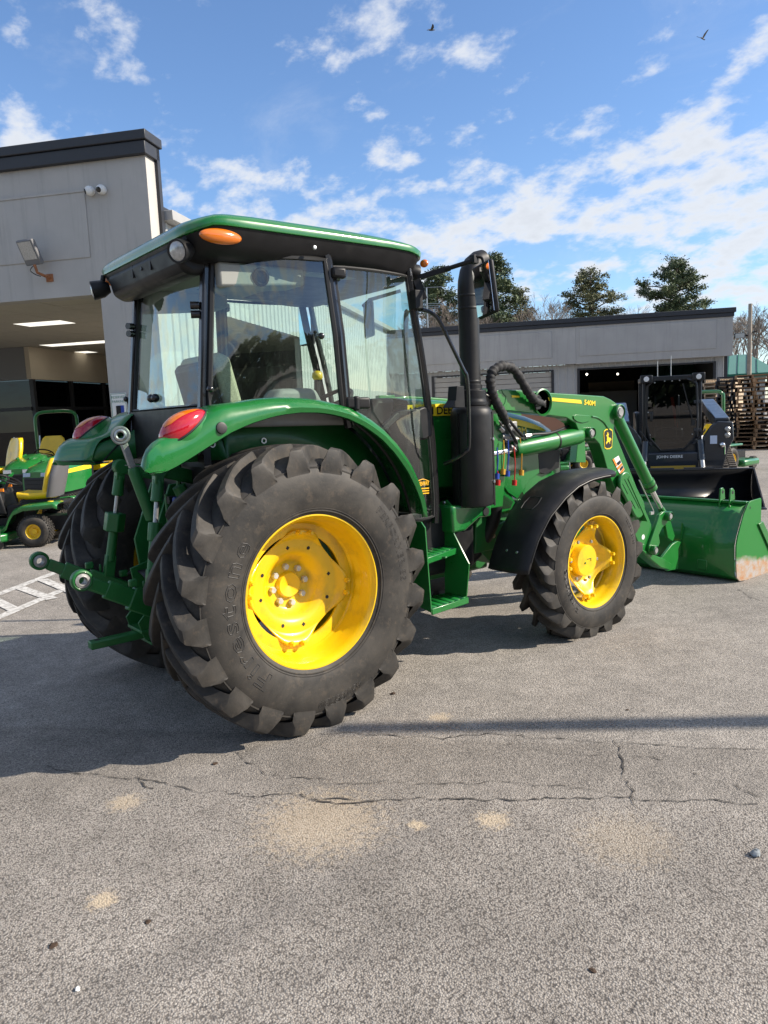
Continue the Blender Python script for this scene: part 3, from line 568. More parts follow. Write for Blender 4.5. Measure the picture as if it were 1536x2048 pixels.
FP = [(0.320, 0.140), (0.328, 0.152), (0.345, 0.160), (0.38, 0.170), (0.42, 0.172), (0.455, 0.166), (0.485, 0.152), (0.505, 0.13), (0.520, 0.08), (0.525, 0.0)]
ZR, ZF, WB, YR, YF = 0.739, 0.530, 2.35, 0.748, 0.832
rear_tyre = tyre_mesh(RP, 0.764, 0.700, 0.222, 20, radians(24), 0.060, 0.098, (0.705, 0.650, 0.231), ZR-0.004)
front_tyre = tyre_mesh(FP, 0.580, 0.523, 0.155, 18, radians(23), 0.046, 0.076, (0.535, 0.495, 0.161), ZF-0.004)
def lobe_r(a, r0, r1, rot, w0=radians(17), w1=radians(30)):
    d = abs(((a-rot+pi/4) % (pi/2))-pi/4); t = min(1, max(0, (w1-d)/(w1-w0))); t = t*t*(3-2*t); return r0+(r1-r0)*t
def diamond_r(a, r0, r1, rot, p=1.3): return min(r1-0.012, r0+(r1-r0)*(0.5+0.5*cos(4*(a-rot)))**p)
def hexnut(c, r, h, ax): return lathe([(r, 0), (r, h*0.8), (r*0.8, h)], c, ax, 6)
RDISC = ((0.0, 0.072), (0.03, 0.072), (0.120, 0.072), (0.135, 0.066), (0.160, 0.034), (0.182, 0.004), (0.20, -0.006), (0.225, -0.010), (0.252, -0.008))
def rdisc_y(k):
    for (a, b), (c, d) in zip(RDISC, RDISC[1:]):
        if a <= k <= c: return b+(d-b)*(k-a)/(c-a)
    return RDISC[-1][1]
def wheel_rear(side):
    s = -1 if side < 0 else 1          # s = outward sign
    c = V((0, s*YR, ZR)); q = lambda v: (v[0], -s*v[1], v[2])
    flip = lambda vf: ([q(p) for p in vf[0]], vf[1])
    rot = radians(90-8)
    rows = [[V((r*cos(a), y, r*sin(a))) for a in [2*pi*j/96 for j in range(96)]] for (r, y) in RDISC]
    for (t, y) in ((0.0, -0.010), (0.35, -0.022), (0.6, -0.050), (1.0, -0.058)):
        rows.append([V(((0.256+(diamond_r(a, 0.262, 0.322, rot)-0.256)*max(t, 0.02))*cos(a), -0.008+(y+0.008)*min(1, (diamond_r(a, 0.262, 0.322, rot)-0.262)/0.05), (0.256+(diamond_r(a, 0.262, 0.322, rot)-0.256)*max(t, 0.02))*sin(a))) for a in [2*pi*j/96 for j in range(96)]])
    w = O('rear_wheel', flip(grid(rows, True)), 'yellow', T, loc=c, smooth=50, solid=0.008)
    prof = [(0.398, -0.208), (0.405, -0.2075), (0.4085, -0.200), (0.408, -0.19)]
    inner = [(0.398, -0.208), (0.391, -0.198), (0.381, -0.182), (0.374, -0.160), (0.371, -0.130), (0.366, -0.118), (0.366, -0.095), (0.358, -0.085), (0.357, -0.060), (0.350, -0.050), (0.346, -0.045), (0.344, -0.040), (0.300, -0.038), (0.288, -0.036), (0.288, -0.02), (0.340, -0.01), (0.335, 0.06), (0.345, 0.12), (0.37, 0.15), (0.385, 0.185), (0.405, 0.20), (0.405, 0.19)]
    O('rim', flip(lathe(list(reversed(prof))+inner[1:], (0,0,0), (0,1,0), 96, caps=False)), 'yellow', w, smooth=40)
    O('tyre', flip(rear_tyre), 'rubber', w, smooth=24)
    for k in range(8):
        a = rot+2*pi*(k+0.35)/8; O('wheel_nut', flip(hexnut((0.102*cos(a), 0.070, 0.102*sin(a)), 0.019, 0.026, (0,-1,0))), 'nut', w)
    for k in range(4):
        for d in (-0.115, 0.115):
            a = rot+k*pi/2+d; O('rim_bolt', flip(comb(hexnut((0.300*cos(a), -0.058, 0.300*sin(a)), 0.015, 0.02, (0,-1,0)), cyl((0.300*cos(a), -0.06, 0.300*sin(a)), (0.300*cos(a), -0.09, 0.300*sin(a)), 0.008, 8))), 'yellow', w)
    for k in range(8):
        a = rot+pi/8+2*pi*k/8+(0.09 if k % 2 else -0.09); r = 0.218
        hole = lathe([(0.010 if k % 2 else 0.012, 0), (0.0, 0.0005)], (r*cos(a), 0.0, r*sin(a)), (0,-1,0), 4 if k % 2 == 0 else 12)
        O('bolt_hole', flip(([(p[0], rdisc_y(hypot(p[0], p[2]))-0.0055, p[2]) for p in hole[0]], hole[1])), 'rubber_seal', w, smooth=0)
    O('hub_cap', flip(lathe([(0.078, 0.0), (0.074, 0.006), (0.070, 0.022), (0.064, 0.028), (0.045, 0.024), (0.02, 0.018), (0.006, 0.014), (0.005, 0.010), (0, 0.010)], (0,0.074,0), (0,-1,0), 40)), 'yellow', w, smooth=50)
    O('valve', flip(tube([(-0.27, -0.03, 0.20), (-0.262, -0.09, 0.205)], 0.007, 8)), 'steel', w)
    for v in (ring_text('Firestone', 0.125, 0.472, radians(232), RP, sx=1.45, spacing=1.18, bold=0.001), ring_text('PERFORMER 85', 0.058, 0.545, radians(44), RP, sx=1.12, spacing=1.1, bold=0.001), ring_text('460/85R30', 0.060, 0.575, radians(-66), RP, sx=1.1, bold=0.0015)): O('sidewall_lettering', flip(v), 'rubber_letter', w, smooth=0, fix=False)
    O('sidewall_ribs', [flip(ring_at(RP, 0.425, 0.004)), flip(ring_at(RP, 0.645, 0.005, 0.004)), flip(ring_at(RP, 0.437, 0.0025, 0.002))], 'rubber', w)
    return w
def wheel_front(side):
    s = -1 if side < 0 else 1
    c = V((WB, s*YF, ZF)); q = lambda v: (v[0], -s*v[1], v[2]); flip = lambda vf: ([q(p) for p in vf[0]], vf[1])
    rot = radians(90-4)
    AN_ = [2*pi*j/96 for j in range(96)]
    rows = [[V((r*cos(a), y, r*sin(a))) for a in AN_] for r, y in ((0.08, 0.0), (0.145, 0.0), (0.160, -0.006), (0.178, -0.022))]
    for t, y in ((0.15, -0.032), (0.45, -0.062), (0.75, -0.086), (1.0, -0.090)):
        rows.append([V(((0.180+(diamond_r(a, 0.192, 0.272, rot, 1.5)-0.180)*t)*cos(a), -0.022+(y+0.022)*min(1, 0.25+(diamond_r(a, 0.192, 0.272, rot, 1.5)-0.192)/0.08), (0.180+(diamond_r(a, 0.192, 0.272, rot, 1.5)-0.180)*t)*sin(a))) for a in AN_])
    w = O('front_wheel', flip(grid(rows, True)), 'yellow', T, loc=c, smooth=50, solid=0.010)
    prof = [(0.326, -0.14), (0.332, -0.142), (0.3335, -0.148), (0.330, -0.1525), (0.322, -0.152), (0.315, -0.143), (0.306, -0.128), (0.300, -0.105), (0.296, -0.075), (0.288, -0.065), (0.287, -0.02), (0.279, -0.012), (0.279, 0.06), (0.29, 0.075), (0.30, 0.12), (0.325, 0.145), (0.33, 0.14)]
    O('rim', flip(lathe(prof, (0,0,0), (0,1,0), 80, caps=False)), 'yellow', w, smooth=40)
    O('tyre', flip(front_tyre), 'rubber', w, smooth=24)
    for k in range(4):
        for d in (-0.13, 0.13):
            a = rot+k*pi/2+d; x, z = cos(a), sin(a)
            O('rim_clamp', flip(comb(bar((0.235*x, -0.075, 0.235*z), (0.283*x, -0.065, 0.283*z), 0.03, 0.02), hexnut((0.250*x, -0.09, 0.250*z), 0.014, 0.03, (0,-1,0)))), 'yellow', w)
    O('planetary_hub', flip(lathe([(0.135, 0.04), (0.135, 0.005), (0.118, 0.0), (0.114, -0.005), (0.112, -0.060), (0.108, -0.066), (0, -0.066)], (0,0,0), (0,1,0), 48)), 'yellow', w)
    for k in range(6):
        a = rot+0.5+2*pi*k/6; O('wheel_nut', flip(hexnut((0.150*cos(a), -0.03, 0.150*sin(a)), 0.013, 0.014, (0,-1,0))), 'cast', w)
    O('drain_plug', flip(comb(cbox((0.02, -0.0675, 0.01), (0.045, 0.003, 0.004)), cbox((0.042, -0.0675, 0.0), (0.004, 0.003, 0.02)), lathe([(0.008, 0), (0.008, 0.004), (0, 0.004)], (-0.025, -0.066, -0.015), (0, -1, 0), 10))), 'green_cast', w)
    for v in (ring_text('Firestone', 0.075, 0.358, radians(232), FP, sx=1.2, spacing=1.05), ring_text('PERFORMER 85', 0.034, 0.41, radians(42), FP, sx=1.05)): O('sidewall_lettering', flip(v), 'rubber_letter', w, smooth=0, fix=False)
    O('sidewall_ribs', [flip(ring_at(FP, 0.347, 0.003)), flip(ring_at(FP, 0.472, 0.004, 0.003))], 'rubber', w)
    return w
wheel_rear(-1); wheel_rear(1); wheel_front(-1); wheel_front(1)
# ------------------------------------------------------------------ chassis
O('transmission', [box((-0.36, -0.21, 0.50), (0.45, 0.21, 1.12)), box((0.44, -0.17, 0.42), (1.30, 0.17, 0.98)), box((-0.40, -0.15, 0.62), (-0.34, 0.15, 1.02))], 'green_cast', bevel=0.03)
O('rear_axle', [lathe([(0.17, 0), (0.16, 0.15), (0.115, 0.24), (0.105, 0.42), (0.14, 0.44), (0.14, 0.47)], (0, s*0.20, ZR), (0, s, 0), 28) for s in (-1, 1)], 'green_cast')
O('engine', [box((1.20, -0.20, 0.52), (2.30, 0.20, 1.15)), box((1.35, -0.26, 0.62), (1.75, 0.24, 1.02)), cyl((1.95, -0.24, 0.85), (1.95, -0.24, 1.08), 0.06), box((1.25, -0.16, 0.42), (2.1, 0.16, 0.54))], 'green_cast', bevel=0.02)
O('front_axle', [tube([(WB, -0.62, ZF), (WB, -0.4, ZF), (WB, -0.16, ZF+0.04), (WB, 0.16, ZF+0.04), (WB, 0.4, ZF), (WB, 0.62, ZF)], [0.10, 0.075, 0.12, 0.12, 0.075, 0.10], 18), lathe([(0.15, 0), (0.15, 0.10)], (WB, -0.72, ZF), (0, 1, 0), 24), lathe([(0.15, 0), (0.15, 0.10)], (WB, 0.62, ZF), (0, 1, 0), 24)], 'green_cast')
O('front_support', [box((2.0, -0.19, 0.62), (2.95, 0.19, 0.86)), box((2.82, -0.24, 0.45), (3.0, 0.24, 0.85))], 'green_cast', bevel=0.015)
O('drive_shaft', tube([(0.6, 0, 0.40), (2.2, 0, 0.45)], 0.035, 12), 'black')
# fuel tank / battery box between the step and the axle
O('tank_bracket', [prism([P(x, y, -0.62) for x, y in ((903,1012),(984,1008),(984,1033),(960,1036),(932,1062),(906,1068))], (0, 0.16, 0))], 'green', bevel=0.018)
O('bracket_recess', lathe([(0.030, 0.0), (0.028, 0.004), (0, 0.004)], P(972, 1023, -0.622), (0, -1, 0), 20), 'rubber_seal')
O('tank', [box((1.12, -0.52, 0.55), (1.62, -0.22, 1.02))], 'black', bevel=0.05, segs=3)
O('exhaust_shroud', tube(smooth_path([P(990, 1000, -0.45), P(985, 1040, -0.43), P(960, 1090, -0.35), P(935, 1120, -0.28)]), 0.055, 14), 'black')
O('loader_frame', [prism([P(x, y, -0.40) for x, y in ((992,1050),(1012,1040),(1014,1100),(985,1128),(960,1100))], (0, 0.14, 0)), prism([P(x, y, -0.40) for x, y in ((985,700),(1010,700),(1005,905),(1010,1060),(975,1060),(985,905))][0:0] or [V((1.78, -0.42, 1.70)), V((1.92, -0.42, 1.70)), V((1.95, -0.42, 1.30)), V((1.92, -0.42, 0.62)), V((1.70, -0.42, 0.62)), V((1.76, -0.42, 1.30))], (0, 0.05, 0)), prism([V((1.78, 0.42, 1.70)), V((1.92, 0.42, 1.70)), V((1.95, 0.42, 1.30)), V((1.92, 0.42, 0.62)), V((1.70, 0.42, 0.62)), V((1.76, 0.42, 1.30))], (0, -0.05, 0)), bar((1.8, -0.4, 0.75), (1.8, 0.4, 0.75), 0.10, 0.16)], 'green_cast', bevel=0.008)
O('frame_bolt', [hexnut(P(984, 1071, -0.402), 0.022, 0.02, (0, -1, 0)), hexnut(P(992, 1083, -0.402), 0.010, 0.012, (0, -1, 0))], 'steel')
# ------------------------------------------------------------------ rear fenders
up_px = [(287,938),(291,918),(300,900),(318,886),(345,880),(372,871),(398,854),(420,836),(440,823),(462,819),(499,814.6),(530,809),(560,806.5),(600,806),(640,809),(672,815),(705,823.6),(738,841),(769,864.6),(796.7,894),(822,929),(839.7,968),(852,1007),(855,1034)]
lo_px = [(289,946),(324,945),(344,937),(378,917),(408,898),(439,878),(462,864),(499,847),(535,835.5),(560,829),(600,824),(640,824),(672,829),(699,837),(733,854),(764,877),(791,906),(815,940),(834,978),(845,1010),(848,1034)]
def resample(pts, n):
    pts = [V((p[0], p[1], 0)) for p in pts]; ls = [0]
    for a, b in zip(pts, pts[1:]): ls.append(ls[-1]+(b-a).length)
    out = []
    for i in range(n):
        t = ls[-1]*i/(n-1); k = max(j for j in range(len(ls)) if ls[j] <= t+1e-9); k = min(k, len(pts)-2)
        u = (t-ls[k])/max(1e-9, ls[k+1]-ls[k]); out.append(pts[k].lerp(pts[k+1], u))
    return out
NF = 44
uo = [P(p.x, p.y, -0.745) for p in resample(up_px, NF)]; lo_ = [P(p.x, p.y, -0.752) for p in resample(lo_px, NF)]
frows = []
for k in range(NF):
    a, b = uo[k], lo_[k]; t = k/(NF-1)
    rad = V((a.x, 0, a.z-ZR)).normalized()
    inY = -0.43
    rise = rad*0.030
    row = [b + V((0, 0.012, 0)) - rad*0.004, b, b.lerp(a, 0.5) + V((0, -0.010, 0)), a + V((0, 0.003, 0)), V((a.x, -0.715, a.z)) + rad*0.020]
    for y in (-0.67, -0.60, -0.52, inY): row.append(V((a.x, y, a.z)) + rise*1.0)
    tt = max(0, min(1, (-0.30-a.x)/0.45))
    row = [V((p.x+tt*0.16*max(0, min(1, (0.75+p.y)/0.32)), p.y, p.z-tt*(0.012 if p.y > -0.70 else 0))) for p in row]
    frows.append(row)
for (dx, dz) in ((0.02, -0.012), (0.10, -0.004)):
    frows.insert(0, [V((p.x+dx, p.y, 1.405+dz+0.02)) for p in frows[(0 if dx < 0.05 else 1)]])
NF2 = len(frows)
mir = lambda vf: ([(p[0], -p[1], p[2]) for p in vf[0]], vf[1])
arc = [(1.03, a) for a in (150, 135, 120, 105, 90, 75, 60, 45, 30, 18)]
inner_wall = []
for k in range(NF):
    a = uo[k]; rad = V((a.x, 0, a.z-ZR)); inner_wall.append([V((a.x, -0.44, a.z)), V((rad.x*0.62, -0.44, max(ZR+rad.z*0.62, 1.43 if a.x < -0.30 else 0)))] if a.x > -0.30 else [V((a.x+0.13, -0.44, a.z)), V((a.x+0.16, -0.44, min(a.z-0.005, 1.43)))])
for nm, fn in (('right', lambda v: v), ('left', mir)):
    fe = O('rear_fender', fn(grid(frows)), 'green', solid=0.006, smooth=45)
    O('inner_panel', fn(grid(inner_wall)), 'green_cast', fe, solid=0.006)
    O('mud_guard', fn(grid([[V((-0.75, -0.70, 1.44)), V((-0.74, -0.42, 1.44))], [V((-0.60, -0.70, 1.42)), V((-0.58, -0.42, 1.42))], [V((-0.45, -0.70, 1.55)), V((-0.44, -0.42, 1.55))]])), 'black', fe, solid=0.004)
    O('reflector', fn(cbox(P(302, 931, -0.712), (0.020, 0.045, 0.075))), 'rubber_seal', fe, bevel=0.004)
    O('fender_plug', fn(lathe([(0.030, 0.0), (0.028, 0.006), (0.02, 0.008), (0, 0.007)], P(443, 856, -0.76), (0.0, -1, 0.1), 24)), 'rubber_seal', fe)
    O('grommet', fn(comb(*[lathe([(0.017, 0), (0.017, 0.006), (0.010, 0.006), (0.010, 0.0)], P(x, y, -0.445), (0, -1, 0), 16, caps=False) for x, y in ((424.5, 889), (527, 881.5))])), 'steel', fe)
    # tail lamp: bulging teardrop lens, red with an amber crown
    a, b = V((-0.655, -0.680, 1.548)), V((-0.425, -0.706, 1.698))
    d = (b-a).normalized(); out = V((-0.62, -0.30, 0.72)); out = (out-d*out.dot(d)).normalized(); wv = d.cross(out)
    if wv.y > 0: wv = -wv
    Ln = (b-a).length
    def dome(u, th, gr=1.0):
        q_ = (sin(pi*min(max(u, 0.0), 1.0)**0.80))**0.60 if 0 < u < 1 else 0.0
        return a + d*(Ln*u) + wv*(0.070*gr*q_*sin(th)) + out*(0.078*gr*q_*cos(th)-0.012)
    rows = [[dome(i/28, -pi/2+pi*j/22) for j in range(23)] for i in range(29)]
    tl = O('tail_lamp', fn(grid(rows)), 'red_lens', smooth=60)
    rows = [[dome(0.20+0.72*i/20, radians(-50+72*(j/12))*min(1, 0.35+1.3*sin(pi*i/20)), 1.035) for j in range(13)] for i in range(21)]
    O('amber_lens', fn(grid(rows)), 'amber', tl, smooth=60)
    pod = []
    for dep, gr in ((-0.012, 1.06), (-0.045, 1.16), (-0.12, 1.22)):
        ring_ = []
        for sgn in (-1, 1):
            us = [i/16 for i in range(17)]; us = us if sgn < 0 else us[::-1]
            for u in us:
                half = 0.070*(sin(pi*min(max(u, 0.004), 0.996)**0.80))**0.60*gr; uu = 0.5+(u-0.5)*(1+(gr-1)*0.7); ring_.append(a+d*((b-a).length*uu)+wv*(sgn*half)+out*dep)
        pod.append(ring_)
    v, f = grid(pod, True); f.append(tuple(range(len(pod[0])))); O('lamp_pod', fn((v, f)), 'green', tl, smooth=60)
    rim = []
    for sgn in (-1, 1):
        us = [i/24 for i in range(25)]; us = us if sgn < 0 else us[::-1]
        for u in us:
            half = 0.072*(sin(pi*min(max(u, 0.001), 0.999)**0.80))**0.60; rim.append(a+d*((b-a).length*u)+wv*(sgn*half)+out*(-0.010))
    O('lamp_seal', fn(tube(rim, 0.006, 6, closed=True)), 'rubber_seal', tl)
# ------------------------------------------------------------------ cab frame
CB, CT = V((-0.335, -0.505, 1.715)), V((-0.245, -0.475, 2.46))
BB, BM, BT = P(690, 820, -0.68), P(676, 670, -0.69), P(655, 522, -0.645)
AP = [P(814, 535, -0.60), P(826, 620, -0.595), P(842, 715, -0.585), P(856, 820, -0.575), P(866, 920, -0.565), P(871, 1000, -0.56), P(870, 1046, -0.56)]
for fn in (lambda v: v, mir):
    O('rear_pillar', fn(comb(bar(CB-V((0, 0, 0.02)), CT, 0.05, 0.055, (1,0,0)), bar(CB+V((-0.02, 0.02, -0.25)), CB, 0.06, 0.06, (1,0,0)))), 'black_gloss', bevel=0.010)
    O('door_pillar', fn(tube([BB-V((-0.02, 0, 0.10)), BB, BM, BT, BT+V((0, 0.02, 0.05))], 0.026, 8)), 'black_gloss')
    O('front_pillar', fn(tube(smooth_path(AP, 4), 0.024, 8)), 'black_gloss')
    O('pillar_trim', fn(tube([p+V((0.045, 0.04, 0)) for p in smooth_path(AP[:6], 3)], 0.020, 8)), 'black')
    # side pane
    rows = []
    for i in range(13):
        t = i/12; l = CB.lerp(CT, t)+V((0.02, -0.030, 0)); r_ = (BB.lerp(BM, t*2) if t < 0.5 else BM.lerp(BT, t*2-1)) + V((-0.028, -0.012, 0))
        row = []
        for j in range(13):
            s = j/12; p = l.lerp(r_, s); p.y -= 0.045*sin(pi*s)*(0.6+0.4*sin(pi*t)); p.z += 0.012*sin(pi*s); row.append(p)
        rows.append(row)
    sp = O('side_window', fn(grid(rows)), 'glass', smooth=80)
    edge = rows[0] + [r[-1] for r in rows[1:]] + rows[-1][::-1][1:] + [r[0] for r in rows[::-1]][1:-1]
    O('window_seal', fn(tube(edge, 0.015, 6, closed=True)), 'rubber_seal', sp)
    # door pane follows the fender arc at the lower rear
    rows = []
    def apx(z):
        for a_, b_ in zip(AP, AP[1:]):
            if b_.z <= z <= a_.z: return a_.lerp(b_, (a_.z-z)/(a_.z-b_.z))
        return AP[-1].copy() if z < AP[-1].z else AP[0].copy()
    for i in range(25):
        z = 0.965 + (2.455-0.965)*i/24
        f_ = apx(z)+V((-0.02, -0.006, 0))
        if z > BB.z: t = (z-BB.z)/(BT.z-BB.z); bk = (BB.lerp(BM, t*2) if t < 0.5 else BM.lerp(BT, t*2-1)) + V((0.030, -0.008, 0))
        else:
            xa = sqrt(max(0.01, 0.985**2-(z-ZR)**2))+0.02; xa = min(max(xa, BB.x+0.03), f_.x-0.03); bk = V((xa, -0.68+0.10*(1-(z-0.965)/0.72)*0.9, z))
        row = []
        for j in range(11):
            s = j/10; p = bk.lerp(f_, s); p.y -= 0.030*sin(pi*s); row.append(p)
        rows.append(row)
    dp = O('door_window', fn(grid(rows)), 'glass', smooth=80)
    edge = rows[0] + [r[-1] for r in rows[1:]] + rows[-1][::-1][1:] + [r[0] for r in rows[::-1]][1:-1]
    O('window_seal', fn(tube(edge, 0.010, 6, closed=True)), 'rubber_seal', dp)
    O('door_hinge', fn(comb(bar(P(690, 806, -0.69), P(738, 806, -0.72), 0.05, 0.065), cyl(P(712, 792, -0.715), P(713, 822, -0.715), 0.02))), 'black', bevel=0.012)
    O('upper_hinge', fn(comb(bar(P(662, 545, -0.68), P(691, 547, -0.70), 0.045, 0.06))), 'black', bevel=0.015)
    O('door_handle', fn(comb(prism([P(x, y, -0.60) for x, y in ((820,823),(850,812),(862,822),(866,870),(852,880),(835,878),(824,860))], (0, 0.05, 0)))), 'black', bevel=0.012)
    O('handle_arm', fn(comb(bar(P(757, 866, -0.56), P(796, 828, -0.56), 0.03, 0.035), bar(P(796, 828, -0.56), P(835, 822, -0.57), 0.03, 0.035))), 'black', bevel=0.006)
    O('latch_knob', fn(comb(ball(P(642.5, 672, -0.745), 0.018), ball(P(420.5, 778, -0.60), 0.018), cyl(P(424, 786, -0.60), P(424, 786, -0.57), 0.009))), 'black_gloss')
# rear window
rw = [V((-0.338, -0.47, 1.725)), V((-0.338, 0.47, 1.725)), V((-0.255, 0.445, 2.42)), V((-0.255, -0.445, 2.42))]
rwin = O('rear_window', grid([[rw[0].lerp(rw[1], j/8)+V((-0.03*sin(pi*j/8), 0, 0)) for j in range(9)], [rw[3].lerp(rw[2], j/8)+V((-0.03*sin(pi*j/8), 0, 0)) for j in range(9)]]), 'glass', smooth=80)
O('window_seal', tube(rw, 0.012, 6, closed=True), 'rubber_seal', rwin)
for s in (-1, 1):
    for z in (2.19, 2.235): O('gas_strut_mount', cyl((-0.30, s*0.47, z), (-0.34, s*0.45, z), 0.020, 14), 'black_gloss', rwin)
O('latch', comb(ball((-0.37, 0.10, 1.785), 0.024), ball((-0.37, 0.04, 1.785), 0.024)), 'black_gloss', rwin)
O('rear_panel', [box((-0.36, -0.52, 1.40), (-0.32, 0.52, 1.715)), box((-0.33, -0.45, 1.12), (-0.28, 0.45, 1.41))], 'black')
for y, z in ((0.22, 1.42), (0.30, 1.33), (-0.22, 1.44), (-0.34, 1.50)): O('panel_bolt', lathe([(0.012, 0), (0.010, 0.008), (0, 0.010)], (-0.361 if z > 1.40 else -0.331, y, z), (-1, 0, 0), 10), 'steel')
# windscreen and cab body
O('windscreen', grid([[V((1.20+0.05*cos(pi*(j/8-0.5)), -0.50+1.0*j/8, 1.62)) for j in range(9)], [V((1.05+0.04*cos(pi*(j/8-0.5)), -0.55+1.1*j/8, 2.46)) for j in range(9)]]), 'glass', smooth=80)
O('cab_floor', [box((-0.28, -0.43, 0.98), (1.18, 0.43, 1.04)), box((-0.28, -0.43, 1.04), (0.10, 0.43, 1.40))], 'black')
O('cowl', [box((1.12, -0.40, 1.0), (1.24, 0.40, 1.66))], 'black', bevel=0.02)
O('door_sill', [box((0.95, -0.55, 0.93), (1.22, -0.42, 1.0)), box((0.95, 0.42, 0.93), (1.22, 0.55, 1.0))], 'black', bevel=0.01)
O('dash', [box((0.92, -0.24, 1.04), (1.14, 0.24, 1.55)), prism([(0.86, -0.26, 1.55), (1.16, -0.26, 1.55), (1.16, -0.26, 1.74), (1.00, -0.26, 1.74)], (0, 0.52, 0))], 'black', bevel=0.03)
O('steering_column', tube([(0.95, 0, 1.45), (0.80, 0, 1.66)], 0.035, 10), 'black')
sw = []
c_ = V((0.77, 0, 1.70)); d_, s_, t_ = frame(V((-0.55, 0, 0.83)))
O('steering_wheel', [tube([c_+(s_*cos(2*pi*j/36)+t_*sin(2*pi*j/36))*0.20 for j in range(36)], 0.014, 8, closed=True)]+[bar(c_, c_+(s_*cos(a)+t_*sin(a))*0.20, 0.03, 0.012) for a in (0.5, 2.6, 4.7)], 'black')
seatm = mat('seat_fabric', (0.46, 0.44, 0.33), 0.9, noise=(160, 0.35), bump=(220, 0.3))
O('driver_seat', [box((0.02, -0.25, 1.40), (0.50, 0.25, 1.53)), prism([(-0.02, -0.24, 1.50), (0.10, -0.24, 1.50), (-0.02, -0.24, 2.00), (-0.10, -0.24, 2.03), (-0.13, -0.24, 1.98)], (0, 0.48, 0))], seatm, bevel=0.045, segs=3)
O('seat_shell', [prism([(-0.06, -0.23, 1.48), (-0.02, -0.23, 1.48), (-0.13, -0.23, 1.99), (-0.17, -0.23, 1.95)], (0, 0.46, 0)), box((0.05, -0.2, 1.1), (0.45, 0.2, 1.40))], 'black', bevel=0.02)
O('console', [prism([(-0.20, -0.60, 1.60), (0.62, -0.60, 1.58), (0.62, -0.60, 1.66), (0.35, -0.60, 1.71), (-0.20, -0.60, 1.70)], (0, 0.26, 0)), prism([(0.02, -0.56, 1.70), (0.40, -0.56, 1.69), (0.34, -0.56, 1.80), (0.10, -0.56, 1.80)], (0, 0.16, 0))], 'grey_trim', bevel=0.03, segs=3)
O('lever', [tube([(0.40, -0.45, 1.66), (0.42, -0.45, 1.86)], 0.018, 10)], 'black')
O('lever_knob', lathe([(0.022, 0), (0.032, 0.015), (0.030, 0.04), (0.015, 0.052), (0, 0.054)], (0.42, -0.45, 1.85), (0.05, 0, 1), 18), 'yellow', smooth=60)
O('lever', [tube([P(768, 880, -0.45), P(790, 940, -0.45), P(800, 985, -0.45)], 0.014, 8)], 'black')
O('lever', tube(smooth_path([P(742, 872, -0.30), P(768, 872, -0.30), P(772, 885, -0.35), P(795, 965, -0.40)]), 0.012, 8), 'black')
O('grab_bar', tube(smooth_path([P(815, 622, 0.5), P(812, 640, 0.5), P(813, 760, 0.5), P(815, 800, 0.5)]), 0.02, 8), 'black')
O('head_lining', [box((-0.24, -0.50, 2.44), (1.04, 0.50, 2.47)), prism([(-0.22, -0.56, 2.32), (0.30, -0.56, 2.36), (0.30, -0.56, 2.45), (-0.22, -0.56, 2.45)], (0, 0.20, 0)), prism([(-0.22, 0.36, 2.32), (0.30, 0.36, 2.36), (0.30, 0.36, 2.45), (-0.22, 0.36, 2.45)], (0, 0.20, 0))], 'liner', bevel=0.02)
for y in (-0.562, ): O('air_vent', [lathe([(0.05, 0), (0.048, 0.01), (0.035, 0.012), (0.030, 0.004), (0, 0.004)], (0.02, y, 2.385), (0, -1, -0.2), 20)], 'black')
O('wiper', [bar(P(738, 600, -0.62), P(800, 582, -0.60), 0.012, 0.02), tube([P(726, 612, -0.62), P(742, 598, -0.62)], 0.01, 6)], 'black')
O('inside_mirror', oriented(P(738, 640, 0.10), V((0.35, 0.93, 0)), V((0, 0, 1)), V((0.93, -0.35, 0)), 0.10, 0.12, 0.012), 'black_gloss', bevel=0.012)
# ------------------------------------------------------------------ roof
def rrect(x0, x1, hw0, hw1, rc, n=8):
    """rounded outline; hw0 half width at the rear, hw1 at the front"""
    pts = []
    for (cx, cy, a0) in ((x1-rc, hw1-rc, 0), (x0+rc, hw0-rc, 90), (x0+rc, -(hw0-rc), 180), (x1-rc, -(hw1-rc), 270)):
        for j in range(n+1):
            a = radians(a0+90*j/n); pts.append((cx+rc*cos(a), cy+rc*sin(a)))
    # fill the long sides
    out = []
    for i, p in enumerate(pts):
        q_ = pts[(i+1) % len(pts)]; d = hypot(q_[0]-p[0], q_[1]-p[1]); k = max(1, int(d/0.12))
        if d < 0.10: k = 1
        for j in range(k): out.append((p[0]+(q_[0]-p[0])*j/k, p[1]+(q_[1]-p[1])*j/k))
    return out
base = rrect(-0.43, 1.16, 0.715, 0.685, 0.20)
def zedge(x): 
    if x < -0.30: return 2.545+0.045*max(0, (x+0.43)/0.13)
    if x > 0.9: return 2.592-0.03*(x-0.9)/0.26
    return 2.590
def ring(k, dz, shrink):
    out = []
    for (x, y) in base:
        cx, cy = 0.34, 0
        fx = cx+(x-cx)*(1-shrink/0.8); fy = y*(1-shrink/0.715)
        fall = 0.05*max(0, (fx-0.45)/0.7)**1.5 + 0.035*max(0, (-fx-0.05)/0.4)**1.5
        out.append(V((fx, fy, zedge(x)*(1-k)+(2.59-0*fall)*k + dz - fall*k)))
    return out
rows = [ring(0, -0.002, 0.012), ring(0, 0.0, 0.0), ring(0, 0.026, -0.005), ring(0.2, 0.045, 0.006), ring(0.5, 0.066, 0.036), ring(0.85, 0.083, 0.11), ring(1, 0.092, 0.24), ring(1, 0.098, 0.42), ring(1, 0.100, 0.66)]
v, f = grid(rows, True); n_ = len(rows[0]); f.append(tuple(range(len(v)-n_, len(v))))
roof = O('roof', (v, f), 'green', smooth=60)
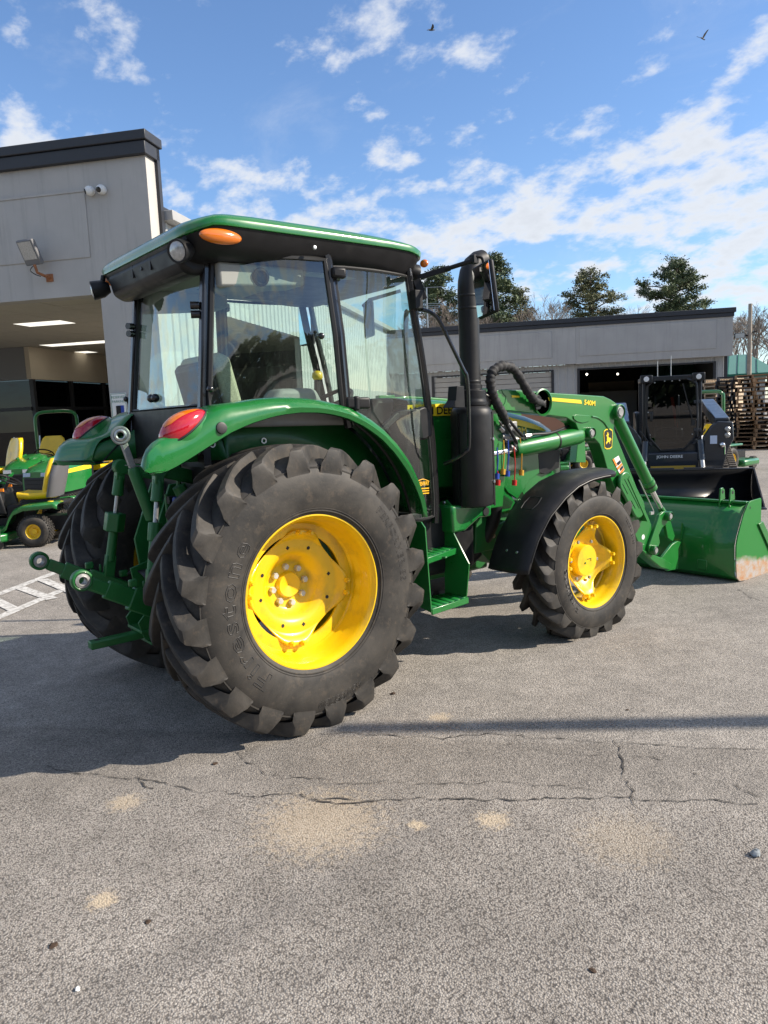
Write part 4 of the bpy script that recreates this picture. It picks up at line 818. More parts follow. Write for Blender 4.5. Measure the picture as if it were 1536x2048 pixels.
rows = [ring(0, -0.003, 0.010), ring(0, -0.03, 0.020), ring(0.3, -0.075, 0.045), ring(0.8, -0.115, 0.080), ring(1, -0.135, 0.12), ring(1, -0.14, 0.25)]
v, f = grid(rows, True); f.append(tuple(range(len(v)-n_, len(v))))
O('roof_surround', (v, f), 'black', smooth=60)
O('rear_roof_panel', [prism([(-0.425, -0.50, 2.535), (-0.40, -0.50, 2.41), (-0.33, -0.50, 2.375), (-0.24, -0.50, 2.40), (-0.24, -0.50, 2.53)], (0, 1.0, 0))], 'black', bevel=0.03, segs=3)
for y in (0.10, -0.16): O('panel_slot', cbox((-0.416, y, 2.49), (0.008, 0.014, 0.07)), 'rubber_seal', bevel=0.003)
O('panel_slot', lathe([(0.012, 0), (0.011, 0.004), (0, 0.004)], (-0.416, -0.03, 2.485), (-1, 0, 0.1), 12), 'rubber_seal')
def worklamp(c, ax, r=0.054, ln=0.10):
    c = V(c); ax = V(ax).normalized()
    w = O('work_lamp', [lathe([(r*0.55, -ln), (r*0.95, -ln*0.6), (r*1.05, -0.01), (r*1.05, 0.006), (r*0.9, 0.006), (r*0.9, 0.0), (0, 0.0)], c, ax, 28), cyl(c-ax*0.05, c-ax*0.05+V((0.02, 0, 0.08)), 0.015)], 'black')
    O('lens', lathe([(r*0.9, 0.001), (r*0.6, 0.010), (0, 0.014)], c, ax, 28), 'lamp_glass', w)
worklamp((-0.455, -0.600, 2.468), (-0.86, -0.45, -0.22)); worklamp((-0.485, 0.585, 2.455), (-0.93, 0.30, -0.2))
worklamp((1.17, -0.50, 2.50), (0.95, -0.2, -0.2)); worklamp((1.17, 0.50, 2.50), (0.95, 0.2, -0.2))
for s in (-1, 1):
    O('marker_lamp', ball((0, 0, 0), (0.115, 0.03, 0.038), 24, 14), 'amber', smooth=80, loc=(-0.262, s*0.688, 2.538))
    O('marker_lamp', ball((0, 0, 0), (0.022, 0.03, 0.024), 20, 12), 'amber', smooth=80, loc=(1.105, s*0.655, 2.53))
    O('roof_bolt', lathe([(0.012, 0), (0.010, 0.008), (0, 0.010)], (0.28, s*0.70, 2.535), (0, s, 0), 12), 'steel')
# ------------------------------------------------------------------ mirror, handrail
O('mirror_bracket', [bar(P(832, 560, -0.60), P(846, 600, -0.62), 0.05, 0.05), box((1.02, -0.66, 2.26), (1.08, -0.60, 2.37)), bar(P(836, 556, -0.60), P(900, 536, -0.76), 0.028, 0.032), tube([P(890, 539, -0.74), P(946, 521, -0.90)], 0.014, 10), tube(smooth_path([P(941, 520, -0.89), P(950, 513, -0.91), P(964, 516, -0.93), P(969, 535, -0.94)]), 0.011, 8), cbox(P(948, 519, -0.90), (0.04, 0.04, 0.05))], 'black', bevel=0.005)
mc = P(966, 579, -0.94); mn = V((-0.97, 0.16, -0.02)).normalized(); mr_ = V((0, 0, 1)).cross(mn).normalized(); mu = mn.cross(mr_); mr_, mu = mr_*cos(0.13)+mu*sin(0.13), mu*cos(0.13)-mr_*sin(0.13)
mh = O('mirror_head', oriented(mc-mn*0.02, mr_, mu, mn, 0.095, 0.158, 0.018), 'black', bevel=0.028, segs=4)
O('mirror_glass', oriented(mc, mr_, mu, mn, 0.083, 0.146, 0.001), 'mirror', mh, bevel=0.0)
for s in (1,):
    mcl = V((1.30, 0.98, 2.36)); O('mirror_head', oriented(mcl, V((0, 1, 0)), V((0, 0, 1)), V((-1, 0, 0)), 0.095, 0.158, 0.018), 'black', bevel=0.028, segs=4)
    O('mirror_glass', oriented(mcl+V((-0.0195, 0, 0)), V((0, 1, 0)), V((0, 0, 1)), V((-1, 0, 0)), 0.083, 0.146, 0.001), 'mirror')
    O('mirror_arm', tube([(1.05, 0.6, 2.46), (1.25, 0.9, 2.54), (1.30, 0.98, 2.50)], 0.014, 8), 'black')
O('handrail', tube(smooth_path([P(832, 612, -0.60), P(838, 617, -0.62), P(861, 625, -0.68), P(878, 641, -0.71), P(905, 695, -0.74), P(927, 740, -0.76), P(934, 755, -0.765), P(937, 800, -0.765), P(938, 888, -0.765), P(931, 904, -0.75), P(910, 918, -0.68), P(889, 928, -0.60)], 4), 0.0125, 10), 'black_gloss')
# ------------------------------------------------------------------ muffler and stack
mx, my = 1.525, -0.60
mf = O('muffler', [lathe([(0.10, 0.0), (0.135, 0.012), (0.140, 0.03), (0.140, 0.60), (0.136, 0.635), (0.118, 0.66), (0.085, 0.672), (0.0, 0.674)], (mx, my, 0.995), (0, 0, 1), 48)], 'soot', smooth=40)
O('shield_seam', [bar((mx+0.068, my-0.126, 1.0), (mx+0.068, my-0.126, 1.62), 0.006, 0.012), bar((mx-0.138, my-0.02, 1.0), (mx-0.138, my-0.02, 1.62), 0.012, 0.006)], 'black_gloss', mf)
for z in (1.16, 1.44): O('shield_screw', lathe([(0.012, 0), (0.010, 0.006), (0, 0.008)], (mx+0.063, my-0.130, z), (0.4, -0.9, 0), 12), 'steel', mf)
O('shield_base', [tube(smooth_path([(mx, my, 1.665), (mx, my, 1.69), (mx+0.002, my, 1.76), (mx+0.003, my, 1.80)]), [0.105]*7+[0.10]*6+[0.074]*6, 28), prism([P(x, y, -0.70) for x, y in ((902,815),(912,800),(914,772),(928,772),(930,815))], (0, 0.08, 0))], 'black', mf, bevel=0.008)
path = [(mx, my, z) for z in (1.70, 1.9, 2.1, 2.3, 2.40)] + [(mx+0.006, my, 2.46), (mx+0.022, my, 2.515), (mx+0.055, my, 2.565), (mx+0.10, my, 2.595), (mx+0.14, my, 2.605)]
st = O('exhaust_stack', tube(path, 0.0675, 32), 'soot', smooth=50)
O('stack_mouth', lathe([(0.0676, 0), (0.060, 0.002), (0.058, -0.05), (0, -0.05)], path[-1], V((0.04, 0, 0.01)), 28), 'rubber_seal', st)
for z in (1.81, 2.36, 2.28): O('stack_band', lathe([(0.0675, 0), (0.0695, 0.004), (0.0695, 0.014), (0.0675, 0.018)], (mx, my, z), (0, 0, 1), 32, caps=False), 'soot', st)
# ------------------------------------------------------------------ hood
hood_sec = []
for (x, zt, hw, zb) in ((1.20, 1.745, 0.37, 1.12), (1.45, 1.735, 0.375, 1.12), (1.80, 1.695, 0.38, 1.10), (2.10, 1.645, 0.38, 1.05), (2.35, 1.60, 0.375, 0.98), (2.55, 1.545, 0.36, 0.95), (2.70, 1.48, 0.335, 0.95), (2.80, 1.40, 0.30, 0.96), (2.86, 1.30, 0.26, 0.97), (2.88, 1.15, 0.25, 0.97)):
    sec = []
    for (fy, fz) in ((-1.0, 0.0), (-1.02, 0.35), (-1.015, 0.62), (-1.0, 0.82), (-0.97, 0.90), (-0.88, 0.955), (-0.6, 0.985), (-0.3, 0.997), (0, 1.0), (0.3, 0.997), (0.6, 0.985), (0.88, 0.955), (0.97, 0.90), (1.0, 0.82), (1.015, 0.62), (1.02, 0.35), (1.0, 0.0)):
        sec.append(V((x, fy*hw, zb+(zt-zb)*fz)))
    hood_sec.append(sec)
v, f = grid(hood_sec); k_ = len(hood_sec[0]); f.append(tuple(range(len(v)-k_, len(v))))
hood = O('hood', (v, f), 'green', smooth=45)
O('side_grille', [prism([P(x, y, -0.392) for x, y in ((1076,888),(1108,872),(1120,905),(1118,935),(1092,948),(1079,945))], (0, 0.03, 0))], 'black', hood)
O('engine_panel', [prism([P(x, y, -0.40) for x, y in ((990,905),(1050,898),(1076,893),(1079,946),(1060,960),(1035,998),(1016,985),(1000,962),(990,955))], (0, 0.02, 0))], 'green', hood, bevel=0.004)
vent = O('vent_screen', [prism([P(x, y, -0.39) for x, y in ((990,960),(1002,965),(1022,990),(1030,1005),(1018,1026),(992,1030))], (0, 0.015, 0))], 'green', hood)
for k in range(14):
    x = 996+k*2.1; O('vent_slot', bar(P(x+2, 982+k*1.6, -0.3915), P(x-3, 1020-k*0.3, -0.3915), 0.003, 0.004), 'rubber_seal', vent)
O('yellow_band', [grid([[P(x, y, -0.392) for x, y in ((815,810),(868,808),(930,806))], [P(x, y, -0.392) for x, y in ((815,823),(868,832),(930,830))]])], 'decal_yellow', hood, smooth=0)
d0 = P(835, 829, -0.394); d1 = P(905, 828, -0.394)
O('hood_lettering', [text_on('DEERE', 0.072, P(873, 828.5, -0.3935), (1,0,0), (0,0,1), off=0.001, bold=0.0012, font_scale=1.15), text_on('JOHN', 0.072, P(866, 828.5, -0.3935)-V((0.205, 0, 0)), (1,0,0), (0,0,1), off=0.001, bold=0.0012, font_scale=1.15)], 'black', hood, smooth=0, fix=False)
O('yellow_swoosh', [grid([[P(x, y, -0.397) for x, y in ((1008,828),(1022,835.5),(1045,841),(1068,848),(1085,856),(1092,861))], [P(x, y, -0.397) for x, y in ((1008,845),(1022,848),(1045,853),(1068,858),(1085,861.5),(1092,862))]])], 'decal_yellow', hood, smooth=0)
O('model_lettering', text_on('5100M', 0.066, P(1058, 866, -0.397)-V((0.245, 0, 0)), (1,0,0), (0,0,1), off=0.001, bold=0.001, font_scale=1.2), 'decal_yellow', hood, smooth=0, fix=False)
for zz in (1.36,): O('panel_seam', tube([V((x, -0.3935 if x < 2.3 else -0.385, zz-0.03*(x-1.2))) for x in (1.70, 2.0, 2.3)], 0.003, 5), 'rubber_seal', hood)
O('panel_seam', tube([V((1.98, -0.392, z)) for z in (1.12, 1.3, 1.5, 1.60)], 0.003, 5), 'rubber_seal', hood)
O('pto_shield', grid([[V((-0.40, y, 0.78+0.05*cos(y*9))) for y in (-0.16, -0.08, 0, 0.08, 0.16)], [V((-0.58, y, 0.77+0.05*cos(y*9))) for y in (-0.16, -0.08, 0, 0.08, 0.16)]]), 'black', solid=0.008)
O('pto_shaft', lathe([(0.025, 0), (0.025, 0.12), (0.018, 0.125), (0.018, 0.135), (0.025, 0.14), (0.025, 0.16)], (-0.40, 0, 0.70), (-1, 0, 0), 16), 'steel')
# ------------------------------------------------------------------ steps
O('step_plate', prism([PX(x, y, 1.32) for x, y in ((881,1003),(893,1000),(907.5,1017.5),(906,1049),(907.5,1067.5),(938,1128),(932.5,1196),(890,1196),(889,1114),(874,1089),(874,1035))], (0.008, 0, 0)), 'green')
O('step_plate', prism([V((0.96, -0.70, 0.965)), V((0.96, -0.735, 0.93)), V((0.96, -0.765, 0.40)), V((0.96, -0.55, 0.44)), V((0.96, -0.46, 0.60)), V((0.96, -0.46, 0.95))], (0.008, 0, 0)), 'green')
for z in (-1,):
    for (yo, yi, zz) in ((-0.735, -0.50, 0.725), (-0.758, -0.52, 0.405)):
        stp = O('step', [bar((0.965, yo-0.005, zz), (1.322, yo+(0.10 if zz > 0.6 else 0.035), zz), 0.012, 0.04), bar((0.965, yi, zz), (1.322, yi, zz), 0.012, 0.035), bar((1.14, yo+0.01, zz-0.008), (1.14, yi, zz-0.008), 0.02, 0.012)], 'green', bevel=0.004)
        for k in range(6):
            x = 0.995+k*0.058; y0 = yo+(0.10 if zz > 0.6 else 0.035)*(k/5)
            v, f = grid([[V((x, y0+0.01, zz+0.008)), V((x, yi, zz+0.008))], [V((x+0.03, y0+0.01, zz+0.022)), V((x+0.03, yi, zz+0.022))]]); O('tread_tooth', (v, f), 'green', stp, solid=0.004)
for (y, z) in ((-0.53, 1.035), (-0.53, 0.985)): O('plate_bolt', lathe([(0.012, 0), (0.010, 0.008), (0, 0.010)], (1.319, y, z), (-1, 0, 0), 12), 'steel')
# dealer sticker low on the door glass
M['sticker'] = mat('sticker_yellow', (0.80, 0.42, 0.0), 0.5)
s0 = P(835, 985, -0.640)
stk = O('dealer_sticker', [text_on('GREENWAY', 0.036, P(831, 973, -0.635), (1, 0, 0), (0, 0, 1), off=0.0, bold=0.0012, font_scale=0.58)]+[bar(P(834, 978+5*i_, -0.633), P(858, 976+5*i_, -0.622), 0.001, 0.007) for i_ in range(3)], 'sticker', smooth=0, fix=False)
O('sticker_arch', tube(smooth_path([P(834, 963, -0.634), P(846, 958.5, -0.634), P(858, 963, -0.634)]), 0.003, 5), 'sticker', stk)
# ------------------------------------------------------------------ front fenders
fp = [(1052,1150),(1060,1118),(1072,1080),(1096,1032),(1128,992),(1155,968),(1182,954),(1210,947),(1233,944)]
fo = [P(x, y, -0.985) for x, y in resample_px] if False else [P(p.x, p.y, -0.985) for p in resample(fp, 26)]
rows = []
for k, p in enumerate(fo):
    rad = V((p.x-WB, 0, p.z-ZF)).normalized(); tp = 1.0
    rows.append([p+V((0, 0.006, 0))-rad*0.035, p-rad*0.012, p+V((0, 0.02, 0))+rad*0.006, V((p.x, -0.90, p.z))+rad*0.022, V((p.x, -0.80, p.z))+rad*0.026, V((p.x, -0.70, p.z))+rad*0.020, V((p.x, -0.655, p.z))+rad*0.004, V((p.x, -0.652, p.z))-rad*0.02])
for fn in (lambda v: v, mir):
    ff = O('front_fender', fn(grid(rows)), 'black', solid=0.006, smooth=50)
    O('fender_groove', fn(tube([p+V((0, -0.004, 0))-V((p.x-WB, 0, p.z-ZF)).normalized()*0.020 for p in fo[2:-1]], 0.004, 6)), 'rubber_seal', ff)
    O('fender_bracket', fn(comb(bar((WB-0.2, -0.60, ZF+0.1), (WB-0.35, -0.80, ZF+0.50), 0.06, 0.012), bar((WB-0.1, -0.6, ZF+0.1), (WB+0.05, -0.8, ZF+0.58), 0.06, 0.012))), 'black', ff)
    O('fender_bolt', fn(comb(*[lathe([(0.010, 0), (0.008, 0.006), (0, 0.008)], PX(x, y, 1.625), (-1, 0, 0.3), 10) for x, y in ((1014, 1101), (1034, 1105))])), 'steel', ff)
    O('fender_emblem', fn(tube([rows[14].__getitem__(4).lerp(rows[11][4], t)+V((0, dy, 0.002)) for t, dy in ((0.1, -0.05), (0.5, -0.06), (0.9, -0.05), (0.95, 0.0), (0.9, 0.05), (0.5, 0.06), (0.1, 0.05), (0.05, 0.0))], 0.003, 5, closed=True)), 'rubber_seal', ff)
# ------------------------------------------------------------------ three point hitch
for s in (-1, 1):
    be = V((-0.994, s*0.389, 0.891)); fe_ = V((-0.20, s*0.27, 0.46)); mid = V((-0.60, s*0.335, 0.665)); n1 = be.lerp(mid, 0.30); n2 = be.lerp(mid, 0.62)
    lk = O('lower_link', [bar(n2, mid.lerp(fe_, 0.2), 0.045, 0.125), bar(n1, mid, 0.030, 0.095), bar(mid, fe_, 0.030, 0.10), bar(be.lerp(n2, 0.17), n2, 0.026, 0.066), lathe([(0.036, -0.022), (0.051, -0.022), (0.053, -0.015), (0.053, 0.015), (0.051, 0.022), (0.036, 0.022), (0.036, -0.022)], be, (0, 1, 0), 28, caps=False), cbox(n2+V((0.02, 0, 0.075)), (0.045, 0.03, 0.04)), cbox(n2.lerp(mid, 0.4)+V((0.02, 0, 0.085)), (0.015, 0.015, 0.05)), cbox(mid+V((0.06, 0, 0.085)), (0.05, 0.03, 0.04))], 'green_cast', bevel=0.008)
    O('ball_joint', [lathe([(0.032, -0.024), (0.036, -0.0235), (0.036, 0.0235), (0.032, 0.024), (0.022, 0.028), (0.020, 0.026), (0.020, -0.026), (0.022, -0.028), (0.032, -0.024)], be, (0, 1, 0), 28, caps=False)], 'cast', lk)
    top = V((-0.515, s*0.29, 1.395)); bot = V((-0.632, s*0.332, 0.745)); ax = bot-top
    lr = O('lift_rod', [bar(top+V((0.0, 0, 0.03)), top+ax*0.12, 0.055, 0.05), tube([top+ax*0.08, top+ax*0.26], [0.030, 0.034], 14), lathe([(0.045, -0.03), (0.045, 0.03)], top, (0, 1, 0), 20)], 'green_cast', bevel=0.006)
    O('rod_fork', [tube([top+ax*0.52, top+ax*0.86], [0.026, 0.030], 14), bar(top+ax*0.80, bot, 0.045, 0.06)], 'green_cast', lr, bevel=0.006)
    O('rod_screw', tube([top+ax*0.24, top+ax*0.54], 0.013, 10), 'steel', lr)
    O('adjuster', [lathe([(0.062, -0.055), (0.062, 0.055)], top+ax*0.50, ax, 6)] if s > 0 else [lathe([(0.04, -0.05), (0.04, 0.05)], top+ax*0.50, ax, 8)], 'green_cast', lr, bevel=0.006)
    O('lift_arm', [bar((-0.12, s*0.24, 1.28), top, 0.045, 0.075), lathe([(0.07, -0.03), (0.07, 0.03)], (-0.12, s*0.24, 1.28), (0, 1, 0), 20)], 'green_cast', bevel=0.01)
    O('stabilizer', [tube([(-0.16, s*0.42, 0.55), (-0.62, s*0.36, 0.66)], 0.018, 8)], 'green_cast')
tl0, tl1 = V((-0.604, -0.01, 1.583)), V((-0.470, -0.03, 1.08)); ax = tl1-tl0
tk = O('top_link', [lathe([(0.034, -0.018), (0.050, -0.018), (0.052, -0.012), (0.052, 0.012), (0.050, 0.018), (0.034, 0.018), (0.034, -0.018)], tl0, (-0.35, -0.9, 0.1), 28, caps=False), bar(tl0+ax*0.085, tl0+ax*0.36, 0.036, 0.03, (0, 1, 0)), tube([tl0+ax*0.30, tl0+ax*0.42], 0.016, 10)], 'cast', bevel=0.004)
O('link_tube', tube([tl0+ax*0.36, tl0+ax*0.40, tl0+ax*0.95], [0.026, 0.034, 0.034], 16), 'green_cast', tk)
O('link_ball', [lathe([(0.034, -0.021), (0.034, 0.021), (0.024, 0.025), (0.018, 0.022), (0.018, -0.022), (0.024, -0.025), (0.034, -0.021)], tl0, (-0.35, -0.9, 0.1), 24, caps=False)], 'steel', tk)
O('link_bracket', [prism([(-0.36, -0.14, 0.62), (-0.50, -0.14, 0.70), (-0.53, -0.14, 0.98), (-0.40, -0.14, 1.30), (-0.34, -0.14, 1.30)], (0, 0.02, 0)), prism([(-0.36, 0.14, 0.62), (-0.50, 0.14, 0.70), (-0.53, 0.14, 0.98), (-0.40, 0.14, 1.30), (-0.34, 0.14, 1.30)], (0, -0.02, 0)), bar((-0.45, -0.14, 0.80), (-0.45, 0.14, 0.80), 0.12, 0.02), prism([(-0.47, -0.02, 0.88), (-0.62, -0.02, 0.84), (-0.60, -0.02, 0.70), (-0.47, -0.02, 0.66)], (0, 0.012, 0))], 'green_cast', bevel=0.004)
O('drawbar', [bar((-0.875, 0, 0.447), (0.10, 0, 0.455), 0.065, 0.045)], 'green_cast', bevel=0.008)
O('drawbar_pin_hole', lathe([(0.017, 0), (0, 0.0005)], (-0.83, 0, 0.470), (0, 0, 1), 16), 'rubber_seal')
O('drawbar_hanger', [prism([(-0.45, -0.10, 0.40), (-0.60, -0.10, 0.44), (-0.63, -0.10, 0.54), (-0.52, -0.10, 0.66), (-0.40, -0.10, 0.62)], (0, 0.012, 0)), bar((-0.56, -0.11, 0.485), (-0.56, 0.11, 0.485), 0.12, 0.018), bar((-0.53, -0.11, 0.41), (-0.53, 0.11, 0.41), 0.08, 0.016), prism([(-0.45, 0.09, 0.40), (-0.60, 0.09, 0.44), (-0.63, 0.09, 0.54), (-0.52, 0.09, 0.66), (-0.40, 0.09, 0.62)], (0, 0.012, 0))], 'green_cast', bevel=0.003)
O('lift_cylinder', [tube([(-0.22, -0.33, 0.80), (-0.42, -0.31, 1.30)], 0.038, 12), tube([(-0.44, -0.18, 0.72), (-0.44, -0.18, 1.25)], 0.012, 8), tube([(-0.38, -0.24, 1.42), (-0.42, -0.24, 0.95), (-0.40, -0.22, 0.80)], 0.014, 8)], 'green_cast')
for k, (y, z) in enumerate(((-0.18, 1.22), (-0.18, 1.15), (-0.10, 1.22), (-0.10, 1.15))): O('hydraulic_coupler', [cyl((-0.38, y-0.12, z), (-0.45, y-0.12, z), 0.022, 12)], [M['sign_blue'], M['cast'], M['black'], M['cast']][k])
# ================================================================== LOADER (moves with the tractor)
M['loader_green'] = mat('loader_green_paint', (0.008, 0.155, 0.020), 0.36, coat=0.5, noise=(5, 0.07), dirt=((0.03, 0.10, 0.03), 9, 0.64, 0.8))
arm_px = [(958,800),(960,783),(1007,778.5),(1050,781),(1091,785),(1150,788.5),(1208,792.5),(1222,799),(1236,809),(1241,820),(1238,830),(1229,836),(1228,858),(1262,945),(1303,1049),(1304,1072),(1296,1101),(1288,1103),(1281,1095),(1217,947),(1207,910),(1199,888),(1188,876),(1174,871),(1160,868),(1151,846),(1133,835),(1080,828.5),(1024,822),(966,819)]
YA = -0.575
arm = [P(x, y, YA) for x, y in arm_px]
def mirror_pair(name, vf, m_, **kw):
    a = O(name, vf, m_, **kw); b = O(name, mir(comb(*vf) if isinstance(vf, list) else vf), m_, **kw); return a, b
la, lb = mirror_pair('loader_arm', prism(arm, (0, 0.115, 0)), 'loader_green', bevel=0.006)
def on_arm(px, py, y=YA): return P(px, py, y)
def pinboss(px, py, r, y, name='pin_boss', parent=la):
    c = P(px, py, y); O(name, lathe([(r, 0.03), (r, -0.035), (r*0.86, -0.042), (r*0.80, -0.036)], c, (0, 1, 0), 28, caps=False), 'loader_green', parent)
    O('pin', lathe([(r*0.80, -0.030), (r*0.55, -0.033), (r*0.5, -0.040), (r*0.2, -0.040), (0, -0.040)], c, (0, 1, 0), 20), 'cast', parent)
pinboss(1234, 824, 0.062, YA); pinboss(1177, 866, 0.046, YA); pinboss(966, 800, 0.06, YA)
# hose port with its cover
pc = P(1084, 805, YA)
O('hose_port', lathe([(0.095, 0.0), (0.100, -0.014), (0.090, -0.018), (0.082, 0.0)], pc, (0, 1, 0), 36, caps=False), 'loader_green', la)
O('port_recess', lathe([(0.084, -0.003), (0, -0.003)], pc, (0, 1, 0), 30), 'rubber_seal', la)
O('port_cover', [prism([P(1076+dx, 805+dy, YA-0.03) for dx, dy in ((-4,-12),(2,-16),(7,-10),(8,2),(5,13),(-3,15),(-6,4))], (0, 0.012, 0))], 'black', la, bevel=0.003)
O('arm_seam', tube([P(x, y, YA-0.001) for x, y in ((1003,779),(1006,787),(1012,793),(1010,805),(1005,814))], 0.003, 5), 'green_cast', la)
O('gusset', [prism([P(x, y, YA-0.008) for x, y in ((1147,832),(1152,829),(1180,831),(1183,836),(1178,843),(1165,846),(1154,843),(1148,838))], (0, 0.008, 0))], 'loader_green', la, bevel=0.003)
O('weld_bead', [tube(smooth_path([P(x, y, YA-0.002) for x, y in ((1184,833),(1196,836),(1208,845),(1216,857),(1220,862))]), 0.007, 6)], 'loader_green', la)
O('yellow_band', [([P(x, y, YA-0.003) for x, y in ((1096,794.5),(1162,800),(1164,807.5),(1098,801.5))], [(0,1,2,3)])], 'decal_yellow', la, smooth=0)
O('small_decal', [([P(x, y, YA-0.003) for x, y in ((1023.5,790.5),(1039,791.5),(1039,795),(1023.5,795))], [(0,1,2,3)])], 'decal_yellow', la, smooth=0)
O('loader_lettering', text_on('540M', 0.052, P(1168, 809, YA-0.003), P(1196, 812, YA)-P(1168, 809, YA), V((0.06, 0, 1)), off=0.001, bold=0.0014, font_scale=1.2), 'decal_yellow', la, smooth=0, fix=False)
# leaping deer badge
bc = P(1216.5, 878, YA-0.003); bx = V((1, 0, 0)); bz = V((0, 0, 1))
def badge(pts, off, sc=1.0): return [bc + V((0.055*sc*a, -off, 0.072*sc*b)) for a, b in pts]
oct_ = [(-0.80,-0.85),(-0.35,-1.0),(0.35,-1.0),(0.80,-0.85),(0.98,0.55),(0.90,0.85),(0.45,1.0),(-0.45,1.0),(-0.90,0.85),(-0.98,0.55)]
O('badge_border', (badge(oct_, 0.0005, 1.12), [tuple(range(10))]), 'decal_yellow', la, smooth=0)
O('badge_field', (badge(oct_, 0.0015, 1.0), [tuple(range(10))]), 'black_gloss', la, smooth=0)
deer = [(-0.62,-0.50),(-0.52,-0.62),(-0.30,-0.44),(-0.10,-0.34),(0.20,-0.36),(0.30,-0.60),(0.42,-0.58),(0.38,-0.32),(0.62,-0.12),(0.72,-0.30),(0.70,0.02),(0.50,0.12),(0.10,0.16),(-0.02,0.28),(-0.04,0.42),(0.12,0.56),(0.10,0.66),(-0.06,0.56),(-0.02,0.80),(-0.12,0.80),(-0.18,0.60),(-0.30,0.86),(-0.38,0.82),(-0.30,0.58),(-0.50,0.48),(-0.58,0.38),(-0.44,0.36),(-0.36,0.30),(-0.40,-0.02),(-0.34,-0.16),(-0.60,-0.36)]
O('badge_deer', (badge(deer, 0.0025, 0.92), [tuple(range(len(deer)))]), 'decal_yellow', la, smooth=0)
# warning label
M['orange'] = mat('warning_orange', (0.80, 0.22, 0.01), 0.5)
wl = [P(x, y, YA-0.003) for x, y in ((1225,919),(1237,911),(1249,939),(1241,951))]
O('warning_label', (wl, [(0,1,2,3)]), 'white', la, smooth=0)
def wq(u0, u1, v0, v1, off):
    f = lambda u, v: wl[0].lerp(wl[1], u).lerp(wl[3].lerp(wl[2], u), v)+V((0, -off, 0))
    return [f(u0, v0), f(u1, v0), f(u1, v1), f(u0, v1)], [(0,1,2,3)]
O('label_header', [wq(0.0, 0.25, 0, 0.45, 0.001), wq(0.02, 0.98, 0.52, 0.66, 0.001), wq(0.02, 0.98, 0.86, 0.98, 0.001)], 'orange', la, smooth=0)
O('label_picture', [wq(0.3, 0.95, 0.30, 0.48, 0.001), wq(0.3, 0.95, 0.68, 0.84, 0.001)], 'black', la, smooth=0)
# parking stand plate with pressed slots
ca, cb_ = P(1252, 964, -0.625), P(1279, 1017, -0.625); d = (cb_-ca).normalized(); nx = V((d.z, 0, -d.x))
cap = []
for i in range(13): a = pi*i/12; cap.append(ca + (nx*cos(a) - d*sin(a))*0.085)
for i in range(13): a = pi*i/12; cap.append(cb_ + (-nx*cos(a) + d*sin(a))*0.085)
pl = O('stand_plate', prism(cap, (0, 0.03, 0)), 'loader_green', bevel=0.012)
for (o_, a0, a1) in ((-0.042, 0.02, 0.10), (-0.042, 0.19, 0.27), (0.0, -0.03, 0.30), (0.042, -0.02, 0.09), (0.042, 0.17, 0.26)):
    O('pressed_slot', tube([ca+nx*o_+d*a0+V((0, 0.002, 0)), ca+nx*o_+d*a1+V((0, 0.002, 0))], 0.006, 6), 'green_cast', pl)
O('stand_bracket', [bar(P(1252, 955, -0.60), P(1290, 1040, -0.60), 0.03, 0.06, (0, 1, 0))], 'loader_green')
O('arm_hole', lathe([(0.022, 0), (0, 0.0005)], P(1286.5, 1074, YA-0.001), (0, -1, 0), 16), 'white', la)
# cylinders
a_, b_ = P(1026, 899, -0.53), P(1160, 871, -0.53); ax = (b_-a_).normalized()
lc, _ = mirror_pair('lift_ram', [tube([a_, a_+ax*0.02, b_-ax*0.04, b_-ax*0.01, b_], [0.058, 0.066, 0.066, 0.060, 0.035], 28), tube([b_, P(1176, 867, -0.53)], 0.035, 14)], 'loader_green')
O('ram_rod', tube([a_-ax*0.30, a_+ax*0.01], 0.026, 14), 'chrome', lc)
O('ram_clip', lathe([(0.067, -0.008), (0.069, -0.008), (0.069, 0.008), (0.067, 0.008)], P(1108, 882, -0.53), ax, 28, caps=False), 'black', lc)
c1, c2 = P(1233, 833, -0.53), P(1302, 978, -0.53); ax2 = (c2-c1).normalized()
tc, _ = mirror_pair('tilt_ram', [tube([c1, c1+ax2*0.03, c2-ax2*0.10, c2-ax2*0.095, c2], [0.035, 0.047, 0.047, 0.056, 0.056], 24)], 'loader_green')
O('ram_band', lathe([(0.0565, -0.006), (0.058, -0.006), (0.058, 0.006), (0.0565, 0.006)], c2-ax2*0.05, ax2, 24, caps=False), 'rubber_seal', tc)
e_ = P(1322, 1018, -0.53)
O('ram_rod', tube([c2-ax2*0.01, e_], 0.024, 14), 'chrome', tc)
O('rod_end', tube([e_-(e_-c2).normalized()*0.02, P(1330, 1032, -0.53)], [0.028, 0.034], 12), 'loader_green', tc)
O('level_rod', [tube([P(1278, 960, -0.61), P(1307, 1022, -0.61)], 0.006, 6), cbox(P(1303, 1026, -0.61), (0.05, 0.02, 0.025))], 'steel')
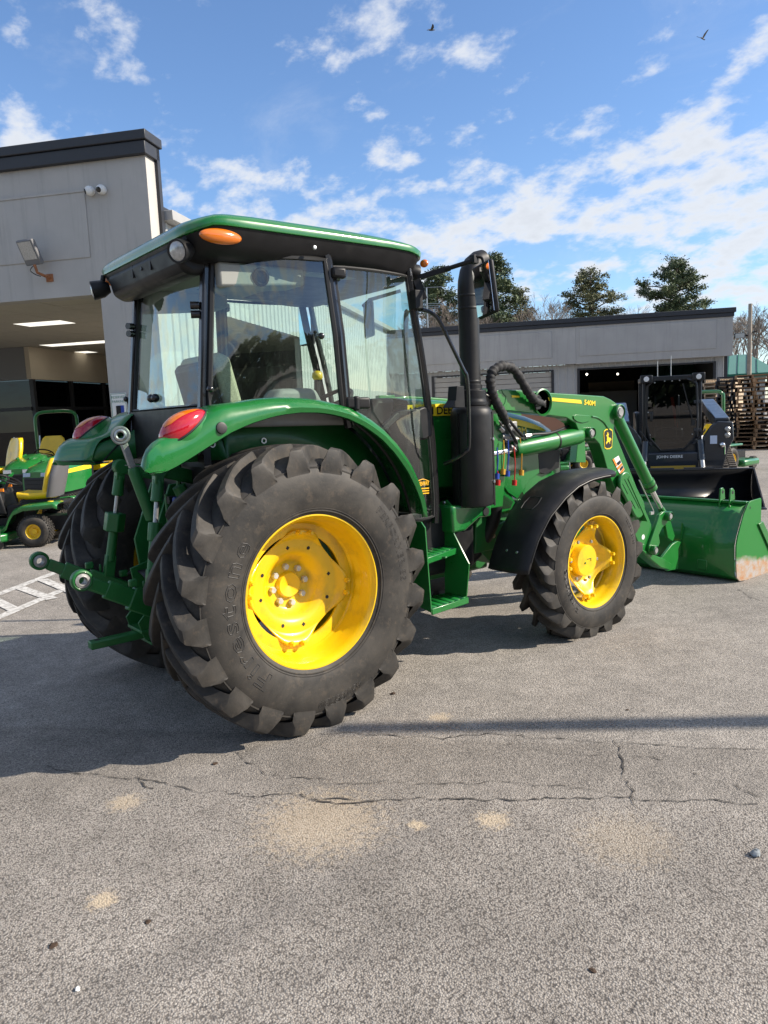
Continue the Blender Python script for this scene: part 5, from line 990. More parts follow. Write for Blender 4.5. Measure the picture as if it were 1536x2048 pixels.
# bell crank and links to the bucket
bell = [(1316,1040),(1319,1030),(1328,1023),(1338,1026),(1341,1036),(1336,1046),(1325,1055),(1318,1070),(1320,1085),(1313,1104),(1304,1111),(1298,1104),(1298,1092)]
bk_, _ = mirror_pair('bell_crank', [prism([P(x, y, -0.60) for x, y in bell], (0, 0.03, 0)), prism([P(x, y, -0.50) for x, y in bell], (0, 0.03, 0))], 'loader_green', bevel=0.004)
pinboss(1334, 1032, 0.042, -0.60, 'crank_boss', bk_); pinboss(1305, 1100, 0.044, -0.60, 'crank_boss', bk_)
mirror_pair('bucket_link', [prism([P(x, y, -0.545) for x, y in ((1328,1034),(1338,1030),(1350,1072),(1346,1083),(1336,1076))], (0, 0.03, 0))], 'loader_green', bevel=0.004)
mirror_pair('bucket_bracket', [prism([P(x, y, -0.56) for x, y in ((1318,1132),(1320,1120),(1345,1088),(1356,1082),(1362,1084),(1357,1098),(1357,1138),(1336,1142))], (0, 0.025, 0)), prism([P(x, y, -0.44) for x, y in ((1318,1132),(1320,1120),(1345,1088),(1356,1082),(1362,1084),(1357,1098),(1357,1138),(1336,1142))], (0, 0.025, 0))], 'loader_green', bevel=0.004)
mirror_pair('arm_foot', [prism([P(x, y, -0.59) for x, y in ((1283,1098),(1300,1106),(1330,1118),(1345,1128),(1340,1141),(1322,1136),(1296,1115))], (0, 0.10, 0))], 'loader_green', bevel=0.01)
O('cross_tube', tube([(3.10, -0.5, 1.0), (3.10, 0.5, 1.0)], 0.06, 16), 'loader_green')
for s in (-1, 1): O('mast', [prism([V((1.62, s*0.50, 1.78)), V((1.78, s*0.50, 1.78)), V((1.92, s*0.50, 1.30)), V((1.86, s*0.50, 0.95)), V((1.66, s*0.50, 0.95)), V((1.60, s*0.50, 1.35))], (0, s*0.05, 0))], 'loader_green', bevel=0.006)
O('arm_stop', [prism([P(x, y, 0.40) for x, y in ((1155,850),(1170,880),(1172,925),(1152,925),(1155,890))], (0, 0.08, 0))], 'loader_green', bevel=0.004)
# ------------------------------------------------------------------ bucket
rust = bpy.data.materials.new('bucket_paint_with_wear'); rust.use_nodes = True
nt = rust.node_tree; b = nt.nodes['Principled BSDF']; geo = N(nt, 'ShaderNodeNewGeometry'); sp = N(nt, 'ShaderNodeSeparateXYZ'); L(nt, geo.outputs['Position'], sp.inputs[0])
n = N(nt, 'ShaderNodeTexNoise', inp={'Scale': 7, 'Detail': 8, 'Roughness': 0.65}); L(nt, geo.outputs['Position'], n.inputs['Vector'])
n2 = N(nt, 'ShaderNodeTexNoise', inp={'Scale': 13, 'Detail': 8, 'Roughness': 0.7}); L(nt, geo.outputs['Position'], n2.inputs['Vector'])
ma = N(nt, 'ShaderNodeMath', operation='MULTIPLY_ADD', inp={1: 0.16}); L(nt, n.outputs['Fac'], ma.inputs[0]); L(nt, sp.outputs['Z'], ma.inputs[2])
sx_ = N(nt, 'ShaderNodeMath', operation='MULTIPLY_ADD', inp={1: 0.14}); L(nt, sp.outputs['X'], sx_.inputs[0]); L(nt, ma.outputs[0], sx_.inputs[2])
mr = N(nt, 'ShaderNodeMapRange', inp={'From Min': 0.955, 'From Max': 0.905}); L(nt, sx_.outputs[0], mr.inputs['Value'])
rc = N(nt, 'ShaderNodeValToRGB'); e = rc.color_ramp.elements; e[0].position = 0.36; e[0].color = (0.38, 0.17, 0.07, 1); e[1].position = 0.56; e[1].color = (0.36, 0.33, 0.31, 1); ne = e.new(0.46); ne.color = (0.38, 0.26, 0.17, 1); L(nt, n2.outputs['Fac'], rc.inputs[0])
mx = N(nt, 'ShaderNodeMix', data_type='RGBA'); L(nt, mr.outputs[0], mx.inputs[0]); mx.inputs[6].default_value = (0.010, 0.17, 0.022, 1); L(nt, rc.outputs[0], mx.inputs[7]); L(nt, mx.outputs[2], b.inputs['Base Color'])
rr = N(nt, 'ShaderNodeMapRange', inp={'To Min': 0.38, 'To Max': 0.7}); L(nt, mr.outputs[0], rr.inputs['Value']); L(nt, rr.outputs[0], b.inputs['Roughness'])
YB = 0.93
prof = [(5.32, 0.006), (4.62, 0.006), (4.50, 0.02), (4.448, 0.06), (4.435, 0.16), (4.432, 0.34), (4.46, 0.42), (4.56, 0.60), (4.655, 0.695)]
rows = [[V((x, -YB+0.012+(2*YB-0.024)*j/6, z)) for j in range(7)] for x, z in prof]
bucket = O('bucket', grid(rows), 'loader_green', solid=0.010, smooth=30)
end = [(5.30, 0.0), (4.60, 0.0), (4.49, 0.012), (4.440, 0.05), (4.425, 0.16), (4.423, 0.345), (4.45, 0.425), (4.55, 0.61), (4.635, 0.70), (4.665, 0.715), (4.86, 0.722), (4.872, 0.70), (4.872, 0.50), (5.18, 0.16), (5.30, 0.05)]
for s in (-1, 1):
    O('end_plate', prism([V((x, s*YB, z)) for x, z in end], (0, s*0.012, 0)), rust, bucket, bevel=0.002)
    O('side_cutter', prism([V((x, s*(YB+0.014), z)) for x, z in ((4.80, 0.49), (4.88, 0.505), (5.20, 0.15), (5.16, 0.07))], (0, s*0.014, 0)), 'loader_green', bucket, bevel=0.003)
    O('end_hole', lathe([(0.012, 0), (0, 0.0005)], (4.66, s*(YB+0.0125), 0.655), (0, s, 0), 14), 'rubber_seal', bucket)
O('top_lip', bar((4.655, -YB+0.01, 0.70), (4.655, YB-0.01, 0.70), 0.05, 0.022), 'loader_green', bucket, bevel=0.004)
O('cutting_edge', prism([(5.30, -YB, 0.0), (5.46, -YB, 0.004), (5.30, -YB, 0.022)], (0, 2*YB, 0)), 'steel', bucket)
for y in (-0.690, -0.783, 0.69, 0.783):
    hk = O('bucket_hook', prism([V((x, y, z)) for x, z in ((4.60, 0.62), (4.62, 0.82), (4.66, 0.825), (4.69, 0.80), (4.70, 0.715), (4.66, 0.715))], (0, 0.014, 0)), 'loader_green', bucket, bevel=0.003)
for y in (-0.690, -0.783): O('hook_hole', lathe([(0.016, 0), (0, 0.0005)], (4.655, y-0.0012, 0.785), (0, -1, 0), 14), 'rubber_seal', bucket)
O('back_rib', [prism([(4.43, y, 0.18), (4.40, y, 0.20), (4.44, y, 0.50), (4.47, y, 0.46)], (0, 0.012, 0)) for y in (-0.42, 0.42)], 'loader_green', bucket)
for (y, z) in ((-0.30, 0.13), (-0.62, 0.13)): O('wear_pad', [cbox((4.437, y, z), (0.02, 0.10, 0.10))], 'loader_green', bucket, bevel=0.01)
# ------------------------------------------------------------------ hoses, valve block, dust caps
sleeve = mat('hose_sleeve', (0.014, 0.014, 0.015), 0.75, noise=(20, 0.3), bump=(28, 0.6))
hp = smooth_path([P(x, y, Y) for x, y, Y in ((1013,845,-0.60),(1004,826,-0.62),(993,806,-0.64),(984,783,-0.655),(980.5,759,-0.66),(987,741,-0.66),(1006,732,-0.66),(1026,738,-0.65),(1043,762,-0.64),(1058,787,-0.63),(1070,801,-0.62),(1082,806,-0.59))], 8)
O('hose_bundle', tube(hp, [0.031*(1+0.13*sin(i*1.9)+0.07*sin(i*0.83+1)+random.uniform(-0.05, 0.05)) if 3 < i < len(hp)-10 else 0.026 for i in range(len(hp))], 14), sleeve, smooth=70)
for k in range(4): O('hose', tube(smooth_path([P(1070, 801, -0.62)+V((0, 0, 0.018*(k-1.5))), P(1080, 806+k, -0.59)+V((0, 0, 0.012*(k-1.5))), P(1090, 808+4*(k-1.5), -0.57)]), 0.010, 8), 'black')
O('hose_tie', tube([P(1009, 726, -0.66)+V((0.02*sin(a), 0.042*cos(a), -0.03+0.05*sin(a)*0)) for a in (0, 0.6, 1.2)], 0.003, 5), 'steel')
O('valve_block', [cbox(P(1016, 857, -0.50), (0.09, 0.10, 0.10)), cbox(P(1004, 866, -0.47), (0.10, 0.10, 0.12)), cyl(P(1000, 880, -0.50), P(1035, 880, -0.50), 0.025), cyl(P(1010, 893, -0.50), P(1040, 893, -0.50), 0.022)], 'cast', bevel=0.008)
for pts in (((1010,842,-0.60),(1018,858,-0.60),(1033,885,-0.57),(1036,900,-0.55)), ((1018,840,-0.60),(1030,855,-0.60),(1045,872,-0.58)), ((1000,848,-0.55),(1004,860,-0.55),(1008,885,-0.54),(1005,905,-0.53)), ((985,845,-0.52),(996,842,-0.54),(1006,858,-0.55))):
    O('hydraulic_hose', tube(smooth_path([P(*q) for q in pts]), 0.011, 8), 'black')
for (x, y, x2, y2) in ((1028,858,1040,872),(1040,872,1048,876),(1030,880,1036,900),(1012,846,1020,852),(1003,872,1018,874),(1020,893,1031,901),(998,855,1006,862)):
    O('hose_fitting', tube([P(x, y, -0.56), P(x2, y2, -0.56)], 0.017, 6), 'steel')
O('pressure_line', tube(smooth_path([P(1050, 873, -0.58), P(1064, 869, -0.58), P(1100, 866, -0.57), P(1128, 856, -0.52), P(1145, 848, -0.48)]), 0.010, 8), 'black')
O('line_nut', tube([P(1050, 873, -0.58), P(1060, 871, -0.58)], 0.018, 6), 'steel')
for (x, y, x2, y2, c) in ((994,895,994,947,'blue'),(1016,880,1015,942,'blue'),(1028,893,1029,960,'red'),(1040,875,1043,940,'gold'),(1007,880,1006,938,'gold'),(994,940,996,960,'red')):
    mm = {'blue': M['sign_blue'], 'red': mat('red_cap', (0.5, 0.02, 0.015), 0.35), 'gold': mat('gold_cap', (0.55, 0.30, 0.03), 0.35)}[c]
    o = O('cap_strap', tube([P(x, y, -0.575), P((x+x2)/2+2, (y+y2)/2, -0.585), P(x2, y2, -0.575)], 0.0045, 6), mm)
    O('dust_cap', cyl(P(x2, y2, -0.575), P(x2-0.5, y2+11, -0.575), 0.018, 14), mm, o)
# ================================================================== OTHER MACHINES
def hv(px):      # horizontal viewing direction and its left
    d = ray(px, 820); d.z = 0; d.normalize(); return d, V((-d.y, d.x, 0))
def at(px, d):   # ground point seen in the column px, d metres along the optical axis
    q = PD(px, 820, d); q.z = 0; return q
def heading(t, f): t.rotation_euler = (0, 0, atan2(f.y, f.x))
def make_O(t): return lambda name, vf, m_, parent=None, **kw: obj(name, vf, M[m_] if isinstance(m_, str) else m_, parent or t, **kw)
# ------------------------------------------------------------------ tracked loader
M['slate'] = mat('slate_paint', (0.014, 0.019, 0.027), 0.35, coat=0.4, noise=(6, 0.12))
M['cab_black'] = mat('cab_black', (0.010, 0.011, 0.013), 0.35)
M['track_rubber'] = mat('track_rubber', (0.10, 0.088, 0.075), 0.8, noise=(14, 0.3))
M['cabglass'] = glass('dark_cab_glass', (0.10, 0.12, 0.13), 1.0)
h_, l_ = hv(1338)
K = thing('track_loader', 'dark slate compact track loader with a closed glass cab door and wide bucket', 'loader', at(1338, 13.55))
heading(K, -h_*cos(radians(5)) - l_*sin(radians(5)))
k = make_O(K)
k('body', [box((-1.2, -0.62, 0.30), (0.50, 0.62, 0.92)), box((-1.3, -0.55, 0.9), (-0.55, 0.55, 1.45)), prism([(0.50, -0.50, 0.30), (0.72, -0.42, 0.34), (0.72, 0.42, 0.34), (0.50, 0.50, 0.30)], (0, 0, 0.42))], 'slate', bevel=0.03)
k('base_strip', box((0.73, -0.36, 0.43), (0.75, 0.36, 0.53)), mat('dull_yellow', (0.45, 0.28, 0.03), 0.6))
k('front_lettering', text_on('JOHN DEERE', 0.066, (0.722, -0.26, 0.665), (0, 1, 0), (0, 0, 1), off=0.002, bold=0.001, font_scale=1.12), 'white', smooth=0, fix=False)
cabo = [(-0.47, 0.92), (-0.20, 0.74), (0.20, 0.74), (0.47, 0.92), (0.47, 1.95), (0.40, 2.04), (-0.40, 2.04), (-0.47, 1.95)]
k('cab_frame', [box((-0.75, -0.48, 0.92), (-0.68, 0.48, 2.02)), bar((0.50, -0.455, 0.9), (0.50, -0.455, 2.0), 0.06, 0.05, (0, 1, 0)), bar((0.50, 0.455, 0.9), (0.50, 0.455, 2.0), 0.06, 0.05, (0, 1, 0)), bar((-0.70, -0.455, 0.9), (-0.70, -0.455, 2.0), 0.06, 0.05, (0, 1, 0)), bar((-0.70, 0.455, 0.9), (-0.70, 0.455, 2.0), 0.06, 0.05, (0, 1, 0)), box((-0.72, -0.49, 1.98), (0.56, 0.49, 2.06))], 'cab_black', bevel=0.012)
for s in (-1, 1):
    sc = k('side_screen', [bar((-0.68+0.115*i, s*0.462, 0.95), (-0.68+0.115*(i+1.6), s*0.462, 1.95), 0.008, 0.02, (0, 1, 0)) for i in range(9)], 'cab_black')
    k('cross_screen', [bar((-0.68+0.115*(i+1.6), s*0.468, 0.95), (-0.68+0.115*i, s*0.468, 1.95), 0.008, 0.02, (0, 1, 0)) for i in range(9)], 'cab_black', sc)
dg = [(-0.40, 1.90), (-0.28, 2.0), (0.25, 2.0), (0.39, 1.90), (0.42, 1.20), (0.36, 0.98), (0.20, 0.80), (-0.18, 0.78), (-0.36, 1.0), (-0.42, 1.25)]
dd = k('cab_door', [([V((0.545, a, b)) for a, b in dg], [tuple(range(len(dg)))])], 'cabglass', smooth=0)
k('door_seal', tube([V((0.548, a, b)) for a, b in dg], 0.020, 6, closed=True), 'rubber_seal', dd)
for a, b in ((-0.28, 1.955), (-0.12, 1.975), (0.0, 1.97), (0.12, 1.975), (-0.385, 1.7), (-0.39, 1.45), (-0.36, 1.06), (0.33, 1.05), (0.40, 1.30), (0.40, 1.62)): k('door_bolt', lathe([(0.014, 0), (0.010, 0.006), (0, 0.008)], (0.549, a, b), (1, 0, 0), 8), 'steel', dd)
k('door_handle', cbox((0.575, -0.335, 1.38), (0.03, 0.05, 0.17)), 'rubber_seal', dd, bevel=0.015)
k('wiper', [bar((0.565, 0.17, 1.92), (0.565, 0.33, 1.28), 0.016, 0.03, (1, 0, 0)), cbox((0.565, 0.34, 1.25), (0.03, 0.06, 0.10))], 'rubber_seal', dd)
k('door_rail', tube(smooth_path([(0.57, 0.24, 1.99), (0.57, 0.36, 1.94), (0.575, 0.40, 1.80), (0.575, 0.41, 1.0)]), 0.014, 8), 'slate', dd)
k('hinge', [cbox((0.56, 0.41, 1.60), (0.03, 0.12, 0.06)), cbox((0.56, 0.41, 1.12), (0.03, 0.12, 0.06))], 'slate', dd, bevel=0.008)
for s in (-1, 1):
    w = k('roof_lamp', box((0.50, s*0.42-0.10, 1.955), (0.60, s*0.42+0.10, 2.085)), 'cab_black', bevel=0.012)
    k('lens', lathe([(0.045, 0), (0.04, 0.006), (0, 0.008)], (0.601, s*0.42, 2.02), (1, 0, 0), 18), 'white', w)
k('aerial', tube([(-0.2, -0.18, 2.05), (-0.2, -0.18, 2.36)], 0.007, 5), 'steel'); k('aerial', tube([(0.1, 0.02, 2.05), (0.1, 0.02, 2.42)], 0.008, 5), 'steel')
k('operator_seat', [box((-0.45, -0.24, 0.95), (0.0, 0.24, 1.15)), box((-0.52, -0.22, 1.1), (-0.38, 0.22, 1.75))], 'cab_black', bevel=0.04)
k('seat_belt', bar((-0.37, 0.08, 1.70), (-0.15, 0.15, 1.15), 0.05, 0.01, (1, 0, 0)), mat('red_belt', (0.6, 0.06, 0.03), 0.6))
k('control_lever', [tube([(0.1, -0.12, 0.95), (0.12, -0.12, 1.3)], 0.012, 6), tube([(0.1, 0.10, 0.95), (0.14, 0.12, 1.4)], 0.012, 6)], 'rubber_seal')
for s in (-1, 1):
    ar = k('lift_arm', [prism([V((0.62, s*y, z)) for y, z in ((0.50, 1.0), (0.62, 1.18), (0.72, 1.26), (0.96, 1.24), (0.98, 0.95), (0.90, 0.80), (0.80, 0.40), (0.50, 0.40))], (-0.14, 0, 0)), bar((0.52, s*0.80, 1.22), (-1.3, s*0.80, 1.55), 0.24, 0.18)], 'slate', bevel=0.02)
    k('tilt_cylinder', [tube([(0.66, s*0.44, 0.95), (0.74, s*0.46, 0.62)], 0.055, 16)], 'slate', ar); k('cylinder_rod', tube([(0.73, s*0.46, 0.66), (0.82, s*0.48, 0.42)], 0.038, 14), 'steel', ar)
    k('grab_handle', tube(smooth_path([(0.64, s*0.52, 1.13), (0.67, s*0.50, 1.10), (0.67, s*0.36, 0.90), (0.64, s*0.34, 0.88)]), 0.014, 8), 'rubber_seal', ar)
    # track: low front idler, high rear sprocket
    tp = []
    for (cx, cz, r, a0, a1) in ((0.38, 0.24, 0.24, -90, 60), (-0.55, 0.62, 0.24, 60, 170), (-0.95, 0.26, 0.26, 170, 270)):
        for i in range(9): a = radians(a0+(a1-a0)*i/8); tp.append(V((cx+r*cos(a), 0, cz+r*sin(a))))
    tr = k('track', grid([[p+V((0, s*0.64, 0)) for p in tp], [p+V((0, s*1.06, 0)) for p in tp]], True), 'track_rubber', solid=0.03)
    bars = []; ln = 0
    n_ = len(tp)
    segs = []
    for i in range(n_):
        a, b2 = tp[i], tp[(i+1) % n_]; m_ = max(1, int((b2-a).length/0.035))
        for j in range(m_): segs.append((a.lerp(b2, j/m_), (b2-a).normalized()))
    for i, (p, d) in enumerate(segs):
        nrm = V((d.z, 0, -d.x)); up = nrm*0.03
        for c in range(3):
            if (i+c) % 2: continue
            y0 = 0.66+c*0.135; bars.append(bar(p+up+V((0, s*y0, 0)), p+up+V((0, s*(y0+0.115), 0)), 0.028, 0.04, nrm))
    k('track_lugs', bars, 'track_rubber', tr)['kind'] = 'stuff'
    k('track_wheel', [lathe([(0.20, 0), (0.20, 0.12)], (0.38, s*0.85-0.06, 0.24), (0, 1, 0), 20), lathe([(0.20, 0), (0.20, 0.12)], (-0.55, s*0.85-0.06, 0.62), (0, 1, 0), 20), box((-0.8, s*0.85-0.1, 0.15), (0.3, s*0.85+0.1, 0.4))], 'cab_black', tr)
k('notice', [([(0.645, 0.60, 0.88), (0.645, 0.71, 0.88), (0.645, 0.71, 1.02), (0.645, 0.60, 1.02)], [(0,1,2,3)])], mat('pale_notice', (0.55, 0.62, 0.75), 0.6), smooth=0)
for z in (1.12, 1.02): k('coupler', lathe([(0.045, 0), (0.045, 0.03), (0.028, 0.05), (0.028, 0.07), (0, 0.07)], (0.625, 0.87, z), (1, 0, 0), 14), 'steel')
k('work_lamp', [ball((0.66, 0.79, 0.86), 0.05, 12, 8), tube([(0.62, 0.79, 0.86), (0.66, 0.83, 0.84), (0.66, 0.83, 0.70)], 0.012, 6)], 'chrome')
BW = 1.11
bk = k('bucket', [grid([[V((x, y, z)) for y in (-BW, BW)] for x, z in ((2.40, 0.012), (1.62, 0.012), (1.45, 0.07), (1.40, 0.22), (1.43, 0.42), (1.52, 0.52))])], 'cab_black', solid=0.02)
for s in (-1, 1): k('bucket_end', prism([V((x, s*(BW+0.005), z)) for x, z in ((2.40, 0.0), (1.60, 0.0), (1.43, 0.07), (1.39, 0.22), (1.42, 0.43), (1.52, 0.54))], (0, s*0.02, 0)), 'cab_black', bk)
k('bucket_lip', [box((1.46, -BW, 0.515), (1.56, BW, 0.535)), box((2.30, -BW-0.02, 0.001), (2.50, BW+0.02, 0.022))], 'cab_black', bk, bevel=0.004)
k('quick_coupler', [box((0.80, -0.62, 0.10), (1.16, 0.62, 0.45)), box((1.10, -0.5, 0.30), (1.40, 0.5, 0.48))], 'cab_black', bevel=0.02)
k('bucket_tread', [box((1.40, -0.75, 0.537), (1.52, -0.05, 0.552)), box((1.40, 0.1, 0.537), (1.52, 0.55, 0.552))], 'slate', bk)
# ------------------------------------------------------------------ lawn and compact tractors
def small_wheel(o, name, c, r, w, rr, s, lug=True):
    c = V(c)
    prof = [(rr, -w*0.42), (rr+0.02, -w*0.48), (r*0.80, -w*0.5), (r*0.94, -w*0.42), (r, -w*0.30), (r, w*0.30), (r*0.94, w*0.42), (r*0.80, w*0.5), (rr+0.02, w*0.48), (rr, w*0.42)]
    wl_ = o(name, lathe([(0, -w*0.20), (rr*0.35, -w*0.22), (rr*0.4, -w*0.12), (rr*0.8, -w*0.14), (rr*0.86, -w*0.36), (rr, -w*0.42), (rr, w*0.42), (0, w*0.1)] if s < 0 else [(0, w*0.20), (rr*0.35, w*0.22), (rr*0.4, w*0.12), (rr*0.8, w*0.14), (rr*0.86, w*0.36), (rr, w*0.42), (rr, -w*0.42), (0, -w*0.1)], c, (0, 1, 0), 28), 'yellow')
    parts = [lathe(prof, c, (0, 1, 0), 36, caps=False)]
    if lug:
        n = 34
        for i in range(n):
            for j in range(5):
                a = 2*pi*(i+0.5*(j % 2))/n; y = (-0.34+0.17*j)*w; d = V((cos(a), 0, sin(a))); p = c+d*(r+0.003)+V((0, y, 0))
                parts.append(bar(p-V((0, w*0.055, 0)), p+V((0, w*0.055, 0)), 2*pi*r/n*0.55, 0.012, d))
    o('tyre', parts, 'rubber', wl_); return wl_
def seat(o, c, sc, shell):
    c = V(c)
    b = [(-0.06, 0.0), (0.04, 0.02), (-0.06, 0.42), (-0.10, 0.47), (-0.17, 0.45), (-0.18, 0.38)]
    rows = []
    for i in range(11):
        t = i/10; w = 0.25*(1-0.25*max(0, t-0.55)/0.45*(1 if t > 0.55 else 0))*sc; w *= (0.92+0.08*sin(pi*t)) ; x = -0.02-0.13*t; th = 0.06
        if t > 0.93: w *= 0.80
        row = []
        for j in range(16):
            a = 2*pi*j/16; yy = w*(abs(cos(a))**0.45)*(1 if cos(a) > 0 else -1); xx = th*(abs(sin(a))**0.6)*(1 if sin(a) > 0 else -1); wing = 0.035*(abs(yy)/w)**3
            row.append(c+V(((x+xx*0.9+wing), yy, 0.03+0.47*sc*t)))
        rows.append(row)
    v, f = grid(rows, True); f.append(tuple(range(16))); f.append(tuple(range(len(v)-16, len(v))))
    st_ = o('seat', (v, f), 'yellow', smooth=70); rows_back = rows
    rows = []
    for i in range(9):
        t = i/8; x = -0.05+0.45*t; w = 0.25*sc*(0.95 if t < 0.8 else 0.88)
        row = []
        for j in range(16):
            a = 2*pi*j/16; yy = w*(abs(cos(a))**0.5)*(1 if cos(a) > 0 else -1); zz = 0.055*(abs(sin(a))**0.6)*(1 if sin(a) > 0 else -1); lift = 0.03*(abs(yy)/w)**3
            row.append(c+V((x, yy, zz-0.02+lift+0.02*sin(pi*t)*-1)))
        rows.append(row)
    v, f = grid(rows, True); f.append(tuple(range(16))); f.append(tuple(range(len(v)-16, len(v))))
    o('seat_cushion', (v, f), 'yellow', st_, smooth=70)
    if shell:
        sh_ = [[V((c.x+(p.x-c.x)-0.055-0.02*(k_/10), c.y+(p.y-c.y)*1.08, c.z-0.08+(p.z-c.z)*1.14)) for p in r_] for k_, r_ in enumerate(rows_back)]
        v, f = grid(sh_, True); f.append(tuple(range(16))); f.append(tuple(range(len(v)-16, len(v))))
        o('seat_back_shell', (v, f), mat('grey_plastic', (0.10, 0.10, 0.105), 0.4), st_, smooth=70)
    o('seat_base', box(c+V((-0.05, -0.2, -0.14)), c+V((0.36, 0.2, -0.06))), 'black', st_, bevel=0.03)
def steering(o, c, ax, r):
    c = V(c); d_, s_, t_ = frame(V(ax)); o('steering_wheel', [tube([c+(s_*cos(2*pi*j/28)+t_*sin(2*pi*j/28))*r for j in range(28)], 0.013, 6, closed=True)]+[bar(c, c+(s_*cos(a)+t_*sin(a))*r, 0.025, 0.012) for a in (0.3, 2.5, 4.6)], 'black')
def loft_hood(o, secs, name='hood'):
    rows = []
    for (x, w, z0, z1) in secs:
        rows.append([V((x, w*a, z0+(z1-z0)*b)) for a, b in ((-1, 0), (-1.03, 0.5), (-0.97, 0.82), (-0.8, 0.95), (-0.4, 1.0), (0, 1.01), (0.4, 1.0), (0.8, 0.95), (0.97, 0.82), (1.03, 0.5), (1, 0))])
    v, f = grid(rows); n = 11; f.append(tuple(range(n))); f.append(tuple(range(len(v)-n, len(v)))); return o(name, (v, f), 'green', smooth=45)
def lawn_tractor(label, loc, f, group='riding mowers parked by the showroom'):
    t = thing('lawn_tractor', label, 'mower', loc, group); heading(t, f); o = make_O(t)
    for s in (-1, 1):
        small_wheel(o, 'rear_wheel', (0, s*0.37, 0.222), 0.222, 0.22, 0.105, s); small_wheel(o, 'front_wheel', (1.20, s*0.38, 0.17), 0.17, 0.14, 0.08, s, False)
        rows = []
        for (x, z, y1) in ((-0.36, 0.58, 0.46), (-0.30, 0.605, 0.47), (-0.10, 0.59, 0.48), (0.10, 0.58, 0.48), (0.24, 0.53, 0.475), (0.31, 0.44, 0.47), (0.36, 0.33, 0.465), (0.42, 0.28, 0.46), (0.62, 0.275, 0.46), (0.90, 0.28, 0.45)):
            rows.append([V((x, s*0.20, z+0.02)), V((x, s*(y1-0.05), z+0.015)), V((x, s*y1, z-0.01)), V((x, s*(y1+0.005), z-0.06))])
        o('fender', grid(rows), 'green', solid=0.012, smooth=50)
        o('footrest', box((0.40, s*0.24, 0.26), (0.86, s*0.45, 0.272)), 'black')
        o('deck_wheel', lathe([(0.06, -0.02), (0.06, 0.02)], (0.42, s*0.60, 0.075), (0, 1, 0), 16), 'black_gloss')
        o('deck_bracket', tube([(0.42, s*0.57, 0.075), (0.42, s*0.55, 0.30)], 0.012, 6), 'steel')
    o('fender_deck', [box((-0.36, -0.21, 0.56), (0.26, 0.21, 0.615)), box((0.20, -0.2, 0.26), (0.45, 0.2, 0.58))], 'black', bevel=0.02)
    o('frame', box((-0.42, -0.18, 0.20), (1.3, 0.18, 0.40)), 'black'); o('hitch_plate', box((-0.50, -0.20, 0.28), (-0.40, 0.20, 0.48)), 'black')
    o('fuel_cap', lathe([(0.04, 0), (0.04, 0.02), (0, 0.02)], (-0.24, 0.36, 0.612), (0, 0, 1), 14), 'decal_yellow')
    loft_hood(o, ((0.62, 0.25, 0.42, 0.78), (0.85, 0.27, 0.38, 0.80), (1.15, 0.27, 0.36, 0.75), (1.38, 0.24, 0.36, 0.66), (1.46, 0.20, 0.38, 0.58)))
    o('dash', prism([(0.44, -0.22, 0.45), (0.66, -0.22, 0.45), (0.66, -0.22, 0.82), (0.52, -0.22, 0.80)], (0, 0.44, 0)), 'black', bevel=0.03)
    steering(o, (0.46, 0, 0.93), (-0.45, 0, 0.9), 0.17); o('steering_column', tube([(0.58, 0, 0.72), (0.46, 0, 0.93)], 0.025, 8), 'black')
    o('control_tab', [cbox((0.50, 0.17, 0.80), (0.05, 0.03, 0.04))], 'orange'); o('control_tab', [cbox((0.52, -0.15, 0.84), (0.05, 0.03, 0.04))], 'orange')
    seat(o, (-0.12, 0, 0.72), 1.0, True)
    o('mower_deck', [prism([(0.35, -0.45, 0.10), (0.45, -0.58, 0.10), (0.80, -0.58, 0.10), (0.98, -0.40, 0.10), (0.98, 0.40, 0.10), (0.80, 0.58, 0.10), (0.45, 0.58, 0.10), (0.35, 0.45, 0.10)], (0, 0, 0.12))], 'green', bevel=0.03)
    return t
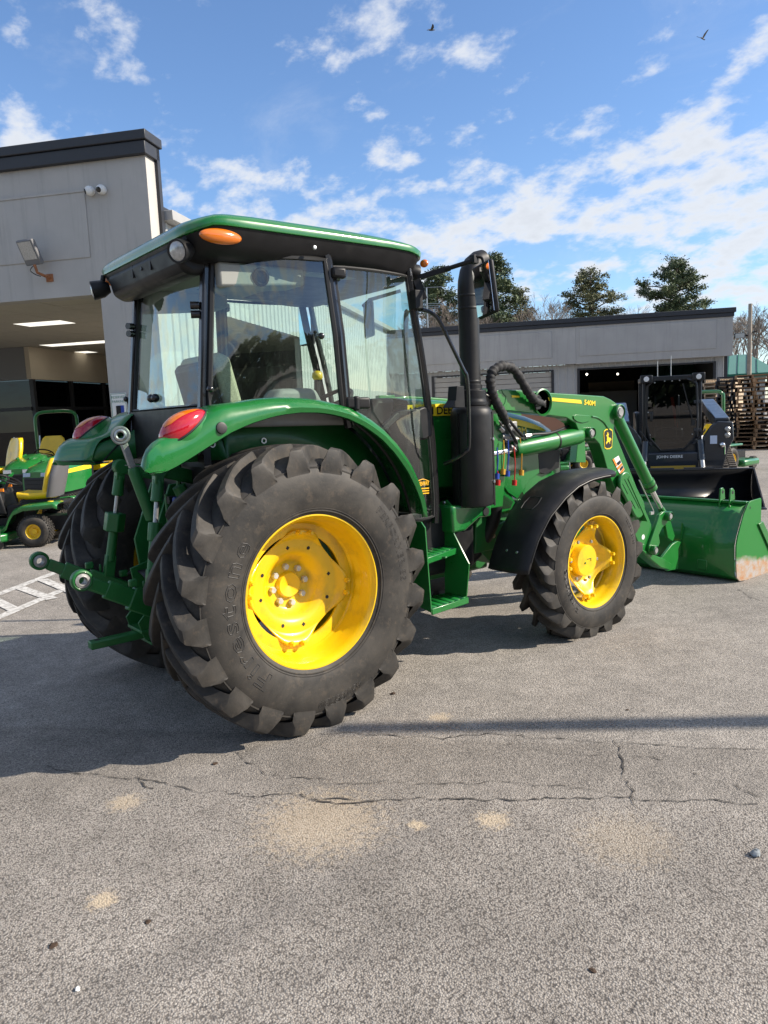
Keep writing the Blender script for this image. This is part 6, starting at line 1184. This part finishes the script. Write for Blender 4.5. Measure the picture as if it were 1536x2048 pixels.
def compact_tractor(label, loc, f, group='compact tractors parked by the showroom', rops=True):
    t = thing('compact_tractor', label, 'tractor', loc, group); heading(t, f); o = make_O(t)
    for s in (-1, 1):
        small_wheel(o, 'rear_wheel', (0, s*0.46, 0.42), 0.42, 0.28, 0.21, s); small_wheel(o, 'front_wheel', (1.42, s*0.44, 0.27), 0.27, 0.18, 0.14, s)
        rows = [[V((0.52*cos(radians(a)), s*0.30, 0.45+0.50*sin(radians(a)))), V((0.52*cos(radians(a)), s*0.60, 0.45+0.50*sin(radians(a)))), V((0.50*cos(radians(a)), s*0.61, 0.42+0.48*sin(radians(a))))] for a in range(150, 20, -10)]
        o('fender', grid(rows), 'green', solid=0.012, smooth=50)
    o('body', [box((-0.30, -0.22, 0.30), (1.6, 0.22, 0.62)), box((0.15, -0.42, 0.42), (0.62, 0.42, 0.47)), box((-0.3, -0.3, 0.6), (0.2, 0.3, 0.82))], 'black', bevel=0.02)
    hd_ = loft_hood(o, ((0.72, 0.27, 0.62, 1.16), (0.95, 0.29, 0.60, 1.17), (1.35, 0.29, 0.58, 1.12), (1.68, 0.28, 0.58, 1.03), (1.80, 0.26, 0.60, 0.94)))
    o('grille', box((1.79, -0.23, 0.50), (1.815, 0.23, 0.85)), 'rubber_seal', hd_, bevel=0.02)
    for j in range(5): o('grille_bar', cbox((1.818, 0, 0.55+0.065*j), (0.01, 0.42, 0.018)), 'black', hd_)
    for s in (-1, 1): o('head_lamp', prism([(1.803, s*0.10, 0.87), (1.803, s*0.235, 0.865), (1.79, s*0.24, 0.93), (1.79, s*0.10, 0.93)], (0.014, 0, 0)), 'lamp_glass', hd_)
    o('bonnet_scoop', [bar((1.0, s*0.13, 1.165), (1.5, s*0.11, 1.11), 0.02, 0.03) for s in (-1, 1)], 'green_cast', hd_)
    o('yellow_band', [([V((x, s*0.302, z)) for x, z in ((0.75, 0.92), (1.5, 0.88), (1.5, 0.94), (0.75, 1.0))], [(0,1,2,3)]) for s in (-1, 1)], 'decal_yellow', hd_, smooth=0)
    o('dash', box((0.55, -0.22, 0.6), (0.74, 0.22, 1.15)), 'black', bevel=0.04); steering(o, (0.46, 0, 1.15), (-0.5, 0, 0.85), 0.18)
    seat(o, (0.0, 0, 0.93), 1.12, False)
    if rops: o('roll_bar', tube(smooth_path([(-0.36, -0.40, 0.6), (-0.36, -0.42, 1.3), (-0.36, -0.42, 1.78), (-0.36, -0.38, 1.92), (-0.36, -0.26, 1.97), (-0.36, 0, 1.98), (-0.36, 0.26, 1.97), (-0.36, 0.38, 1.92), (-0.36, 0.42, 1.78), (-0.36, 0.42, 1.3), (-0.36, 0.40, 0.6)], 4), 0.034, 10), 'green')
    o('seat_belt', tube([(-0.2, -0.30, 1.5), (-0.02, -0.27, 1.05)], 0.012, 6), 'steel')
    return t
g = gpt(75, 1093); h1, l1 = hv(75); fm = l1*cos(radians(22))+h1*sin(radians(22)); side = V((-fm.y, fm.x, 0))
lawn_tractor('green riding mower with a grey-backed yellow seat, in sun beside the painted bay lines', g - side*0.37, fm)
h1, l1 = hv(20); c = at(14, 14.0); compact_tractor('compact tractor with a bright yellow seat in the sun, behind the riding mower', c, -h1*cos(radians(68))+l1*sin(radians(68)), rops=False)
h1, l1 = hv(100); compact_tractor('compact tractor with a green roll bar and shaded yellow seat under the porch', at(97, 15.2), -h1*cos(radians(20))+l1*sin(radians(20)))
h1, l1 = hv(90); f4 = -h1*cos(radians(38))+l1*sin(radians(38)); compact_tractor('compact tractor whose green hood and black grille stand behind the grey-backed seat', at(58, 12.2)-f4*1.80, f4, rops=False)
h1, l1 = hv(1135); lawn_tractor('riding mower glimpsed under the loader arm, before the shut door', at(1150, 18.5), l1*cos(radians(25))-h1*sin(radians(25)))
# zero-turn mower behind the track loader
h1, l1 = hv(1440)
Z = thing('zero_turn_mower', 'green mower with a roll bar and pale engine, behind the track loader', 'mower', at(1418, 17.0)); heading(Z, h1*cos(radians(25))-l1*sin(radians(25))); z = make_O(Z)
for s in (-1, 1):
    small_wheel(z, 'rear_wheel', (-0.1, s*0.50, 0.28), 0.28, 0.25, 0.14, s); z('caster', lathe([(0.14, -0.05), (0.14, 0.05)], (1.25, s*0.45, 0.14), (0, 1, 0), 18), 'rubber'); z('fender', box((-0.3, s*0.36, 0.58), (0.35, s*0.62, 0.63)), 'green', bevel=0.03)
z('engine', [box((-0.62, -0.25, 0.42), (-0.20, 0.25, 0.66)), lathe([(0.20, 0), (0.20, 0.14), (0.12, 0.18)], (-0.42, 0, 0.66), (0, 0, 1), 20)], 'white', bevel=0.03); z('guard', [box((-0.72, -0.45, 0.22), (-0.60, 0.45, 0.60))], 'white', bevel=0.02)
z('deck', box((0.25, -0.70, 0.10), (1.05, 0.70, 0.26)), 'green', bevel=0.05); z('frame', box((-0.6, -0.3, 0.24), (1.2, 0.3, 0.42)), 'black'); seat(z, (0.25, 0, 0.62), 0.9, False)
z('roll_bar', tube(smooth_path([(-0.3, -0.46, 0.5), (-0.3, -0.46, 1.6), (-0.3, -0.42, 1.74), (-0.3, -0.30, 1.79), (-0.3, 0.30, 1.79), (-0.3, 0.42, 1.74), (-0.3, 0.46, 1.6), (-0.3, 0.46, 0.5)], 5), 0.036, 10), 'green')
# brown enclosed trailer glimpsed over the hood
h1, l1 = hv(1105); B = thing('box_trailer', 'reddish brown box trailer glimpsed over the tractor hood', 'trailer', at(1112, 26)); heading(B, l1); bb = make_O(B)
bb('body', box((-1.3, -0.7, 0.55), (1.5, 0.7, 1.45)), mat('brown_panel', (0.30, 0.15, 0.09), 0.6), bevel=0.04); bb('lamp', box((0.55, -0.72, 1.15), (0.68, -0.701, 1.3)), 'red_lens')
for s in (-1, 1): bb('wheel', lathe([(0.33, -0.1), (0.33, 0.1)], (-0.3, s*0.78, 0.33), (0, 1, 0), 22), 'rubber')
# ================================================================== PALLETS
M['wood'] = mat('pallet_wood', (0.30, 0.185, 0.10), 0.85, noise=(5, 0.3)); M['wood_dark'] = mat('weathered_pallet', (0.035, 0.036, 0.042), 0.85, noise=(5, 0.35)); M['wood_pale'] = mat('pale_pallet', (0.42, 0.33, 0.23), 0.85, noise=(5, 0.25))
pal = [box((-0.6, y-0.025, 0.016), (0.6, y+0.025, 0.110)) for y in (-0.475, 0, 0.475)] + [box((x-0.05, -0.5, 0.1105), (x+0.05, 0.5, 0.128)) for x in (-0.55, -0.37, -0.185, 0, 0.185, 0.37, 0.55)] + [box((x-0.05, -0.5, 0), (x+0.05, 0.5, 0.0155)) for x in (-0.5, 0, 0.5)]
for nm_ in ('wood', 'wood_dark', 'wood_pale'):      # boards differ from pallet to pallet
    nt = M[nm_].node_tree; b_ = nt.nodes['Principled BSDF']; oi = N(nt, 'ShaderNodeObjectInfo'); mr = N(nt, 'ShaderNodeMapRange', inp={'To Min': 0.45, 'To Max': 1.35}); L(nt, oi.outputs['Random'], mr.inputs['Value'])
    mx_ = N(nt, 'ShaderNodeMix', data_type='RGBA', blend_type='MULTIPLY'); mx_.inputs[0].default_value = 1; L(nt, b_.inputs['Base Color'].links[0].from_socket, mx_.inputs[6]); L(nt, mr.outputs[0], mx_.inputs[7]); L(nt, mx_.outputs[2], b_.inputs['Base Color'])
pmesh = {}
for nm in ('wood', 'wood_dark', 'wood_pale'): pmesh[nm] = mesh_from('pallet', comb(*pal)); pmesh[nm].materials.append(M[nm])
for (px, d, n, mt, rot, lab) in ((1452, 27.5, 18, 'wood_pale', 8, 'pale pallet in the stack against the workshop corner'), (1478, 25.2, 18, 'wood_dark', 25, 'dark weathered pallet in the stack beside the workshop'), (1508, 24.3, 18, 'wood', 27, 'brown wooden pallet in the stack next to the dark pallets'), (1545, 23.8, 17, 'wood', 31, 'wooden pallet in the stack past the brown pallets'), (1500, 25.9, 17, 'wood_dark', 26, 'dark pallet in the stack hidden behind the brown pallets')):
    b0 = at(px, d); lean = V((random.gauss(0, 0.010), random.gauss(0, 0.010), 0))
    for i in range(n):
        o = bpy.data.objects.new('pallet', pmesh[mt]); COL.objects.link(o)
        o.location = b0 + lean*i + V((random.gauss(0, 0.045), random.gauss(0, 0.045), 0.0005+i*0.1295)); o.rotation_euler = (0, 0, radians(rot+random.gauss(0, 2.0)))
        tag(o, lab, 'pallet', lab.replace('pallet in', 'pallets of'))
# ================================================================== SHED, YARD LIGHT, FAR POLE
h1, l1 = hv(1490); r1 = -l1
SH = thing('green_roof_shed', 'small pale shed with a green standing-seam metal roof', 'shed', at(1470, 37)); heading(SH, r1); s_ = make_O(SH)
M['roof_green'] = mat('green_metal_roof', (0.10, 0.24, 0.20), 0.45, noise=(2, 0.1))
s_('wall', box((-4.0, 0.0, 0), (1.3, 4, 2.75)), 'siding')
s_('roof', prism([(-4.4, -0.5, 2.70), (1.9, -0.5, 2.70), (0.55, 2.0, 3.72), (-4.4, 2.0, 3.72)], (0, 0, 0.06)), 'roof_green')
s_('roof_back', prism([(-4.4, 4.5, 2.70), (1.9, 4.5, 2.70), (0.55, 2.001, 3.72), (-4.4, 2.001, 3.72)], (0, 0, 0.06)), 'roof_green')
s_('roof_end', prism([(1.9, -0.5, 2.70), (1.9, 4.5, 2.70), (0.551, 2.0, 3.72)], (0, 0, 0.06)), 'roof_green')
for i in range(13):
    x = -4.1+i*0.42; xt = min(x, 0.5); tt = 1 if x < 0.55 else (1.9-x)/(1.9-0.55)
    s_('roof_seam', bar((x, -0.5, 2.775), (x if x < 0.55 else x, -0.5+2.5*tt, 2.775+1.02*tt), 0.03, 0.05), 'sign_green')
s_('fascia', box((-4.4, -0.53, 2.58), (1.9, -0.501, 2.75)), 'sign_green')
def pole(label, base, h, r, head=None):
    t = thing('light_pole', label, 'light pole', base); o = make_O(t)
    o('pole', tube([(0, 0, 0), (0, 0, h)], [r*1.15, r*0.85], 14), mat('weathered_pole', (0.30, 0.26, 0.21), 0.85, noise=(6, 0.25)))
    return t, o
t, o = pole('tall weathered pole with a floodlight, standing past the workshop corner', at(1497, 31.0), 5.35, 0.085)
o('lamp_arm', [tube([(0, 0, 4.05), (-0.30*r1.x*-1, -0.30*r1.y*-1, 4.15)], 0.03, 6)] if False else [tube([V((0, 0, 4.08)), -r1*0.35+V((0, 0, 4.16))], 0.03, 6), tube([V((0, 0, 4.2)), r1*0.25+V((0, 0, 4.25))], 0.025, 6)], 'black')
o('lamp_head', oriented(-r1*0.36+V((0, 0, 4.12))-h1*0.1, r1, V((0, 0, 1))*0.8-h1*0.6*0, h1, 0.21, 0.13, 0.08), 'black', bevel=0.03)
o('lamp_lens', oriented(-r1*0.36+V((0, 0, 4.11))-h1*0.185, r1, V((0, 0, 1)), h1, 0.17, 0.09, 0.004), 'lamp_glass')
base = V((0.06, -1.02, 0)) + V((SUNV.x, SUNV.y, 0)).normalized()*9.2
t, o = pole('plain light pole standing in the open yard', base, 9.2*tan(SUN_EL), 0.085)
# ================================================================== TREES
M['bark'] = mat('pine_bark', (0.10, 0.075, 0.055), 0.9, noise=(4, 0.3)); M['twig'] = mat('bare_twigs', (0.20, 0.165, 0.135), 0.9, noise=(1.0, 0.2))
def leafmat(name, c1, c2):
    m_ = bpy.data.materials.new(name); m_.use_nodes = True; nt = m_.node_tree; b = nt.nodes['Principled BSDF']
    oi = N(nt, 'ShaderNodeNewGeometry'); n = N(nt, 'ShaderNodeTexNoise', inp={'Scale': 0.9, 'Detail': 5}); L(nt, oi.outputs['Position'], n.inputs['Vector'])
    r = N(nt, 'ShaderNodeValToRGB'); e = r.color_ramp.elements; e[0].position = 0.35; e[0].color = (*c1, 1); e[1].position = 0.68; e[1].color = (*c2, 1); L(nt, n.outputs['Fac'], r.inputs[0]); L(nt, r.outputs[0], b.inputs['Base Color'])
    b.inputs['Roughness'].default_value = 0.7; return m_
M['needle'] = leafmat('pine_needles', (0.045, 0.075, 0.035), (0.115, 0.145, 0.060)); M['needle2'] = leafmat('yellowish_pine_needles', (0.075, 0.090, 0.040), (0.17, 0.17, 0.075))
def pine(label, px, d, top_py, crown_py, w_px, mt, seed, skew=0.0, shape='round', dens=1.0):
    rnd = random.Random(seed); b0 = at(px, d); top = PD(px, top_py, d).z; low = PD(px, crown_py, d).z; R = w_px*d/FL/2
    t = thing('pine_tree', label, 'tree', b0, 'pines behind the workshop'); o = make_O(t)
    o('trunk', tube([V((0.1*sin(z*0.5+seed), 0.1*cos(z*0.4), z)) for z in [top*i/10 for i in range(11)]], [0.26*(1-0.09*i) for i in range(11)], 8), 'bark')
    limbs, leaf_v, leaf_f = [], [], []
    def tuft(c, r, n):
        for _ in range(n):
            p = c+V((rnd.gauss(0, r*0.5), rnd.gauss(0, r*0.5), rnd.gauss(0, r*0.32))); a = rnd.uniform(0, 2*pi); e_ = rnd.uniform(-0.5, 0.9); s = rnd.uniform(0.07, 0.15)
            u = V((cos(a)*cos(e_), sin(a)*cos(e_), sin(e_))); w = u.cross(V((rnd.gauss(0, 1), rnd.gauss(0, 1), rnd.gauss(0, 1)))).normalized()
            k_ = len(leaf_v); leaf_v.extend([p-u*s*0.6, p+u*s+w*s*0.45, p+u*s-w*s*0.45]); leaf_f.append((k_, k_+1, k_+2))
    n_l = int(40*dens)
    for i in range(n_l):
        tz = (i+rnd.random())/n_l; z = low+(top-low)*tz*0.985
        prof = (sin(pi*(0.10+0.86*tz))**0.75) if shape == 'round' else (1-tz)**0.7*0.95+0.12
        a = i*2.4+rnd.uniform(-0.5, 0.5); ln = R*prof*rnd.choice((0.45, 0.7, 0.9, 1.05, 1.2))*rnd.uniform(0.9, 1.08)
        ln *= 1+skew*cos(a-atan2(-l_.y, -l_.x))*max(0, 0.6-tz)
        dirv = V((cos(a), sin(a), rnd.uniform(0.05, 0.45))); s0 = V((0, 0, z-ln*0.25)); s1 = s0+dirv*ln*0.55+V((0, 0, 0.02*ln)); s2 = s0+dirv*ln
        limbs.append(tube([s0, s1, s2], [0.07, 0.045, 0.018], 4))
        for _ in range(int(4+ln*2.4)):
            q = s0.lerp(s2, rnd.uniform(0.55, 1.06))+V((rnd.gauss(0, 0.28), rnd.gauss(0, 0.28), rnd.gauss(0.06, 0.16))); tuft(q, rnd.uniform(0.22, 0.46), int(62*dens))
    o('limbs', limbs, 'bark')['kind'] = 'stuff'
    o('crown', (leaf_v, leaf_f), mt, smooth=0, fix=False)
    return t
pine('dense round pine with one branch reaching out, behind the workshop roof', 1347, 62, 531, 640, 118, 'needle', 3, skew=0.55)
pine('tapering pine with a thin lower crown, between bare trees behind the workshop', 1184, 62, 549, 665, 86, 'needle2', 5, dens=0.85)
pine('tall ragged pine rising just past the exhaust stack', 996, 58, 520, 690, 118, 'needle', 8, shape='cone', dens=1.15)
pine('lower pine filling the gap between cab and exhaust stack', 882, 60, 548, 680, 84, 'needle', 11)
pine('thin pine crown showing at the side of the ragged pine', 1045, 64, 585, 690, 60, 'needle2', 12, shape='cone', dens=0.7)
def bare(label, px, d, top_py, spread, seed, trunk=0.14, group='bare trees beyond the workshop', depth=6):
    rnd = random.Random(seed); b0 = at(px, d); H = PD(px, top_py, d).z
    t = thing('bare_tree', label, 'tree', b0, group); o = make_O(t)
    segs = []
    def grow(p, d_, ln, r, lv):
        q = p+d_*ln; m_ = p.lerp(q, 0.5)+V((rnd.gauss(0, ln*0.05), rnd.gauss(0, ln*0.05), 0)); segs.append(tube([p, m_, q], [r, r*0.85, r*0.68], 5 if lv < 2 else 3))
        if lv >= depth: return
        for i in range(2 if rnd.random() < 0.55 else 3):
            a = rnd.uniform(0, 2*pi); nd = (d_+V((cos(a), sin(a), rnd.uniform(-0.15, 0.35)))*rnd.uniform(0.35, 0.62)*spread).normalized(); nd.z = max(nd.z, 0.10)
            grow(p.lerp(q, rnd.uniform(0.72, 1.0)), nd, ln*rnd.uniform(0.66, 0.84), max(0.009, r*0.62), lv+1)
    tl = H*0.30; tk = o('trunk', tube([(0, 0, 0), (0.03, 0.02, tl*0.6), (0, 0, tl)], [trunk, trunk*0.85, trunk*0.75], 8), 'twig')
    for i in range(3): 
        a = 2*pi*i/3+rnd.random(); grow(V((0, 0, tl)), V((cos(a)*0.3, sin(a)*0.3, 1)).normalized(), H*0.19, trunk*0.6, 0)
    o('branches', segs, 'twig', fix=False)
    return t
for i, (px, d, py, sp, tr, lab) in enumerate(((1098, 57, 572, 1.0, 0.13, 'slender bare tree between the ragged pine and the tapering pine'), (1238, 66, 578, 1.0, 0.11, 'small bare tree just past the tapering pine'), (1520, 44, 585, 1.1, 0.16, 'bare tree behind the weathered light pole'), (1478, 52, 600, 1.0, 0.13, 'bare tree beside the workshop roof corner'), (1565, 47, 590, 1.1, 0.15, 'bare tree past the green-roofed shed'), (1500, 60, 640, 1.2, 0.12, 'low bare tree behind the green-roofed shed'), (868, 52, 585, 0.9, 0.10, 'bare tree close behind the cab mirror'), (903, 54, 565, 0.9, 0.11, 'bare tree close behind the exhaust stack'), (960, 52, 610, 1.0, 0.10, 'low bare tree under the ragged pine'), (1030, 55, 612, 1.0, 0.10, 'low bare tree at the foot of the pines'))):
    bare(lab, px, d, py, sp, 20+i, tr)
for i, (px, d, py) in enumerate(((925, 66, 600), (975, 68, 600), (1070, 66, 604), (1125, 68, 600), (1215, 70, 606), (1268, 68, 610), (1425, 66, 612), (1455, 58, 610))):
    bare('slender grey bare tree in the row behind the workshop roof', px, d, py, 0.95, 60+i, 0.09, 'bare trees in the row behind the workshop')
# antenna mast behind the workshop roof
h1, l1 = hv(862); AN = thing('antenna_mast', 'thin television antenna mast behind the workshop roof', 'antenna', at(862, 46)); o = make_O(AN); zt = PD(862, 580, 46).z; zt2 = PD(862, 612, 46).z
o('mast', tube([(0, 0, 0), (0, 0, zt)], 0.04, 6), 'steel')
for k_ in range(5): o('element', tube([-l1*(0.9-0.1*k_)+V((0, 0, zt2-0.12*k_)), l1*(1.4-0.1*k_)+V((0, 0, zt2-0.12*k_+0.1))], 0.015, 5), 'steel')
o('top_element', tube([V((0, 0, zt)), -l1*1.0+V((0, 0, zt))], 0.02, 5), 'steel')
# ================================================================== BIRDS AND DEBRIS
M['feather'] = mat('grey_feathers', (0.09, 0.085, 0.08), 0.8, noise=(40, 0.3))
def bird(label, px, py, d, yaw, flap):
    vs = []
    body = lathe([(0.002, -0.17), (0.03, -0.10), (0.042, 0.0), (0.036, 0.07), (0.022, 0.11), (0.024, 0.135), (0.016, 0.16), (0.003, 0.185)], (0, 0, 0), (1, 0, 0), 12)
    tail = prism([(-0.10, -0.012, 0.0), (-0.22, -0.045, 0.0), (-0.235, 0.0, 0.0), (-0.22, 0.045, 0.0), (-0.10, 0.012, 0.0)], (0, 0, 0.006))
    wings = []
    for s in (-1, 1):
        r0 = [V((0.06, s*0.02, 0.012)), V((-0.06, s*0.02, 0.012))]; r1_ = [V((0.085, s*0.15, 0.02+0.10*flap)), V((-0.06, s*0.14, 0.012+0.10*flap))]; r2 = [V((0.02, s*0.30, 0.02+0.24*flap)), V((-0.055, s*0.25, 0.01+0.20*flap))]; r3 = [V((-0.05, s*0.36, 0.02+0.28*flap)), V((-0.06, s*0.35, 0.02+0.275*flap))]
        top = [r0, r1_, r2, r3]; v, f = grid([[a+V((0, 0, 0.004)), b+V((0, 0, 0.002)), b-V((0, 0, 0.002)), a-V((0, 0, 0.006))] for a, b in top], True); f.append((12, 13, 14, 15)); wings.append((v, f))
    o = obj('bird', [body, tail]+wings, M['feather'], loc=PD(px, py, d), smooth=40); o.rotation_euler = (radians(8), radians(-6), yaw); tag(o, label, 'bird', 'birds in the sky'); return o
h1, l1 = hv(863); bird('small bird gliding with wings level in the clear sky', 863, 60, 36, atan2(-l1.y, -l1.x)+0.3, 0.45)
bird('small bird with raised wings above the clouds', 1405, 77, 42, atan2(l1.y, l1.x)+0.7, 1.1)
def stone(name, lab, cat, px, py, r, m_, seed, flat=0.7):
    rnd = random.Random(seed); v, f = ball((0, 0, r*flat*0.55), (r, r*0.8, r*flat), 9, 6)
    v = [V(p)*1.0+V((rnd.uniform(-1, 1), rnd.uniform(-1, 1), rnd.uniform(-0.6, 0.6)))*r*0.22 for p in v]; v = [V((p.x, p.y, max(p.z, 0.0005))) for p in v]
    o = obj(name, (v, f), m_, loc=gpt(px, py)); o.rotation_euler = (0, 0, rnd.uniform(0, 6)); tag(o, lab, cat); return o
stone('stone', 'bluish grey stone lying on the worn asphalt', 'stone', 1511, 1711, 0.020, mat('grey_stone', (0.22, 0.25, 0.27), 0.7, noise=(60, 0.3)), 1)
leafm = mat('dead_leaf', (0.05, 0.03, 0.018), 0.9)
for i, (px, py, r, lab) in enumerate(((295, 1845, 0.012, 'dark crumb of mud on the pale chip seal'), (107, 1892, 0.015, 'larger dark clod on the pale chip seal'), (786, 1388, 0.018, 'dead leaf scrap on the asphalt by the big tyre'), (1185, 1942, 0.012, 'tiny dark crumb low on the coarse asphalt'), (1255, 1420, 0.010, 'dark speck beside the pole shadow'), (430, 1528, 0.014, 'rusty brown scrap on the asphalt seam'))):
    stone('debris', lab, 'debris', px, py, r, leafm, 30+i, 0.3)
stone('pebble', 'white pebble near the dark clods', 'pebble', 155, 1980, 0.009, M['white'], 41)

# a wood across the road behind the photographer, seen only in the glass and paint
rnd = random.Random(99); wv_, wf_ = [], []
for i in range(150):
    a = radians(rnd.uniform(168, 300)); R_ = rnd.uniform(48, 62); c = CAM+V((cos(a)*R_, sin(a)*R_, 0)); hgt = rnd.uniform(7, 14)
    for _ in range(150):
        z = rnd.uniform(0.08, 1)**0.8*hgt; w = 2.6*sin(pi*min(1, z/hgt*0.8+0.2))+0.4
        p = V((c.x+rnd.gauss(0, w*0.5), c.y+rnd.gauss(0, w*0.5), z)); u = V((rnd.gauss(0, 1), rnd.gauss(0, 1), rnd.gauss(0, 1))).normalized()*rnd.uniform(0.4, 0.9); w2 = u.cross(V((rnd.gauss(0, 1), rnd.gauss(0, 1), rnd.gauss(0, 1)))).normalized()*0.5
        k_ = len(wv_); wv_.extend([p-u, p+u+w2, p+u-w2]); wf_.append((k_, k_+1, k_+2))
wd = obj('woodland', (wv_, wf_), M['needle'], smooth=0, fix=False); wd['kind'] = 'stuff'; tag(wd, 'far wood of mixed trees across the yard', 'wood')
